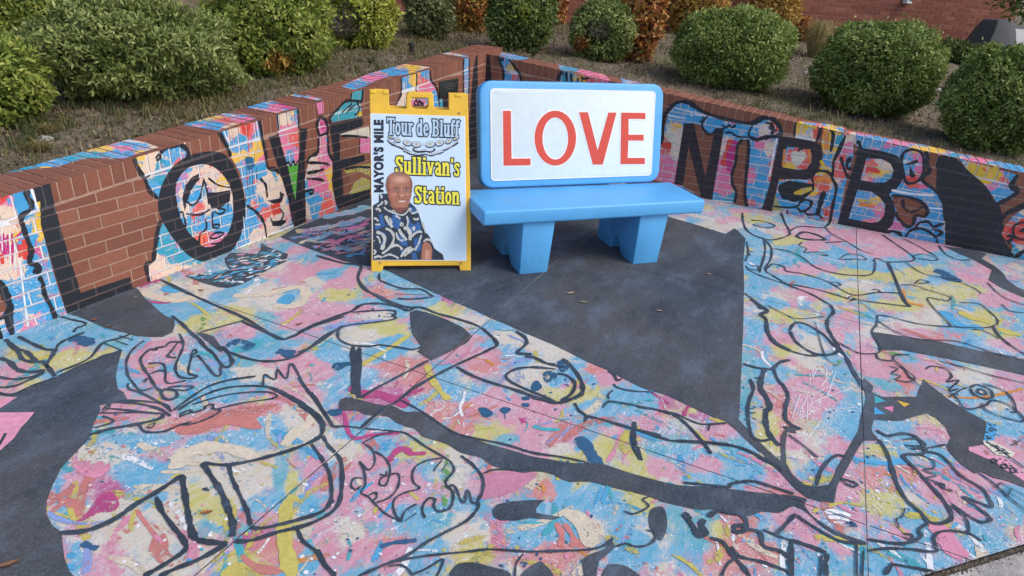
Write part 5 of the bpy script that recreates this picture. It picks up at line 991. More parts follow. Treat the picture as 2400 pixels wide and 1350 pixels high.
# ------------------------------------------------------------------ brick building behind
bld = empty('brick_building', BLD_O, BLD_TH, 'long red brick building wall in the background behind the shrubs', 'building')
BM = Matrix.Translation(BLD_O) @ Matrix.Rotation(BLD_TH, 4, 'Z'); BMi = BM.inverted()
M_BB = brick_mat('building_brick', (.25, .085, .055), (.33, .125, .085), (.16, .055, .042))
M_BM = plain('building_mortar', (.42, .25, .19), .9, .2, 60, .4)
X0, X1 = -9.0, 7.72
m = MB(); m.box((X0, .006, .5), (X1, .30, 4.6)); m.build('mortar', M_BM, bld)
m = MB(); m.box((X0 - .1, -.05, 4.6), (X1 + .1, .4, 4.85)); m.build('coping', plain('coping_stone', (.4, .38, .35), .8, .15, 30, .3), bld)
proto = None; cnt = 0; rest = MB()
tmpl = {}
cand = []
for r in range(-6, 52):
    z = 1.12 + r * COURSE
    for q in range(int(X0 / BRICK_L) - 1, int(X1 / BRICK_L) + 1):
        x = q * BRICK_L + (BRICK_L / 2 if r % 2 else 0)
        a, b = max(x + .005, X0), min(x + BRICK_L - .005, X1)
        if b - a < .03: continue
        ax, ay = project(BM @ Vector(((a + b) / 2, 0, z + .03)))
        seen = -10 < ax < 2400 and -6 < ay < 130
        score = 0 if not seen else (2 if ax > 1850 or 905 < ax < 960 or 1300 < ax < 1340 or 1545 < ax < 1570 else 1)
        cand.append((score, a, b, z))
cand.sort(key=lambda c: -c[0])
for score, a, b, z in cand:
    jy = random.uniform(-.002, .002)
    if cnt < 298 and score > 0:
        full = abs((b - a) - (BRICK_L - .01)) < 1e-4
        key = random.randrange(4) if full else None
        if key is None or key not in tmpl:
            mm = MB(); mm.box((-(b - a) / 2, 0, 0), ((b - a) / 2, .05, COURSE - .010))
            o = mm.build('brick', M_BB, bld); brick_rand(o.data, (key or 0) * .24)
            if key is not None: tmpl[key] = o
        else:
            o = tmpl[key].copy(); COL.objects.link(o)
        o.location = ((a + b) / 2, jy, z + .005); cnt += 1
    else:
        rest.box((a, jy, z + .005), (b, .05, z + COURSE - .005))
o = rest.build('brick_courses', M_BB, bld); o['kind'] = 'stuff'
ti = np.repeat(RNG.random(len(o.data.vertices) // 8) ** 2, 8).astype(np.float32)
o.data.attributes.new('tint', 'FLOAT', 'POINT').data.foreach_set('value', ti)
# ------------------------------------------------------------------ LOVE bench
BE = Vector((.9246, .3809, 0)); BN = Vector((-.3809, .9246, 0)); BO = Vector((-.197, 3.576, 0))
BTH = math.atan2(BE.y, BE.x)
bench = empty('bench', BO, BTH, 'bright blue bench with a white LOVE panel on its backrest', 'bench')
BMX = Matrix.Translation(BO) @ Matrix.Rotation(BTH, 4, 'Z'); BMXi = BMX.inverted()
M_BLUE = plain('bench_blue_paint', (.100, .405, .79), .45, .07, 7, .10, spec=.5, wear=(.06, .28, .62))
M_PANEL = plain('panel_white', (.67, .77, .80), .5, .04, 20)
M_WHITE = plain('letter_edge_white', (.82, .84, .85), .5, .03, 20)
M_RED = plain('letter_red', (.64, .062, .040), .5, .06, 25)
m = MB(); m.box((0, 0, .357), (1.55, .43, .45)); s_ = m.build('seat', M_BLUE, bench, fix=True); bevel(s_, .016, 3)
for x in (.265, 1.085):
    # leg: tapering block with an arched notch under it, running back past the seat to carry the backrest
    side = [(.050, 0), (.200, 0), (.245, .035), (.262, .085), (.300, .105), (.345, .085), (.362, .035), (.372, .0), (.575, 0), (.560, .36), (.030, .36)]
    n = len(side); vs = []
    for xi, tp in ((0, 1), (.215, -1)):
        for y, z in side: vs.append((x + xi + tp * .012 * (1 - z / .36), y, z))
    fs = [tuple(range(n))[::-1], tuple(range(n, 2 * n))] + [(i, (i + 1) % n, (i + 1) % n + n, i + n) for i in range(n)]
    m = MB(); m.solid(vs, fs); l_ = m.build('leg', M_BLUE, bench, fix=True); bevel(l_, .006, 2, 30)
M_CHIP = plain('paint_chip', (.03, .10, .20), .8, .3, 80)
for cx, cy, r in ((1.02, .20, .010), (.98, .12, .006), (.55, .30, .005), (1.31, .35, .007), (.30, .08, .005)):     # chips and scuffs in the seat's paint
    m = MB(); m.face([(cx + r * random.uniform(.5, 1.3) * math.cos(k * .9), cy + r * random.uniform(.3, .8) * math.sin(k * .9), .4506) for k in range(7)]); m.build('paint_chip', M_CHIP, s_)
TILT = .2
ub = Vector((0, math.sin(TILT), math.cos(TILT))); nb = Vector((0, -math.cos(TILT), math.sin(TILT)))    # up along the back / out of its face, local
bo = Vector((0, .42, .45))
def bw(s, v, d=0.0): return bo + Vector((s, 0, 0)) + ub * v + nb * d
def rrect(x0, y0, x1, y1, r, n=6):
    out = []
    for cx, cy, a0 in ((x1 - r, y0 + r, -90), (x1 - r, y1 - r, 0), (x0 + r, y1 - r, 90), (x0 + r, y0 + r, 180)):
        for k in range(n + 1):
            a = math.radians(a0 + 90 * k / n); out.append((cx + r * math.cos(a), cy + r * math.sin(a)))
    return out
def slab_on(m, poly, d0, d1, fn, mat=0):
    n = len(poly); vs = [tuple(fn(a, b, d1)) for a, b in poly] + [tuple(fn(a, b, d0)) for a, b in poly]
    m.solid(vs, [tuple(range(n)), tuple(range(2 * n - 1, n - 1, -1))] + [(i, i + n, (i + 1) % n + n, (i + 1) % n) for i in range(n)], mat)
m = MB(); slab_on(m, rrect(.118, .004, 1.452, .668, .085), -.085, 0, bw)
back = m.build('backrest', M_BLUE, bench, fix=True); bevel(back, .014, 3)
m = MB(); slab_on(m, rrect(.19, .055, 1.378, .617, .022, 3), -.01, .004, bw); pn = m.build('panel', M_PANEL, back, fix=True); bevel(pn, .003, 2)
m = MB(); ro = rrect(.186, .051, 1.382, .621, .026, 3); ri = rrect(.194, .059, 1.374, .613, .02, 3)
for i in range(len(ro)):
    j = (i + 1) % len(ro); m.face([bw(*ro[i], .0048), bw(*ro[j], .0048), bw(*ri[j], .0048), bw(*ri[i], .0048)])
m.build('panel_edge', M_WHITE, back)
nW = BMX.to_3x3() @ nb; oW = BMX @ bo
def back_sv(px, py):
    q = BMXi @ on_plane(px, py, oW, nW) - bo; return (q.x, q.dot(ub))
CB4 = (1080, 100, 2.411)
def letter(name, outer, hole=None, ring=False):
    O = [back_sv(*p) for p in outer]
    H = [back_sv(*p) for p in hole] if hole else None
    m = MB(); mw_ = MB()
    def ringface(mm, A, B, d):
        n = len(A)
        for i in range(n):
            j = (i + 1) % n; mm.face([bw(*A[i], d), bw(*A[j], d), bw(*B[j], d), bw(*B[i], d)])
    if H: ringface(m, ccw(O), ccw(H), .0072); 
    else:
        for t in tris(O): m.face([bw(*p, .0072) for p in t])
    for R in (O, H):
        if R:
            R = ccw(R); n = len(R)
            for i in range(n):
                j = (i + 1) % n; m.face([bw(*R[i], .0046), bw(*R[j], .0046), bw(*R[j], .0072), bw(*R[i], .0072)])
                q = ribbon([R[i], R[j]], .017)
                dx, dy = R[j][0] - R[i][0], R[j][1] - R[i][1]; l = math.hypot(dx, dy) or 1; ex, ey = dx / l * .0085, dy / l * .0085; nx, ny = -ey, ex
                A, B = (R[i][0] - ex, R[i][1] - ey), (R[j][0] + ex, R[j][1] + ey)
                dd = .0052 + i * 1e-5
                mw_.face([bw(A[0] - nx, A[1] - ny, dd), bw(B[0] - nx, B[1] - ny, dd), bw(B[0] + nx, B[1] + ny, dd), bw(A[0] + nx, A[1] + ny, dd)])
    m.build(name, M_RED, back); mw_.build(name + '_outline', M_WHITE, back)
letter('letter_l', pts("237,385 281,385 285,655 392,654 392,692 240,695", *CB4))
el = lambda cx, cy, rx, ry, n=36, tw=.0: [(CB4[0] + (cx + rx * math.cos(2 * math.pi * k / n) + tw * math.sin(2 * math.pi * k / n)) / CB4[2], CB4[1] + (cy + ry * math.sin(2 * math.pi * k / n)) / CB4[2]) for k in range(n)]
letter('letter_o', el(532, 539, 117, 155), el(532, 541, 73, 119))
letter('letter_v', pts("667,393 716,393 771,610 832,395 877,395 800,688 744,688", *CB4))
letter('letter_e', pts("905,395 1040,397 1040,431 945,430 945,520 1030,520 1030,553 944,552 940,651 1037,651 1037,685 900,686", *CB4))

# ------------------------------------------------------------------ yellow sandwich board
SA = Vector((-.873, 3.601, 0)); SB = Vector((-.263, 3.731, 0)); SE = (SB - SA).normalized(); STH = math.atan2(SE.y, SE.x)
sign = empty('sandwich_board', SA, STH, 'yellow plastic sandwich board sign with a printed portrait poster', 'sign')
SMX = Matrix.Translation(SA) @ Matrix.Rotation(STH, 4, 'Z'); SMXi = SMX.inverted()
SL = .25
us_ = Vector((0, math.sin(SL), math.cos(SL))); nsn = Vector((0, -math.cos(SL), math.sin(SL)))
def sv(s, v, d=0.0): return Vector((s, 0, 0)) + us_ * v + nsn * d
nSW = SMX.to_3x3() @ nsn
def sign_sv(px, py):
    q = SMXi @ on_plane(px, py, SA, nSW); return (q.x, q.dot(us_))
S3 = (860, 190, 5.868); S4 = (860, 400, 5.4)
M_YEL = plain('sign_yellow_plastic', (.78, .47, .035), .42, .08, 14, .05, wear=(.50, .30, .03))
body = [sign_sv(*p) for p in pts("35,125 120,118 300,125 310,370 540,378 545,185 575,160 880,162 912,185 925,388 1130,396 1128,172 1388,176", *S3)]
body = [(.004, .0), (.070, .0), (.080, .034)] + [(.545, .034), (.553, .0), (.620, .0), (.617, .30)] + [body[-1]] + body[-2::-1] + [(.012, .3)]
hole = [sign_sv(*p) for p in pts("612,228 840,232 846,300 842,350 820,384 640,378 610,350 606,290", *S3)]
m = MB()
def plate(m, outer, hole, d0, d1, fn):
    outer = ccw(outer); hole = ccw(hole)
    t = tessellate_polygon([[Vector((*p, 0)) for p in outer], [Vector((*p, 0)) for p in hole[::-1]]])
    al = outer + hole[::-1]; n = len(al)
    vs = [tuple(fn(a, b, d1)) for a, b in al] + [tuple(fn(a, b, d0)) for a, b in al]
    fs = []
    for tr in t:
        if area2([al[i] for i in tr]) < 0: tr = tr[::-1]
        fs.append(tuple(tr)); fs.append(tuple(i + n for i in tr[::-1]))
    no = len(outer)
    for i in range(no): fs.append((i, i + n, (i + 1) % no + n, (i + 1) % no))
    nh = len(hole)
    for i in range(nh): a, b = no + i, no + (i + 1) % nh; fs.append((a, a + n, b + n, b))
    m.solid(vs, fs)
plate(m, body, hole, -.03, 0, sv)
fp = m.build('front_panel', M_YEL, sign, fix=True)
md = fp.modifiers.new('bevel', 'BEVEL'); md.width = .005; md.segments = 2; md.limit_method = 'ANGLE'; md.angle_limit = math.radians(40)
HT = max(b for a, b in body); ty, tz = sv(0, HT).y, sv(0, HT).z
def svb(s, v, d=0.0):       # rear panel mirrored about the hinge line
    q = sv(s, v, d); return Vector((q.x, 2 * ty + .035 - q.y, q.z))
m = MB(); plate(m, body, hole, -.03, 0, svb); bp = m.build('back_panel', M_YEL, sign, fix=True)
for txt in ("45,120 122,116 120,172 44,174", "216,126 300,128 300,182 216,180", "1212,172 1306,174 1306,222 1212,220"):
    q = [sign_sv(*p) for p in pts(txt, *S3)]; m = MB(); slab_on(m, ccw(q), -.06, .004, sv); h_ = m.build('hinge_tab', M_YEL, sign, fix=True); bevel(h_, .003)
for px, py in ((890.5, 616), (1080, 616.5), (1076, 265)):
    a, b = sign_sv(px, py); m = MB(); slab_on(m, [(a + .008 * math.cos(k * .785), b + .008 * math.sin(k * .785)) for k in range(8)], -.002, .004, sv); m.build('rivet', plain('rivet_metal', (.35, .24, .08), .4, .2, 40), sign)
# raised ledge behind the handle slots
po = [sign_sv(*p) for p in pts("55,448 1343,487 1356,1345 70,1340", *S3)]
po = [sign_sv(*p) for p in ((869.5, 266.5), (1089, 273.5), (1092.5, 610.5), (874, 609))]
M_POST = plain('poster_print', (.57, .73, .88), .35, .03, 4)
m = MB(); slab_on(m, ccw(po), .0, .003, sv); poster = m.build('poster', M_POST, sign, fix=True)
m = MB(); c0 = ccw(po)
for i in range(4):
    a, b = c0[i], c0[(i + 1) % 4]
    for f in ribbon([a, b], .009): m.face([sv(*p, .0034 + i * 5e-5) for p in f])
m.build('poster_margin', M_WHITE, poster)
INK = plain('ink_navy', (.012, .016, .035), .4, .1, 30); YINK = plain('ink_yellow', (.80, .74, .06), .4, .06, 30); BINK = plain('ink_pale_blue', (.44, .60, .76), .4, .06, 30)
class Print:
    def __init__(self): self.m = MB(); self.d = .0042; self.mats = []
    def idx(self, mat):
        if mat not in self.mats: self.mats.append(mat)
        return self.mats.index(mat)
    def poly(self, P, mat, sm=0):
        if sm: P = smooth_ring(P, sm)
        k = self.idx(mat)
        for t in tris([sign_sv(*p) for p in P]): self.m.face([sv(*p, self.d) for p in t], k)
        self.d += 2.2e-5
    def line(self, P, w, mat, sm=4):
        k = self.idx(mat); L = [sign_sv(*p) for p in smooth_line(P, sm)]
        for i, f in enumerate(ribbon(L, w / 235 * .62)): self.m.face([sv(*p, self.d + i * 1e-6) for p in f], k)
        self.d += 2.2e-5
    def done(self, name): return self.m.build(name, self.mats, poster)
def text_faces(txt, x0, y0, x1, y1, outline, mat_in, mat_out, pr, rot=False, bold=.0, shear=1.0):
    """lettering fitted into the pixel box of the photograph; x0,y0 = left/bottom, in sign coordinates after conversion"""
    for off, mat in ((bold + outline, mat_out), (bold, mat_in)):
        if mat is None: continue
        cu = bpy.data.curves.new('lettering', 'FONT'); cu.body = txt; cu.size = 1.0; cu.offset = off; cu.resolution_u = 3
        cu.space_character = 1.0 + bold * 3.2
        ob = bpy.data.objects.new('lettering', cu); COL.objects.link(ob)
        dg = bpy.context.evaluated_depsgraph_get(); me = ob.evaluated_get(dg).to_mesh()
        co = [v.co.copy() for v in me.vertices]; fs = [tuple(p.vertices) for p in me.polygons]
        ob.evaluated_get(dg).to_mesh_clear(); bpy.data.objects.remove(ob); bpy.data.curves.remove(cu)
        if off == bold + outline:
            mnx = min(c.x for c in co); mxx = max(c.x for c in co); mny = min(c.y for c in co); mxy = max(c.y for c in co)
        k = pr.idx(mat); n = len(pr.m.v)
        a = Vector(sign_sv(x0, y0)); 
        if not rot:
            ex = Vector(sign_sv(x1, y0 + (x1 - x0) * .04)) - a; ey = Vector(sign_sv(x0 + (y1 - y0) * -.002, y1)) - a
        else:
            ex = Vector(sign_sv(x0, y1)) - a; ey = Vector(sign_sv(x1, y0)) - a
        for c in co:
            q = a + ex * ((c.x - mnx) / (mxx - mnx)) + ey * ((c.y - mny) / (mxy - mny)); pr.m.v.append(tuple(sv(q.x, q.y, pr.d)))
        for f in fs: pr.m.f.append(tuple(i + n for i in f)); pr.m.m.append(k)
        pr.d += 3e-5
# condensed slab lettering drawn stroke by stroke: (advance, [(stroke width, points)...]) on a cap height of 1
def _ring(cx, cy, rx, ry, a0=0, a1=360, n=20): return [(cx + rx * math.cos(math.radians(a0 + (a1 - a0) * k / n)), cy + ry * math.sin(math.radians(a0 + (a1 - a0) * k / n))) for k in range(n + 1)]
SW, BWd = .17, .095
def _st(x, y0, y1, w=SW): return (w, [(x, y0), (x, y1)])
def _br(x0, x1, y, w=BWd): return (w, [(x0, y), (x1, y)])
GLYPH = {
 'T': (.66, [_st(.32, 0, 1), _br(0, .64, .945, .12), _st(.05, .74, .99, .09), _st(.59, .74, .99, .09), _br(.17, .47, .05)]),
 'o': (.50, [(.15, _ring(.24, .37, .15, .30))]),
 'u': (.58, [(SW, [(.13, .74), (.13, .20), (.17, .09), (.25, .07), (.34, .14), (.41, .24)]), _st(.41, 0, .74), _br(0, .13, .695), _br(.28, .41, .695), _br(.41, .56, .05)]),
 'r': (.46, [_st(.14, 0, .74), (.13, [(.16, .50), (.22, .64), (.31, .69), (.41, .64)]), _br(0, .14, .695), _br(0, .30, .05)]),
 'd': (.56, [(.15, _ring(.22, .37, .14, .30)), _st(.39, 0, 1), _br(.26, .39, .95), _br(.39, .54, .05)]),
 'e': (.50, [(.15, _ring(.24, .37, .15, .30, 0, 325)), _br(.12, .42, .38, .085)]),
 'B': (.64, [_st(.15, 0, 1), (.12, [(.1, .945), (.36, .945), (.47, .85), (.47, .65), (.36, .54), (.15, .54)]), (.12, [(.15, .54), (.38, .53), (.51, .42), (.51, .17), (.38, .055), (.1, .055)]), _br(0, .15, .95), _br(0, .15, .05)]),
 'l': (.34, [_st(.16, 0, 1), _br(0, .16, .95), _br(.01, .32, .05)]),
 'f': (.38, [(SW, [(.15, 0), (.15, .80), (.20, .93), (.30, .95), (.38, .90)]), _br(0, .35, .695), _br(.01, .31, .05)]),
 'S': (.58, [(.16, [(.46, .70), (.43, .87), (.30, .93), (.15, .89), (.11, .74), (.18, .61), (.38, .45), (.45, .28), (.41, .12), (.27, .06), (.13, .11), (.09, .28)]), _st(.49, .66, .99, .08), _st(.07, .01, .34, .08)]),
 'i': (.32, [_st(.16, 0, .74), (.18, [(.16, .84), (.16, 1.0)]), _br(0, .16, .695), _br(.01, .31, .05)]),
 'v': (.54, [(.155, [(.11, .74), (.26, .03)]), (.13, [(.26, .03), (.41, .74)]), _br(0, .22, .70), _br(.31, .52, .70)]),
 'a': (.52, [_st(.36, 0, .56), (.13, [(.09, .55), (.13, .67), (.24, .70), (.36, .60), (.36, .5)]), (.13, [(.36, .43), (.18, .38), (.10, .24), (.15, .09), (.26, .07), (.36, .18)]), _br(.36, .50, .05)]),
 'n': (.60, [_st(.13, 0, .74), (SW * .95, [(.15, .54), (.24, .67), (.36, .67), (.42, .56), (.42, 0)]), _br(0, .26, .05), _br(.31, .56, .05), _br(0, .13, .695)]),
 's': (.46, [(.13, [(.36, .53), (.33, .66), (.22, .69), (.12, .65), (.10, .54), (.16, .45), (.30, .34), (.35, .20), (.31, .08), (.20, .06), (.11, .09), (.08, .20)])]),
 't': (.38, [(SW * .95, [(.15, .98), (.15, .20), (.19, .09), (.27, .06), (.36, .11)]), _br(0, .35, .695)]), "'": (.22, [(.15, [(.11, 1.0), (.10, .86), (.06, .76)])]), ' ': (.24, [])}
def plain_ribbon(line, w, ext):
    n = len(line); p = [Vector(q) for q in line]
    p[0] = p[0] + (p[0] - p[1]).normalized() * ext; p[-1] = p[-1] + (p[-1] - p[-2]).normalized() * ext
    L = []; R = []
    for i in range(n):
        d0 = (p[i] - p[max(i - 1, 0)]); d1 = (p[min(i + 1, n - 1)] - p[i])
        d0 = d0.normalized() if d0.length else d1.normalized(); d1 = d1.normalized() if d1.length else d0
        t = (d0 + d1).normalized(); nn = Vector((-t.y, t.x)); k = w / 2 / max(.6, nn.dot(Vector((-d0.y, d0.x))))
        L.append(p[i] + nn * k); R.append(p[i] - nn * k)
    return [[R[i], R[i + 1], L[i + 1], L[i]] for i in range(n - 1)]
def slab_text(name, txt, x0, y0, x1, y1, o, fill, ink):
    """lettering fitted into a box of the photograph: left/baseline x0,y0 to right/cap line x1,y1; o = outline width"""
    pr = Print(); tot = sum(GLYPH[c][0] for c in txt) - .04
    A = Vector(sign_sv(x0, y0)); EX = (Vector(sign_sv(x1, y0 + (x1 - x0) * .035)) - A) / tot; EY = Vector(sign_sv(x0, y1)) - A
    for grow, mat in ((o, ink), (0, fill)):
        k = pr.idx(mat); x = 0.0
        for c in txt:
            for w, line in GLYPH[c][1]:
                for q in plain_ribbon([(a, b) for a, b in line], w + 2 * grow, grow):
                    v = [A + EX * (x + a.x) + EY * a.y for a in q]
                    pr.m.face([sv(*z, pr.d) for z in v], k); pr.d += 2e-6
            x += GLYPH[c][0]
        pr.d += 5e-5
    pr.done(name)
slab_text('headline', 'Tour de Bluff', 907, 316, 1075, 276, .075, BINK, INK)
slab_text('name_lettering', "Sullivan's", 926, 408, 1077, 366, .070, YINK, INK)
slab_text('station_lettering', 'Station', 971, 476, 1077, 436, .070, YINK, INK)
pr = Print(); text_faces("MAYOR'S MILE", 899.5, 451, 875.5, 281, .02, INK, INK, pr, rot=True, bold=.045); pr.done('side_lettering')
# poster artwork: bicycle chain, portrait
pr = Print(); STEEL = plain('print_steel', (.50, .58, .68), .4, .06, 30); STEELD = plain('print_steel_dark', (.10, .12, .17), .4, .06, 30)
pr.line(pts("285,800 330,850 420,895 520,935 565,955", *S3), 6.5, INK); pr.line(pts("1255,835 1150,905 1050,950 960,985", *S3), 6.5, INK)
pr.line(pts("500,955 560,975 620,1000 700,1010 790,1000 880,1015 940,1000 1000,985 1050,970", *S3), 6.5, INK)
pr.line(pts("500,948 560,968 620,992 700,1002 790,992 880,1006 940,992 1000,976 1050,962", *S3), 3, STEEL); pr.line(pts("288,792 335,842 420,885 520,925 575,945", *S3), 3, STEEL); pr.line(pts("1252,825 1150,893 1050,938 960,972", *S3), 3, STEEL)
pr.line(pts("630,930 690,965 790,955 880,970 935,930", *S3), 6, INK); pr.line(pts("650,935 700,955 790,946 870,958 920,935", *S3), 2.5, STEEL)
def ell(cx, cy, rx, ry, crop, rot=0, n=18):
    c, s = math.cos(rot), math.sin(rot)
    return [(crop[0] + (cx + rx * math.cos(a) * c - ry * math.sin(a) * s) / crop[2], crop[1] + (cy + rx * math.cos(a) * s + ry * math.sin(a) * c) / crop[2]) for a in [2 * math.pi * k / n for k in range(n)]]
for cx, cy, rx, ry, rt in ((325, 772, 46, 24, .35), (415, 808, 52, 36, .5), (555, 848, 66, 44, .35), (680, 868, 70, 46, .1), (870, 868, 70, 46, -.1), (1000, 850, 66, 44, -.35), (1125, 826, 52, 36, -.5), (1222, 792, 46, 24, -.35)):
    pr.poly(ell(cx, cy + 6, rx, ry, S3, rt), INK); pr.poly(ell(cx, cy, rx - 10, ry - 9, S3, rt), STEEL); pr.poly(ell(cx, cy, 15, 14, S3), INK); pr.poly(ell(cx, cy, 10, 9, S3), YINK)
pr.line(pts("735,868 815,868", *S3), 6, STEEL); pr.done('chain_drawing')
SK = plain('print_skin', (.38, .155, .098), .4, .14, 12); SKL = plain('print_skin_light', (.56, .27, .19), .4, .12, 12); SKD = plain('print_skin_dark', (.20, .07, .048), .4, .1, 12); SKM = plain('print_skin_mid', (.46, .20, .13), .4, .12, 12)
HR = plain('print_hair', (.26, .10, .065), .4, .25, 60); LIP = plain('print_lip', (.36, .10, .085), .4, .1, 20)
SHN = plain('print_shirt_navy', (.018, .030, .055), .4, .25, 40); SHB = plain('print_shirt_blue', (.025, .11, .32), .4, .2, 40); SHC = plain('print_shirt_cream', (.50, .52, .50), .4, .12, 40)
pr = Print()
pr.poly(pts("75,440 110,420 150,395 150,300 200,290 268,290 290,390 330,460 420,490 500,460 540,400 610,460 650,530 665,570 700,680 740,770 790,830 830,930 855,985 960,1060 976,1128 75,1128", *S4), SHN)
for txt in ("150,560 200,540 215,640 240,700 180,720 130,750 90,720 120,690 160,660", "330,540 400,560 440,640 400,740 340,720 300,640", "500,590 540,600 560,660 600,680 660,640 680,700 690,780 620,800 540,770 505,700", "190,760 240,800 250,880 220,960 180,1010 170,940 210,870", "380,800 440,830 500,880 520,960 440,940 390,880", "590,860 650,850 690,900 680,1010 620,1030 600,950", "545,450 600,470 640,530 600,560 550,520", "560,1040 620,1030 640,1120 580,1120", "260,600 300,640 290,700 250,690", "420,1000 470,1010 440,1060"):
    pr.poly(pts(txt, *S4), SHB)
for w, txt in ((7, "235,730 300,760 340,830 320,930 260,1000 190,1050"), (9, "120,775 190,800 225,860 210,940 185,1000"), (5, "120,830 150,850 170,920"), (9, "240,570 255,620 300,680 320,720"), (4, "280,590 310,640 310,690"), (8, "405,735 430,790 480,850 500,880"), (6, "370,780 390,850 440,885 460,870"), (7, "560,840 610,790 660,770 700,780"), (5, "600,1010 650,930 690,810"), (7, "360,565 400,590 420,608"),
               (5, "500,570 520,640 510,710 545,760"), (10, "465,730 510,730 545,790 545,880"), (6, "575,740 600,710 590,760"), (8, "430,1090 480,1020 560,960"), (7, "470,1080 530,1030 590,980"), (6, "200,1090 280,1060 350,1080 400,1110"), (7, "300,970 370,940 430,970 440,1000"), (6, "90,600 120,610 145,640"), (6, "105,680 150,680 165,690"), (6, "85,1000 110,1020 90,1060"), (5, "85,880 100,890"), (6, "110,490 150,480 170,520"), (5, "130,450 180,420 200,390"), (5, "165,310 190,320 180,350"),
               (6, "560,540 610,530 650,510"), (6, "590,600 620,620 655,600"), (5, "700,650 720,720 745,790"), (6, "715,900 750,870 800,880 825,910"), (5, "220,380 250,400 230,430"), (6, "90,1100 150,1080 190,1100"), (5, "700,980 720,940"), (4, "530,470 560,490 540,520")):
    pr.line(pts(txt, *S4), w * .78, SHC)
pr.poly(pts("430,500 500,480 500,560 490,680 450,640", *S4), SHN)
pr.line(pts("215,460 260,500 330,525 430,560 490,540 545,470", *S4), 3.2, SHC); pr.poly(ell(338, 518, 26, 26, S4), SHC); pr.poly(ell(338, 518, 9, 9, S4), SHN); pr.poly(ell(440, 678, 26, 26, S4), SHC); pr.poly(ell(440, 678, 9, 9, S4), SHN)
pr.poly(pts("705,930 740,890 800,930 825,990 826,1122 690,1126 690,1040", *S4), SK); pr.poly(pts("740,1000 790,1010 800,1120 730,1122", *S4), SKL); pr.poly(pts("826,1020 900,1045 960,1080 974,1126 820,1126", *S4), SHN)
pr.poly(pts("286,330 320,300 520,300 540,400 510,480 430,530 350,500 300,440", *S4), SK)
pr.poly(pts("320,430 420,495 500,450 505,490 420,545 340,500", *S4), SKD)
pr.done('portrait')
# the printed head: continuous tone like the photo print, laid out as a fine grid of ink colours
HEAD = smooth_ring(pts("238,190 246,118 283,52 360,14 442,12 518,44 564,110 577,180 568,250 560,320 540,388 506,442 465,480 420,492 368,480 318,434 278,360 260,285 244,235", *S4), 3)
TONES = [(268, 250, 34, 130, (.17, .055, .036), .75), (566, 270, 26, 150, (.18, .06, .04), .6), (420, 112, 95, 48, (.62, .35, .26), .9), (320, 190, 40, 50, (.46, .18, .12), .6), (330, 305, 58, 62, (.44, .16, .10), .6), (348, 298, 36, 26, (.56, .27, .19), .6), (508, 296, 30, 28, (.56, .27, .19), .65),
 (372, 243, 50, 24, (.15, .05, .035), .75), (506, 241, 42, 22, (.16, .055, .038), .75), (438, 235, 15, 55, (.52, .25, .18), .7), (446, 314, 32, 19, (.58, .31, .23), .85), (396, 300, 11, 34, (.19, .065, .045), .6), (492, 298, 9, 32, (.19, .065, .045), .55), (414, 337, 13, 7, (.07, .02, .015), .9), (472, 336, 12, 7, (.07, .02, .015), .9),
 (373, 250, 27, 8, (.62, .55, .50), .85), (503, 247, 24, 8, (.62, .55, .50), .85), (374, 249, 13, 10, (.02, .012, .01), 1), (502, 246, 12, 10, (.02, .012, .01), 1), (368, 213, 50, 7, (.10, .04, .03), .85), (509, 210, 44, 7, (.10, .04, .03), .85), (370, 272, 34, 6, (.20, .07, .05), .5), (505, 268, 30, 6, (.20, .07, .05), .5),
 (445, 370, 66, 9, (.26, .06, .05), .9), (446, 409, 50, 12, (.48, .15, .13), .9), (446, 387, 50, 9, (.80, .75, .70), .95), (386, 388, 8, 10, (.14, .04, .03), .7), (505, 385, 8, 10, (.14, .04, .03), .7), (368, 352, 10, 36, (.20, .07, .05), .5), (518, 348, 9, 34, (.20, .07, .05), .5), (432, 446, 42, 16, (.48, .22, .16), .55), (400, 480, 110, 16, (.13, .04, .03), .8), (300, 400, 30, 50, (.17, .055, .036), .6)]
HAIR = [(400, 22, 190, 34, (.24, .12, .09), 1), (256, 110, 26, 90, (.20, .09, .065), .95), (566, 140, 22, 80, (.19, .085, .06), .95), (330, 48, 60, 22, (.33, .18, .14), .6), (505, 52, 40, 22, (.28, .14, .10), .7)]
hm = MB(); cols = []; NX, NY = 46, 64
for i in range(NX):
    for j in range(NY):
        qx, qy = S4[0] + (236 + (340 / NX) * (i + .5)) / S4[2], S4[1] + (12 + (474 / NY) * (j + .5)) / S4[2]
        if not inside((qx, qy), HEAD): continue
        cell = [(S4[0] + (236 + 340 / NX * (i + a)) / S4[2], S4[1] + (12 + 474 / NY * (j + b)) / S4[2]) for a, b in ((0, 0), (1, 0), (1, 1), (0, 1))]
        u, v = (qx - S4[0]) * S4[2], (qy - S4[1]) * S4[2]; c = np.array((.36, .145, .092))
        for cx, cy, rx, ry, cc, k in TONES + HAIR:
            g = k * math.exp(-1.1 * (((u - cx) / rx) ** 2 + ((v - cy) / ry) ** 2) ** 1.3); c = c * (1 - g) + np.array(cc) * g
        hm.face([sv(*sign_sv(*p), pr.d + 1e-4) for p in cell]); cols += [(*c, 1)] * 4
mt, nt_, bs = new_mat('print_head_ink'); at_ = nt_.nodes.new('ShaderNodeAttribute'); at_.attribute_name = 'ink'; nt_.links.new(at_.outputs['Color'], bs.inputs['Base Color']); bs.inputs['Roughness'].default_value = .4
hd_ = hm.build('portrait_head', mt, poster); hd_.data.attributes.new('ink', 'FLOAT_COLOR', 'POINT').data.foreach_set('color', np.array(cols, np.float32).ravel())


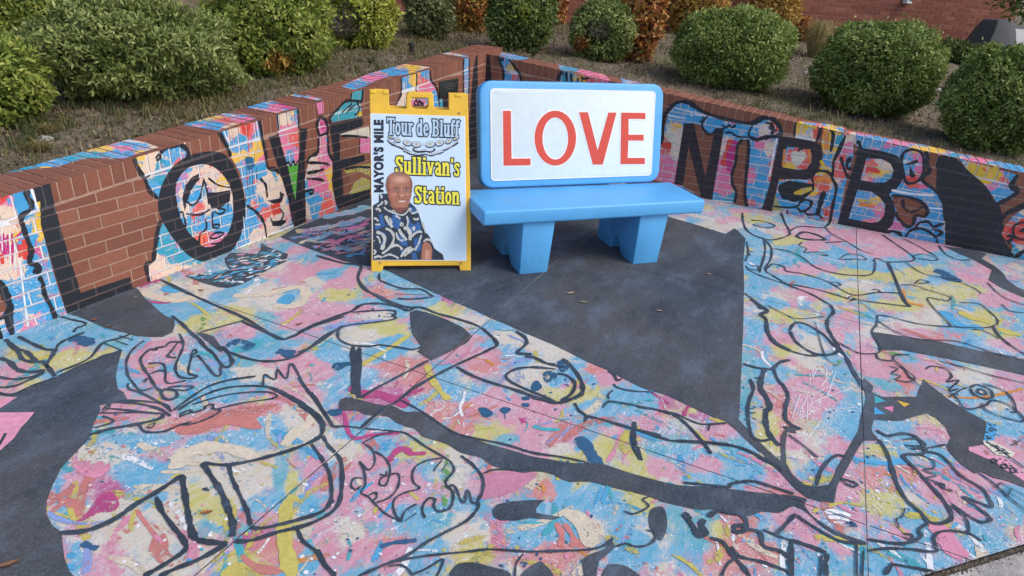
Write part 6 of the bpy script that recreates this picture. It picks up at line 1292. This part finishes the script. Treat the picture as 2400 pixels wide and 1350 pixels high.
# ------------------------------------------------------------------ shrubs
GREENS = {
 'mid': leaf_mat('leaf_mid_green', [(0.092, 0.136, 0.035), (0.200, 0.263, 0.067), (0.329, 0.391, 0.119), (0.511, 0.526, 0.208)]),
 'dark': leaf_mat('leaf_dark_green', [(.060, .100, .024), (.185, .265, .052), (.340, .425, .100), (.490, .570, .200)]),
 'dark2': leaf_mat('leaf_dark_green_olive', [(0.059, 0.087, 0.028), (0.119, 0.183, 0.048), (0.200, 0.271, 0.067), (0.310, 0.350, 0.096)]),
 'fresh': leaf_mat('leaf_fresh_green', [(0.101, 0.151, 0.028), (0.219, 0.303, 0.051), (0.347, 0.431, 0.080), (0.529, 0.510, 0.136)]),
 'lime': leaf_mat('leaf_yellow_green', [(0.164, 0.199, 0.028), (0.364, 0.414, 0.060), (0.547, 0.573, 0.096), (0.600, 0.600, 0.176)]),
 'rust': leaf_mat('leaf_rust_orange', [(0.194, 0.072, 0.026), (0.469, 0.156, 0.046), (0.600, 0.253, 0.072), (0.600, 0.362, 0.114), (0.277, 0.242, 0.055)]),
 'gold': leaf_mat('leaf_gold', [(0.221, 0.133, 0.030), (0.484, 0.266, 0.046), (0.600, 0.386, 0.097), (0.332, 0.290, 0.072), (0.581, 0.229, 0.072)]),
 'dull': leaf_mat('leaf_dull_green', [(0.082, 0.104, 0.045), (0.155, 0.191, 0.072), (0.237, 0.271, 0.104), (0.347, 0.335, 0.159)]),
}
M_BARK = plain('shrub_bark', (.13, .10, .075), .9, .3, 60, .6); M_TWIG = plain('bare_twig', (.20, .17, .14), .9, .3, 60, .4)
def leaves_mesh(name, P, Nrm, L, wid, tint, mat, parent, droop=.25, flat=.75):
    n = len(P)
    r = RNG.normal(size=(n, 3)); d = Nrm * .55 + r * .75; d[:, 2] += .12
    d /= np.linalg.norm(d, axis=1)[:, None]
    nn = Nrm * flat + RNG.normal(size=(n, 3)) * .55; nn[:, 2] += .35
    s = np.cross(d, nn); s /= np.linalg.norm(s, axis=1)[:, None] + 1e-9
    nn = np.cross(s, d)
    l = (L * RNG.uniform(.65, 1.3, n))[:, None]; w = l * wid * .5
    V = np.empty((n, 4, 3)); V[:, 0] = P; V[:, 1] = P + d * l * .45 + s * w + nn * l * .06; V[:, 2] = P + d * l - nn * l * droop * .5; V[:, 3] = P + d * l * .45 - s * w + nn * l * .06
    me = bpy.data.meshes.new(name); me.vertices.add(n * 4); me.vertices.foreach_set('co', V.ravel().astype(np.float32))
    me.loops.add(n * 4); me.loops.foreach_set('vertex_index', np.arange(n * 4, dtype=np.int32))
    me.polygons.add(n); me.polygons.foreach_set('loop_start', np.arange(0, n * 4, 4, dtype=np.int32)); me.polygons.foreach_set('loop_total', np.full(n, 4, np.int32))
    me.materials.append(mat); me.update(calc_edges=True)
    me.attributes.new('tint', 'FLOAT', 'POINT').data.foreach_set('value', np.repeat(np.clip(tint, 0, 1), 4).astype(np.float32))
    return link(name, me, parent)
def shrub(name, label, cat, box, kind, L=.040, wid=.42, cover=3.0, depth=.8, pw=2.5, lump=.06, bare=None, group=None, patch=None, zbase=None, sink=0.0, base=None, raise_=.0, full=1.0):
    """box = x0,x1,ytop,ybase in photo pixels: gives the place on the bank and the size"""
    x0, x1, yt, yb = box; xc = (x0 + x1) / 2
    p = bank_hit(xc, yb) if base is None else base
    dist = (p - EYE).dot(FWD)
    rx = (x1 - x0) / 2 * dist / F_PX
    ry = rx * depth
    hd = Vector((p.x, p.y, 0)).normalized()
    c = Vector((p.x, p.y, 0)) + hd * ry * .8
    need = ry * 1.05 + .08; gap = (BLD_O - c).dot(BLD_N)
    if gap < need: c = c - hd * ((need - gap) / hd.dot(BLD_N))       # keep it in front of the building
    rx = (x1 - x0) / 2 * (Vector((c.x, c.y, bank_z(c.x, c.y) + .3)) - EYE).dot(FWD) / F_PX * (.865 if kind == 'dark' else .95)
    zb = bank_z(c.x, c.y)
    lo, hi = zb + .1, zb + 4
    for _ in range(40):
        md = (lo + hi) / 2
        if project((c.x, c.y, md))[1] > yt + 2: lo = md
        else: hi = md
    H = lo - zb
    for _ in range(3):           # the camera leans a little: centre the silhouette at mid height
        dx = (project((c.x, c.y, zb + H * .55))[0] - xc) * (Vector((c.x, c.y, zb)) - EYE).dot(FWD) / F_PX
        c = c - Vector((hd.y, -hd.x, 0)) * dx
    zb = bank_z(c.x, c.y)
    ang = math.atan2(hd.y, hd.x) - math.pi / 2
    root = empty(name, (c.x, c.y, zb), ang, label, cat, group)
    rz = H * .54; cz = H - rz + raise_
    area = 4 * math.pi * ((rx * ry) ** 1.6 / 3 + (rx * rz) ** 1.6 / 3 + (ry * rz) ** 1.6 / 3) ** (1 / 1.6)
    n = int(cover * full * area / (L * L * wid * .62)); n = min(n, 46000)
    D = RNG.normal(size=(int(n * 1.5), 3)); D /= np.linalg.norm(D, axis=1)[:, None]
    D = D[(D[:, 2] > -.93) & (D[:, 1] < .65)][:n]; n = len(D)
    k = (np.abs(D) ** pw).sum(1) ** (-1 / pw)
    ph = RNG.uniform(0, 6, 8)
    lum = lump * (np.sin(D[:, 0] * 5 + ph[0]) * np.sin(D[:, 2] * 6 + ph[1]) + .7 * np.sin(D[:, 1] * 7 + ph[2] + D[:, 2] * 4) + .6 * np.sin(D[:, 0] * 13 + ph[3]) * np.sin(D[:, 2] * 12 + ph[4]))
    rr = 1 + lum - np.abs(RNG.normal(0, .11, n)) + (RNG.random(n) < .04) * RNG.uniform(0, .08, n)
    fr = RNG.uniform(0, 6, 6); rr = rr * (1 + .6 * lump * np.sin(D[:, 0] * 23 + fr[0]) * np.sin(D[:, 2] * 21 + fr[1] + D[:, 1] * 9)); spr = RNG.random(n) < .02; rr[spr] += RNG.uniform(.02, .15, spr.sum())
    P = D * (k * rr)[:, None] * np.array([rx, ry, rz]); P[:, 2] += cz
    # skirt: taper the underside a little and keep leaves off the soil
    low = P[:, 2] < H * .25
    P[low, :2] *= (.80 + .20 * (P[low, 2] / (H * .25)).clip(0, 1))[:, None]
    keep = P[:, 2] > .02
    if bare:
        for bx, bz, br, pr_ in bare:
            dd = np.hypot(P[:, 0] / rx - bx, (P[:, 2] - cz) / rz - bz)
            keep &= ~((dd < br) & (P[:, 1] < .2 * ry) & (RNG.random(n) < pr_))
    P, D, lum = P[keep], D[keep], lum[keep]
    Nrm = D / np.array([rx, ry, rz]); Nrm /= np.linalg.norm(Nrm, axis=1)[:, None]
    tint = .50 + RNG.normal(0, .27, len(P)) + 1.1 * lum / max(lump, .01) * .12  # random per leaf, paler on bulges, darker in hollows
    if patch:
        pm = np.zeros(len(P), bool)
        for bx, bz, br in patch[1]:
            pm |= (np.hypot(P[:, 0] / rx - bx, (P[:, 2] - cz) / rz - bz) < br * RNG.uniform(.6, 1.1, len(P))) & (P[:, 1] < .3 * ry)
        leaves_mesh('foliage', P[~pm], Nrm[~pm], L, wid, tint[~pm], GREENS[kind], root)
        if pm.any(): leaves_mesh('turning_foliage', P[pm], Nrm[pm], L * 1.1, wid, tint[pm], GREENS[patch[0]], root)
    else: leaves_mesh('foliage', P, Nrm, L, wid, tint, GREENS[kind], root)
    # inner leaves so that gaps look into depth, not through; their dark tint paints in the shade
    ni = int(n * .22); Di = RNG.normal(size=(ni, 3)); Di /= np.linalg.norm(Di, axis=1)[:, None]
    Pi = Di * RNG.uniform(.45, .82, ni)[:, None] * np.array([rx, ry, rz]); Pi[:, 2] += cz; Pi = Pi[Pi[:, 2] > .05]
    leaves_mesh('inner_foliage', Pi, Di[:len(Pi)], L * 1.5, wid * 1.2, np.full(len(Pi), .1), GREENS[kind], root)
    for s in range(5):
        a = s * 1.26 + random.random(); q = Vector((math.cos(a) * rx * .5, math.sin(a) * ry * .5, H * random.uniform(.55, .8)))
        m = MB(); st = Vector((math.cos(a) * rx * .10, math.sin(a) * ry * .10, -.05)); md = st.lerp(q, .5) + Vector((random.uniform(-.04, .04), random.uniform(-.04, .04), .03))
        m.tube([st, md, q], [.016, .011, .004], 6); m.build('stem', M_BARK, root)
    if bare:
        m = MB()
        for bx, bz, br, pr_ in bare:
            for t in range(34):
                a = Vector((bx * rx + random.uniform(-.25, .25) * br * rx, -ry * .35, cz + (bz - br * .8) * rz))
                e = Vector(((bx + random.uniform(-1, 1) * br) * rx, -ry * random.uniform(.72, .98), cz + (bz + random.uniform(-.4, 1) * br) * rz))
                mid = a.lerp(e, .55) + Vector((random.uniform(-.04, .04), random.uniform(-.05, .02), random.uniform(-.03, .04)))
                m.tube([a, mid, e], [.006, .004, .0015], 4)
                for f in range(2):
                    e2 = mid.lerp(e, random.random()) ; m.tube([e2, e2 + Vector((random.uniform(-.09, .09), random.uniform(-.06, .02), random.uniform(-.03, .09)))], [.003, .001], 3)
        m.build('bare_twigs', M_TWIG, root)
    return root
GR = 'clipped shrubs on the planting bank'
shrub('shrub', 'huge rounded green shrub filling the left bank, largest of the left shrubs', 'shrub', (98, 545, -6, 262), 'mid', L=.040, wid=.36, cover=3.0, depth=.75, lump=.12, group=GR, pw=2.2)
shrub('shrub', 'dense green shrub cut off by the left edge of the picture', 'shrub', (-150, 88, 84, 315), 'fresh', L=.042, wid=.42, cover=3.0, depth=.9, group=GR, lump=.10)
shrub('shrub', 'green shrub in the top left corner behind the huge rounded one', 'shrub', (-110, 150, -70, 95), 'fresh', L=.045, wid=.4, cover=2.8, depth=.7, group=GR, lump=.08)
shrub('shrub', 'large olive green shrub right of the huge rounded left one', 'shrub', (492, 768, -66, 192), 'fresh', L=.046, wid=.38, cover=2.9, depth=.8, group=GR, lump=.12, patch=('gold', [(.1, -.55, .25)]))
shrub('shrub', 'yellow green shrub with a bare twiggy left side above the left wall', 'shrub', (765, 928, -60, 122), 'lime', L=.046, wid=.40, cover=2.6, depth=.8, group=GR, lump=.10, bare=[(-.55, -.15, .55, .93)])
shrub('shrub', 'dull green narrow shrub behind the sandwich board, left of the rust coloured one', 'shrub', (950, 1062, -60, 96), 'dull', L=.050, wid=.42, cover=2.6, depth=.9, group=GR, lump=.08, pw=2.6)
shrub('shrub', 'small rust and gold leaved shrub behind the wall corner', 'shrub', (1062, 1148, -60, 80), 'gold', L=.062, wid=.46, cover=2.2, depth=.8, group='autumn coloured shrubs by the building', lump=.10, patch=('rust', [(-.4, .3, .5), (.5, -.2, .4)]))
shrub('shrub', 'dark green upright shrub right behind the wall corner', 'shrub', (1142, 1302, -66, 124), 'dark2', L=.046, wid=.42, cover=2.9, depth=.8, group=GR, lump=.08, pw=2.6, patch=('fresh', [(.1, .1, .3)]))
shrub('shrub', 'rounded shrub with a bare twiggy patch and one rust coloured spray in its side', 'shrub', (1336, 1490, 0, 150), 'mid', L=.042, wid=.40, cover=2.6, depth=.85, group=GR, lump=.06, bare=[(-.1, .05, .42, .9)], patch=('rust', [(-.6, -.35, .26)]))
shrub('shrub', 'tall rust orange shrub behind the twiggy rounded shrub', 'shrub', (1450, 1556, -90, 150), 'rust', L=.070, wid=.46, cover=2.3, depth=.7, group='autumn coloured shrubs by the building', lump=.12, pw=2.8)
shrub('shrub', 'golden leaved shrub against the brick building behind the leftmost dark clipped bush', 'shrub', (1574, 1700, -50, 62), 'gold', L=.066, wid=.46, cover=2.2, depth=.6, group='autumn coloured shrubs by the building', lump=.12)
shrub('shrub', 'shrub of mixed green and red leaves at the top edge, against the building', 'shrub', (1758, 1868, -50, 50), 'gold', L=.066, wid=.46, cover=2.3, depth=.6, group='autumn coloured shrubs by the building', lump=.12, patch=('rust', [(-.25, -.25, .45)]))
shrub('shrub', 'thin sprig of rust coloured leaves between the two left dark clipped bushes', 'shrub', (1862, 1906, 42, 96), 'rust', L=.06, wid=.46, cover=1.8, depth=.6, group='autumn coloured shrubs by the building', lump=.15)
shrub('shrub', 'rust coloured sprig against the building just right of the dark upright shrub', 'shrub', (1284, 1330, -50, 30), 'rust', L=.07, wid=.46, cover=1.5, depth=.6, group='autumn coloured shrubs by the building', lump=.15)
shrub('shrub', 'dark green clipped dome bush, leftmost of the three above the right wall', 'shrub', (1570, 1868, 24, 222), 'dark', L=.037, wid=.45, cover=2.9, depth=.85, pw=2.6, lump=.055, group=GR)
shrub('shrub', 'dark green clipped dome bush in the middle of the three above the right wall', 'shrub', (1906, 2210, 60, 288), 'dark', L=.037, wid=.45, cover=2.9, depth=.85, pw=2.7, lump=.055, group=GR)
shrub('shrub', 'dark green clipped bush at the right edge of the picture above the right wall', 'shrub', (2222, 2500, 114, 378), 'dark', L=.037, wid=.45, cover=2.9, depth=.85, pw=2.6, lump=.055, group=GR)
shrub('ground_shrub', 'low dark spreading shrub in front of the grey rock by the building', 'shrub', (2184, 2330, 100, 152), 'dark2', L=.05, wid=.34, cover=2.4, depth=.5, group=GR, lump=.12)

# ------------------------------------------------------------------ small tree at the right edge
tb = BM @ Vector((6.46, -1.75, 0)); tz = bank_z(tb.x, tb.y)
tree = empty('small_tree', (tb.x, tb.y, tz), 0, 'dark leaved small tree overhanging at the far upper right edge', 'tree')
m = MB(); m.tube([(0, 0, -.1), (.03, .02, .7), (-.04, .05, 1.5), (.02, .0, 2.4)], [.075, .06, .045, .02], 10); trk = m.build('trunk', M_BARK, tree, smooth=True)
PP = []; NN = []
for k in range(16):
    a = k * 2.4; e = Vector((math.cos(a) * random.uniform(.3, .62), math.sin(a) * random.uniform(.3, .62), random.uniform(.35, 2.6))); s = Vector((0, 0, min(1.9, e.z * .75)))
    m = MB(); m.tube([s, s.lerp(e, .5) + Vector((0, 0, .1)), e], [.025, .014, .005], 6); m.build('limb', M_BARK, tree)
    for c in range(110):
        t = random.uniform(.35, 1.08); q = s.lerp(e, t) + Vector((random.gauss(0, .09), random.gauss(0, .09), random.gauss(0, .09)))
        PP.append(q); NN.append((q - s).normalized())
P_ = np.array(PP); N_ = np.array(NN)
leaves_mesh('crown', P_, N_, .105, .42, RNG.random(len(P_)), GREENS['dark2'], tree)
m = MB(); m.box((8.9, -3, .9), (45, 50, 1.16)); o = m.build('driveway', plain('driveway_concrete', (.45, .43, .39), .9, .1, 6)); o.matrix_world = BM @ Matrix.Translation((0, 0, 0)); tag(o, kind='structure')

# ------------------------------------------------------------------ small things on the bank
def blob(name, parent, mat, r, sq, seed, seg=10):
    rnd = random.Random(seed); m = MB(); vs = []; fs = []
    ph = [rnd.uniform(0, 6) for _ in range(6)]
    for i in range(seg + 1):
        th = math.pi * i / seg
        for j in range(seg * 2):
            a = math.pi * j / seg; d = (math.sin(th) * math.cos(a), math.sin(th) * math.sin(a), math.cos(th))
            k = 1 + .13 * math.sin(d[0] * 4 + ph[0]) * math.sin(d[1] * 5 + ph[1]) + .10 * math.sin(d[2] * 6 + ph[2] + d[0] * 3) + rnd.uniform(-.03, .03) * (0 < i < seg)
            vs.append((d[0] * r * sq[0] * k, d[1] * r * sq[1] * k, d[2] * r * sq[2] * k))
    n = seg * 2
    for i in range(seg):
        for j in range(n): fs.append((i * n + j, (i + 1) * n + j, (i + 1) * n + (j + 1) % n, i * n + (j + 1) % n))
    m.solid(vs, fs); o = m.build(name, mat, parent, smooth=False, fix=True); return o
M_STONE = plain('pale_stone', (.42, .40, .37), .9, .2, 30, .6)
def put_stone(px, py, wpx, sq, label, seed, name='rock', mat=None):
    p = bank_hit(px, py); d = (p - EYE).dot(FWD); r = wpx / 2 * d / F_PX
    o = blob(name, None, mat or M_STONE, r, sq, seed); o.location = p + Vector((0, 0, r * sq[2] * .35)); tag(o, label, 'rock'); return o
put_stone(106, 333, 40, (1, .7, .55), 'pale whitish rock lying on the left bank beside the wall', 3)
put_stone(2196, 212, 34, (1, .6, .25), 'flat pale stone between two clipped bushes, the farther of two', 5, 'flat_stone')
put_stone(2186, 244, 40, (1, .6, .22), 'flat pale stone between two clipped bushes, the nearer of two', 8, 'flat_stone')
put_stone(1893, 172, 30, (1, .6, .25), 'small flat stone in the grass left of the middle clipped bush', 11, 'flat_stone')
# grey fake-rock cover by the building
p = BM @ Vector((6.86, -.62, 0)); z = bank_z(p.x, p.y)
root = empty('rock_cover', (p.x, p.y, z), BLD_TH, 'dark grey tapered rock shaped cover standing by the building wall', 'cover')
m = MB(); prof = [(-.33, -.1, -.28, .28), (-.31, .12, -.26, .26), (-.225, .40, -.20, .20), (-.18, .53, -.15, .15), (-.155, .555, -.12, .12)]
rg = []
for hx, zz, y0, y1 in prof:
    rg.append([(hx + .02, y0, zz), (0, y0 - .03, zz + .012), (-hx - .03, y0 + .01, zz - .004), (-hx, y1, zz), (0, y1 + .02, zz), (hx, y1, zz)])
vs = [q for r_ in rg for q in r_]; fs = []
for i in range(len(rg) - 1):
    for j in range(6): fs.append((i * 6 + j, i * 6 + (j + 1) % 6, (i + 1) * 6 + (j + 1) % 6, (i + 1) * 6 + j))
fs.append(tuple((len(rg) - 1) * 6 + j for j in range(6)))
m.solid(vs, fs); sh = m.build('shell', plain('rock_cover_grey', (.085, .092, .10), .85, .2, 40, .6), root, fix=True); bevel(sh, .025, 3, 25)
m = MB(); m.box((-.37, -.31, -.1), (.37, .30, .02)); m.build('base_rim', plain('rock_cover_rim', (.06, .065, .07), .9, .2, 40), root)
# wall lamp at the top edge
q = BMi @ on_plane(2122, 3, BLD_O, BLD_N)
lamp = empty('wall_lamp', BM @ Vector((q.x, 0, q.z)), BLD_TH, 'small white metal wall lamp on the brick building at the top edge', 'lamp')
ML = plain('lamp_grey_white', (.62, .64, .64), .45, .06, 20)
m = MB(); m.box((-.055, -.02, -.035), (.055, 0, .16)); o = m.build('mount', ML, lamp); bevel(o, .006)
m = MB(); m.solid([(-.075, -.02, -.045), (.03, -.02, -.045), (.03, -.15, -.03), (-.075, -.15, -.03), (-.045, -.02, .05), (.02, -.02, .05), (.02, -.10, .04), (-.045, -.10, .04)], [(0, 3, 2, 1), (4, 5, 6, 7), (0, 1, 5, 4), (1, 2, 6, 5), (2, 3, 7, 6), (3, 0, 4, 7)]); o = m.build('hood', ML, lamp, fix=True); bevel(o, .012, 3)
m = MB(); m.box((-.02, -.16, .035), (.13, -.02, .055)); o = m.build('arm', ML, lamp); bevel(o, .006)
# black garden light
p = bank_hit(965, 132)
gl = empty('garden_light', p, 0, 'small black garden light stake in the soil behind the left wall', 'garden light')
MK = plain('garden_black', (.012, .012, .013), .5, .2, 30)
m = MB(); m.tube([(0, 0, -.05), (0, 0, .09)], [.020, .022], 10); m.build('post', MK, gl)
m = MB(); m.tube([(0, 0, .10), (0, 0, .115), (0, 0, .13)], [.036, .034, .012], 12); m.build('cap', MK, gl)
for k in range(3):
    a = k * 2.09; m = MB(); m.tube([(.018 * math.cos(a), .018 * math.sin(a), .088), (.026 * math.cos(a), .026 * math.sin(a), .102)], .004, 5); m.build('spoke', MK, gl)
# dry sticks
for (ax, ay, bx, by, up, lab) in ((1195, 118, 1213, 78, .22, 'thin dry stick leaning up out of the soil behind the wall corner'), (1208, 112, 1224, 100, .05, 'short forked twig on the soil behind the wall corner'), (935, 152, 948, 144, .02, 'tiny pale twig lying at the back edge of the left wall')):
    a = bank_hit(ax, ay); b_ = bank_hit(bx, by if up < .1 else ay - 8) + Vector((0, 0, up))
    m = MB(); m.tube([a + Vector((0, 0, .004)), a.lerp(b_, .5) + Vector((.01, 0, .012)), b_ + Vector((0, 0, .004))], [.0055, .0045, .002], 5); tag(m.build('dry_stick', M_TWIG), lab, 'stick')
# grass clumps
def blades(name, parent, pos, hgt, spread, n, mat, wid=.006, curl=.6):
    a = RNG.uniform(0, 2 * np.pi, n); out = np.stack([np.cos(a), np.sin(a), np.zeros(n)], 1); r0 = RNG.uniform(0, spread * .3, n)[:, None]
    h = hgt * RNG.uniform(.5, 1.15, n)[:, None]; sp = spread * RNG.uniform(.3, 1.2, n)[:, None]
    b = pos + out * r0; sd = np.stack([-np.sin(a), np.cos(a), np.zeros(n)], 1) * wid * .5; up = np.array([0, 0, 1.])
    m1 = b + out * sp * .35 + up * h * .75; tp = b + out * sp + up * h * (1 - curl * RNG.uniform(.2, 1, n)[:, None])
    V = np.stack([b - sd, b + sd, m1 + sd * .8, m1 - sd * .8, tp], 1).reshape(-1, 3)
    me = bpy.data.meshes.new(name); f = []
    for i in range(n): f += [(i * 5, i * 5 + 1, i * 5 + 2, i * 5 + 3), (i * 5 + 3, i * 5 + 2, i * 5 + 4)]
    me.from_pydata(V.tolist(), [], f); me.materials.append(mat)
    me.attributes.new('tint', 'FLOAT', 'POINT').data.foreach_set('value', np.repeat(RNG.random(n), 5).astype(np.float32))
    return link(name, me, parent)
G_GREEN = leaf_mat('grass_green', [(.030, .050, .014), (.070, .105, .025), (.12, .15, .045), (.24, .20, .09)]); G_DRY = leaf_mat('grass_dry', [(.12, .09, .035), (.26, .20, .075), (.36, .29, .12), (.13, .14, .04)]); G_PALE = leaf_mat('grass_straw', [(.30, .22, .09), (.42, .33, .14), (.50, .42, .20), (.22, .20, .07)])
for px, py, hpx, spx, n, mt, lab in ((168, 236, 90, 80, 150, G_GREEN, 'tuft of long dark green grass between the left shrubs'), (118, 318, 34, 60, 120, G_DRY, 'yellowing grass tuft beside the pale rock on the left bank'), (96, 356, 30, 70, 140, G_DRY, 'straw yellow grass tuft along the left wall top below the pale rock'),
                                     (1908, 134, 96, 90, 1000, G_PALE, 'clump of tall straw coloured grass between two clipped bushes'), (1250, 132, 24, 30, 60, G_GREEN, 'small green grass tuft at the foot of the dark upright shrub'), (870, 150, 22, 40, 70, G_GREEN, 'low green weed tuft behind the left wall below the yellow green shrub'), (330, 330, 22, 50, 90, G_GREEN, 'green weed tuft at the back edge of the left wall below the huge shrub'), (1886, 292, 26, 60, 90, G_GREEN, 'weedy grass tuft on the edge of the right wall below the clipped bushes')):
    p = bank_hit(px, py); d = (p - EYE).dot(FWD)
    r = empty('grass_clump', p, 0, lab, 'grass clump', 'grass clumps on the bank'); blades('blades', r, np.zeros(3), hpx * d / F_PX, spx / 2 * d / F_PX * 1.2, n, mt, .0045)
# scattered thin grass, leaf litter and mulch chips: nobody could count them
def scatter(n, seed, cond):
    rg = np.random.default_rng(seed); out = []
    while len(out) < n:
        px, py = rg.uniform(-40, 2440), rg.uniform(20, 425) ** 1.0
        out.append((px, py))
    return out
def bank_points(n, seed, dens):
    rg = random.Random(seed); out = []; tries = 0
    while len(out) < n and tries < n * 12:
        tries += 1
        u = rg.uniform(.30, 4.6) if rg.random() < .6 else rg.uniform(-5, .3); v = rg.uniform(.30, 2.6) if u < .3 or rg.random() < .4 else rg.uniform(-6, .3)
        if u < .30 and v < .30: continue
        x, y = Ai @ np.array([u + WR.off, v + WL.off])
        px, py = project((x, y, bank_z(x, y)))
        if not (-40 < px < 2440 and -10 < py < 420): continue
        if rg.random() < dens(x, y, px, py): out.append((x, y, bank_z(x, y)))
    return np.array(out)
def nz(x, y): return .5 + .5 * math.sin(x * 2.1 + 1.3 * math.sin(y * 1.7)) * math.sin(y * 2.7 + 1.1 * math.sin(x * 2.3))
Q = bank_points(4000, 3, lambda x, y, px, py: (.25 + .75 * nz(x, y)) * (1 if px < 1100 else .45))
n = len(Q)
def tufts(name, Q, hgt, mat, per=7, seed=1):
    rg = np.random.default_rng(seed); n = len(Q) * per; B = np.repeat(Q, per, 0) + rg.normal(0, .018, (n, 3)) * np.array([1, 1, 0])
    a = rg.uniform(0, 2 * np.pi, n); o = np.stack([np.cos(a), np.sin(a), np.zeros(n)], 1); h = (hgt * rg.uniform(.4, 1.3, n))[:, None]; sd = np.stack([-np.sin(a), np.cos(a), np.zeros(n)], 1) * .0022
    m1 = B + o * h * .4 + np.array([0, 0, .75]) * h; tp = B + o * h * rg.uniform(.6, 1.3, n)[:, None] + np.array([0, 0, .7]) * h * rg.uniform(.3, 1.1, n)[:, None]
    V = np.stack([B - sd, B + sd, m1 + sd * .7, m1 - sd * .7, tp], 1).reshape(-1, 3); f = []
    for i in range(n): f += [(i * 5, i * 5 + 1, i * 5 + 2, i * 5 + 3), (i * 5 + 3, i * 5 + 2, i * 5 + 4)]
    me = bpy.data.meshes.new(name); me.from_pydata(V.tolist(), [], f); me.materials.append(mat)
    me.attributes.new('tint', 'FLOAT', 'POINT').data.foreach_set('value', np.repeat(rg.random(n), 5).astype(np.float32)); return tag(link(name, me), kind='stuff')
WQ = []
for k in range(70):
    px = random.uniform(0, 900) if k % 3 else random.uniform(1650, 2300)
    py = (388 - .292 * px - random.uniform(12, 80)) if px < 1000 else (250 + .23 * (px - 1650) - random.uniform(4, 34))
    q = bank_hit(px, py); WQ += [(q.x + random.gauss(0, .03), q.y + random.gauss(0, .03), q.z) for _ in range(random.randint(3, 7))]
tufts('weeds', np.array(WQ), .085, G_GREEN, 7, 9)
tufts('thin_grass', Q[:n // 2], .070, G_GREEN, 6, 1); tufts('dry_grass', Q[n // 2:], .078, G_DRY, 6, 2)
LIT = leaf_mat('litter_brown', [(.05, .034, .022), (.18, .12, .07), (.30, .215, .135), (.44, .35, .25), (.13, .105, .08)], .8)
Q = bank_points(24000, 5, lambda x, y, px, py: .8)
leaves_mesh('leaf_litter', Q + np.array([0, 0, .006]), np.tile(np.array([0, 0, 1.]), (len(Q), 1)) + RNG.normal(0, .5, (len(Q), 3)), .034, .4, RNG.random(len(Q)), LIT, None, flat=2.2)['kind'] = 'stuff'
# debris along the foot of the walls and in the gap of the pavement edge
pts_ = []
for k in range(900):
    W = WL if random.random() < .5 else WR
    x = random.uniform(-4.4, 0) if W is WL else random.uniform(0, 5)
    q = W.M @ Vector((x, -abs(random.gauss(0, .022)) - .004, .004)); pts_.append(q)
a, b = PM @ Vector((*e1, 0)), PM @ Vector((*e2, 0))
for k in range(500):
    q = a.lerp(b, random.uniform(-.5, 1.6)); nv = Vector((b.y - a.y, a.x - b.x, 0)).normalized(); pts_.append(q + nv * random.gauss(.022, .012) + Vector((0, 0, .002)))
for k in range(90):
    q = ground(1122 + random.gauss(0, 9), 378 + random.gauss(0, 7)); pts_.append(q + Vector((0, 0, random.uniform(.002, .03))))
P_ = np.array(pts_); leaves_mesh('swept_debris', P_, np.tile(np.array([0, 0, 1.]), (len(P_), 1)) + RNG.normal(0, .3, (len(P_), 3)), .011, .5, RNG.random(len(P_)), LIT, None, flat=2.5)['kind'] = 'stuff'
# fallen leaves on the pavement
M_FL = [plain('fallen_leaf_brown', (.20, .095, .045), .7, .3, 60, .3), plain('fallen_leaf_tan', (.34, .25, .16), .7, .25, 60, .3), plain('fallen_leaf_rust', (.32, .10, .03), .7, .3, 60, .3)]
for px, py, wpx, ang, mt, lab in ((485, 1205, 28, .3, 2, 'curled orange brown leaf on the yellow paint in the lower left mural'), (22, 1327, 44, .6, 0, 'large brown leaf on the dark paving at the lower left corner'), (222, 752, 16, .9, 2, 'reddish leaf on the dark paving below the black letter L, left of another'), (257, 768, 14, 0, 0, 'brown leaf on the dark paving below the black letter L, nearest the mural edge'), (290, 760, 10, 1.5, 0, 'tiny brown leaf on the dark paving below the black letter L, rightmost there'), (472, 683, 14, .1, 0, 'small brown leaf on the cream paint below the black letter O'), (702, 762, 18, .7, 0, 'crumpled brown leaf on the pavement joint left of the sandwich board'), (1338, 690, 22, .6, 1, 'pale tan leaf on dark paving in front of the bench, farther left'), (1368, 711, 18, 0, 1, 'pale tan leaf on dark paving in front of the bench, nearer the camera'), (1546, 731, 16, .2, 1, 'tan leaf on dark paving in front of the right bench leg'), (320, 700, 12, .4, 1, 'tan leaf on the dark paving close under the brick part of the left wall'), (1662, 645, 14, .1, 1, 'tiny tan leaf on the dark paving right of the bench')):
    p = ground(px, py); d = (p - EYE).dot(FWD); l = wpx * d / F_PX; w = l * .34
    m = MB(); c, s = math.cos(ang), math.sin(ang); rows = []
    for i in range(6):
        t = i / 5; hw = w * math.sin(math.pi * min(1, t * .92 + .06)) ** .8 * .5; zz = .006 + .35 * w * (4 * (t - .5) ** 2)
        rows.append([(t * l - l / 2, -hw, zz + hw * .5), (t * l - l / 2, 0, zz), (t * l - l / 2, hw, zz + hw * .45)])
    vs = [(a * c - b * s, a * s + b * c, z) for r in rows for a, b, z in r]; nv = len(vs)
    vs += [(a, b, z - .0012) for a, b, z in vs]; fs = []
    for i in range(5):
        for j in range(2):
            q = (i * 3 + j, i * 3 + j + 1, i * 3 + j + 4, i * 3 + j + 3); fs.append(q[::-1]); fs.append(tuple(k + nv for k in q))
    m.solid(vs, fs); o = m.build('fallen_leaf', M_FL[mt]); o.location = p + Vector((0, 0, .001)); tag(o, lab, 'leaf', 'fallen leaves on the pavement')

if False: pass
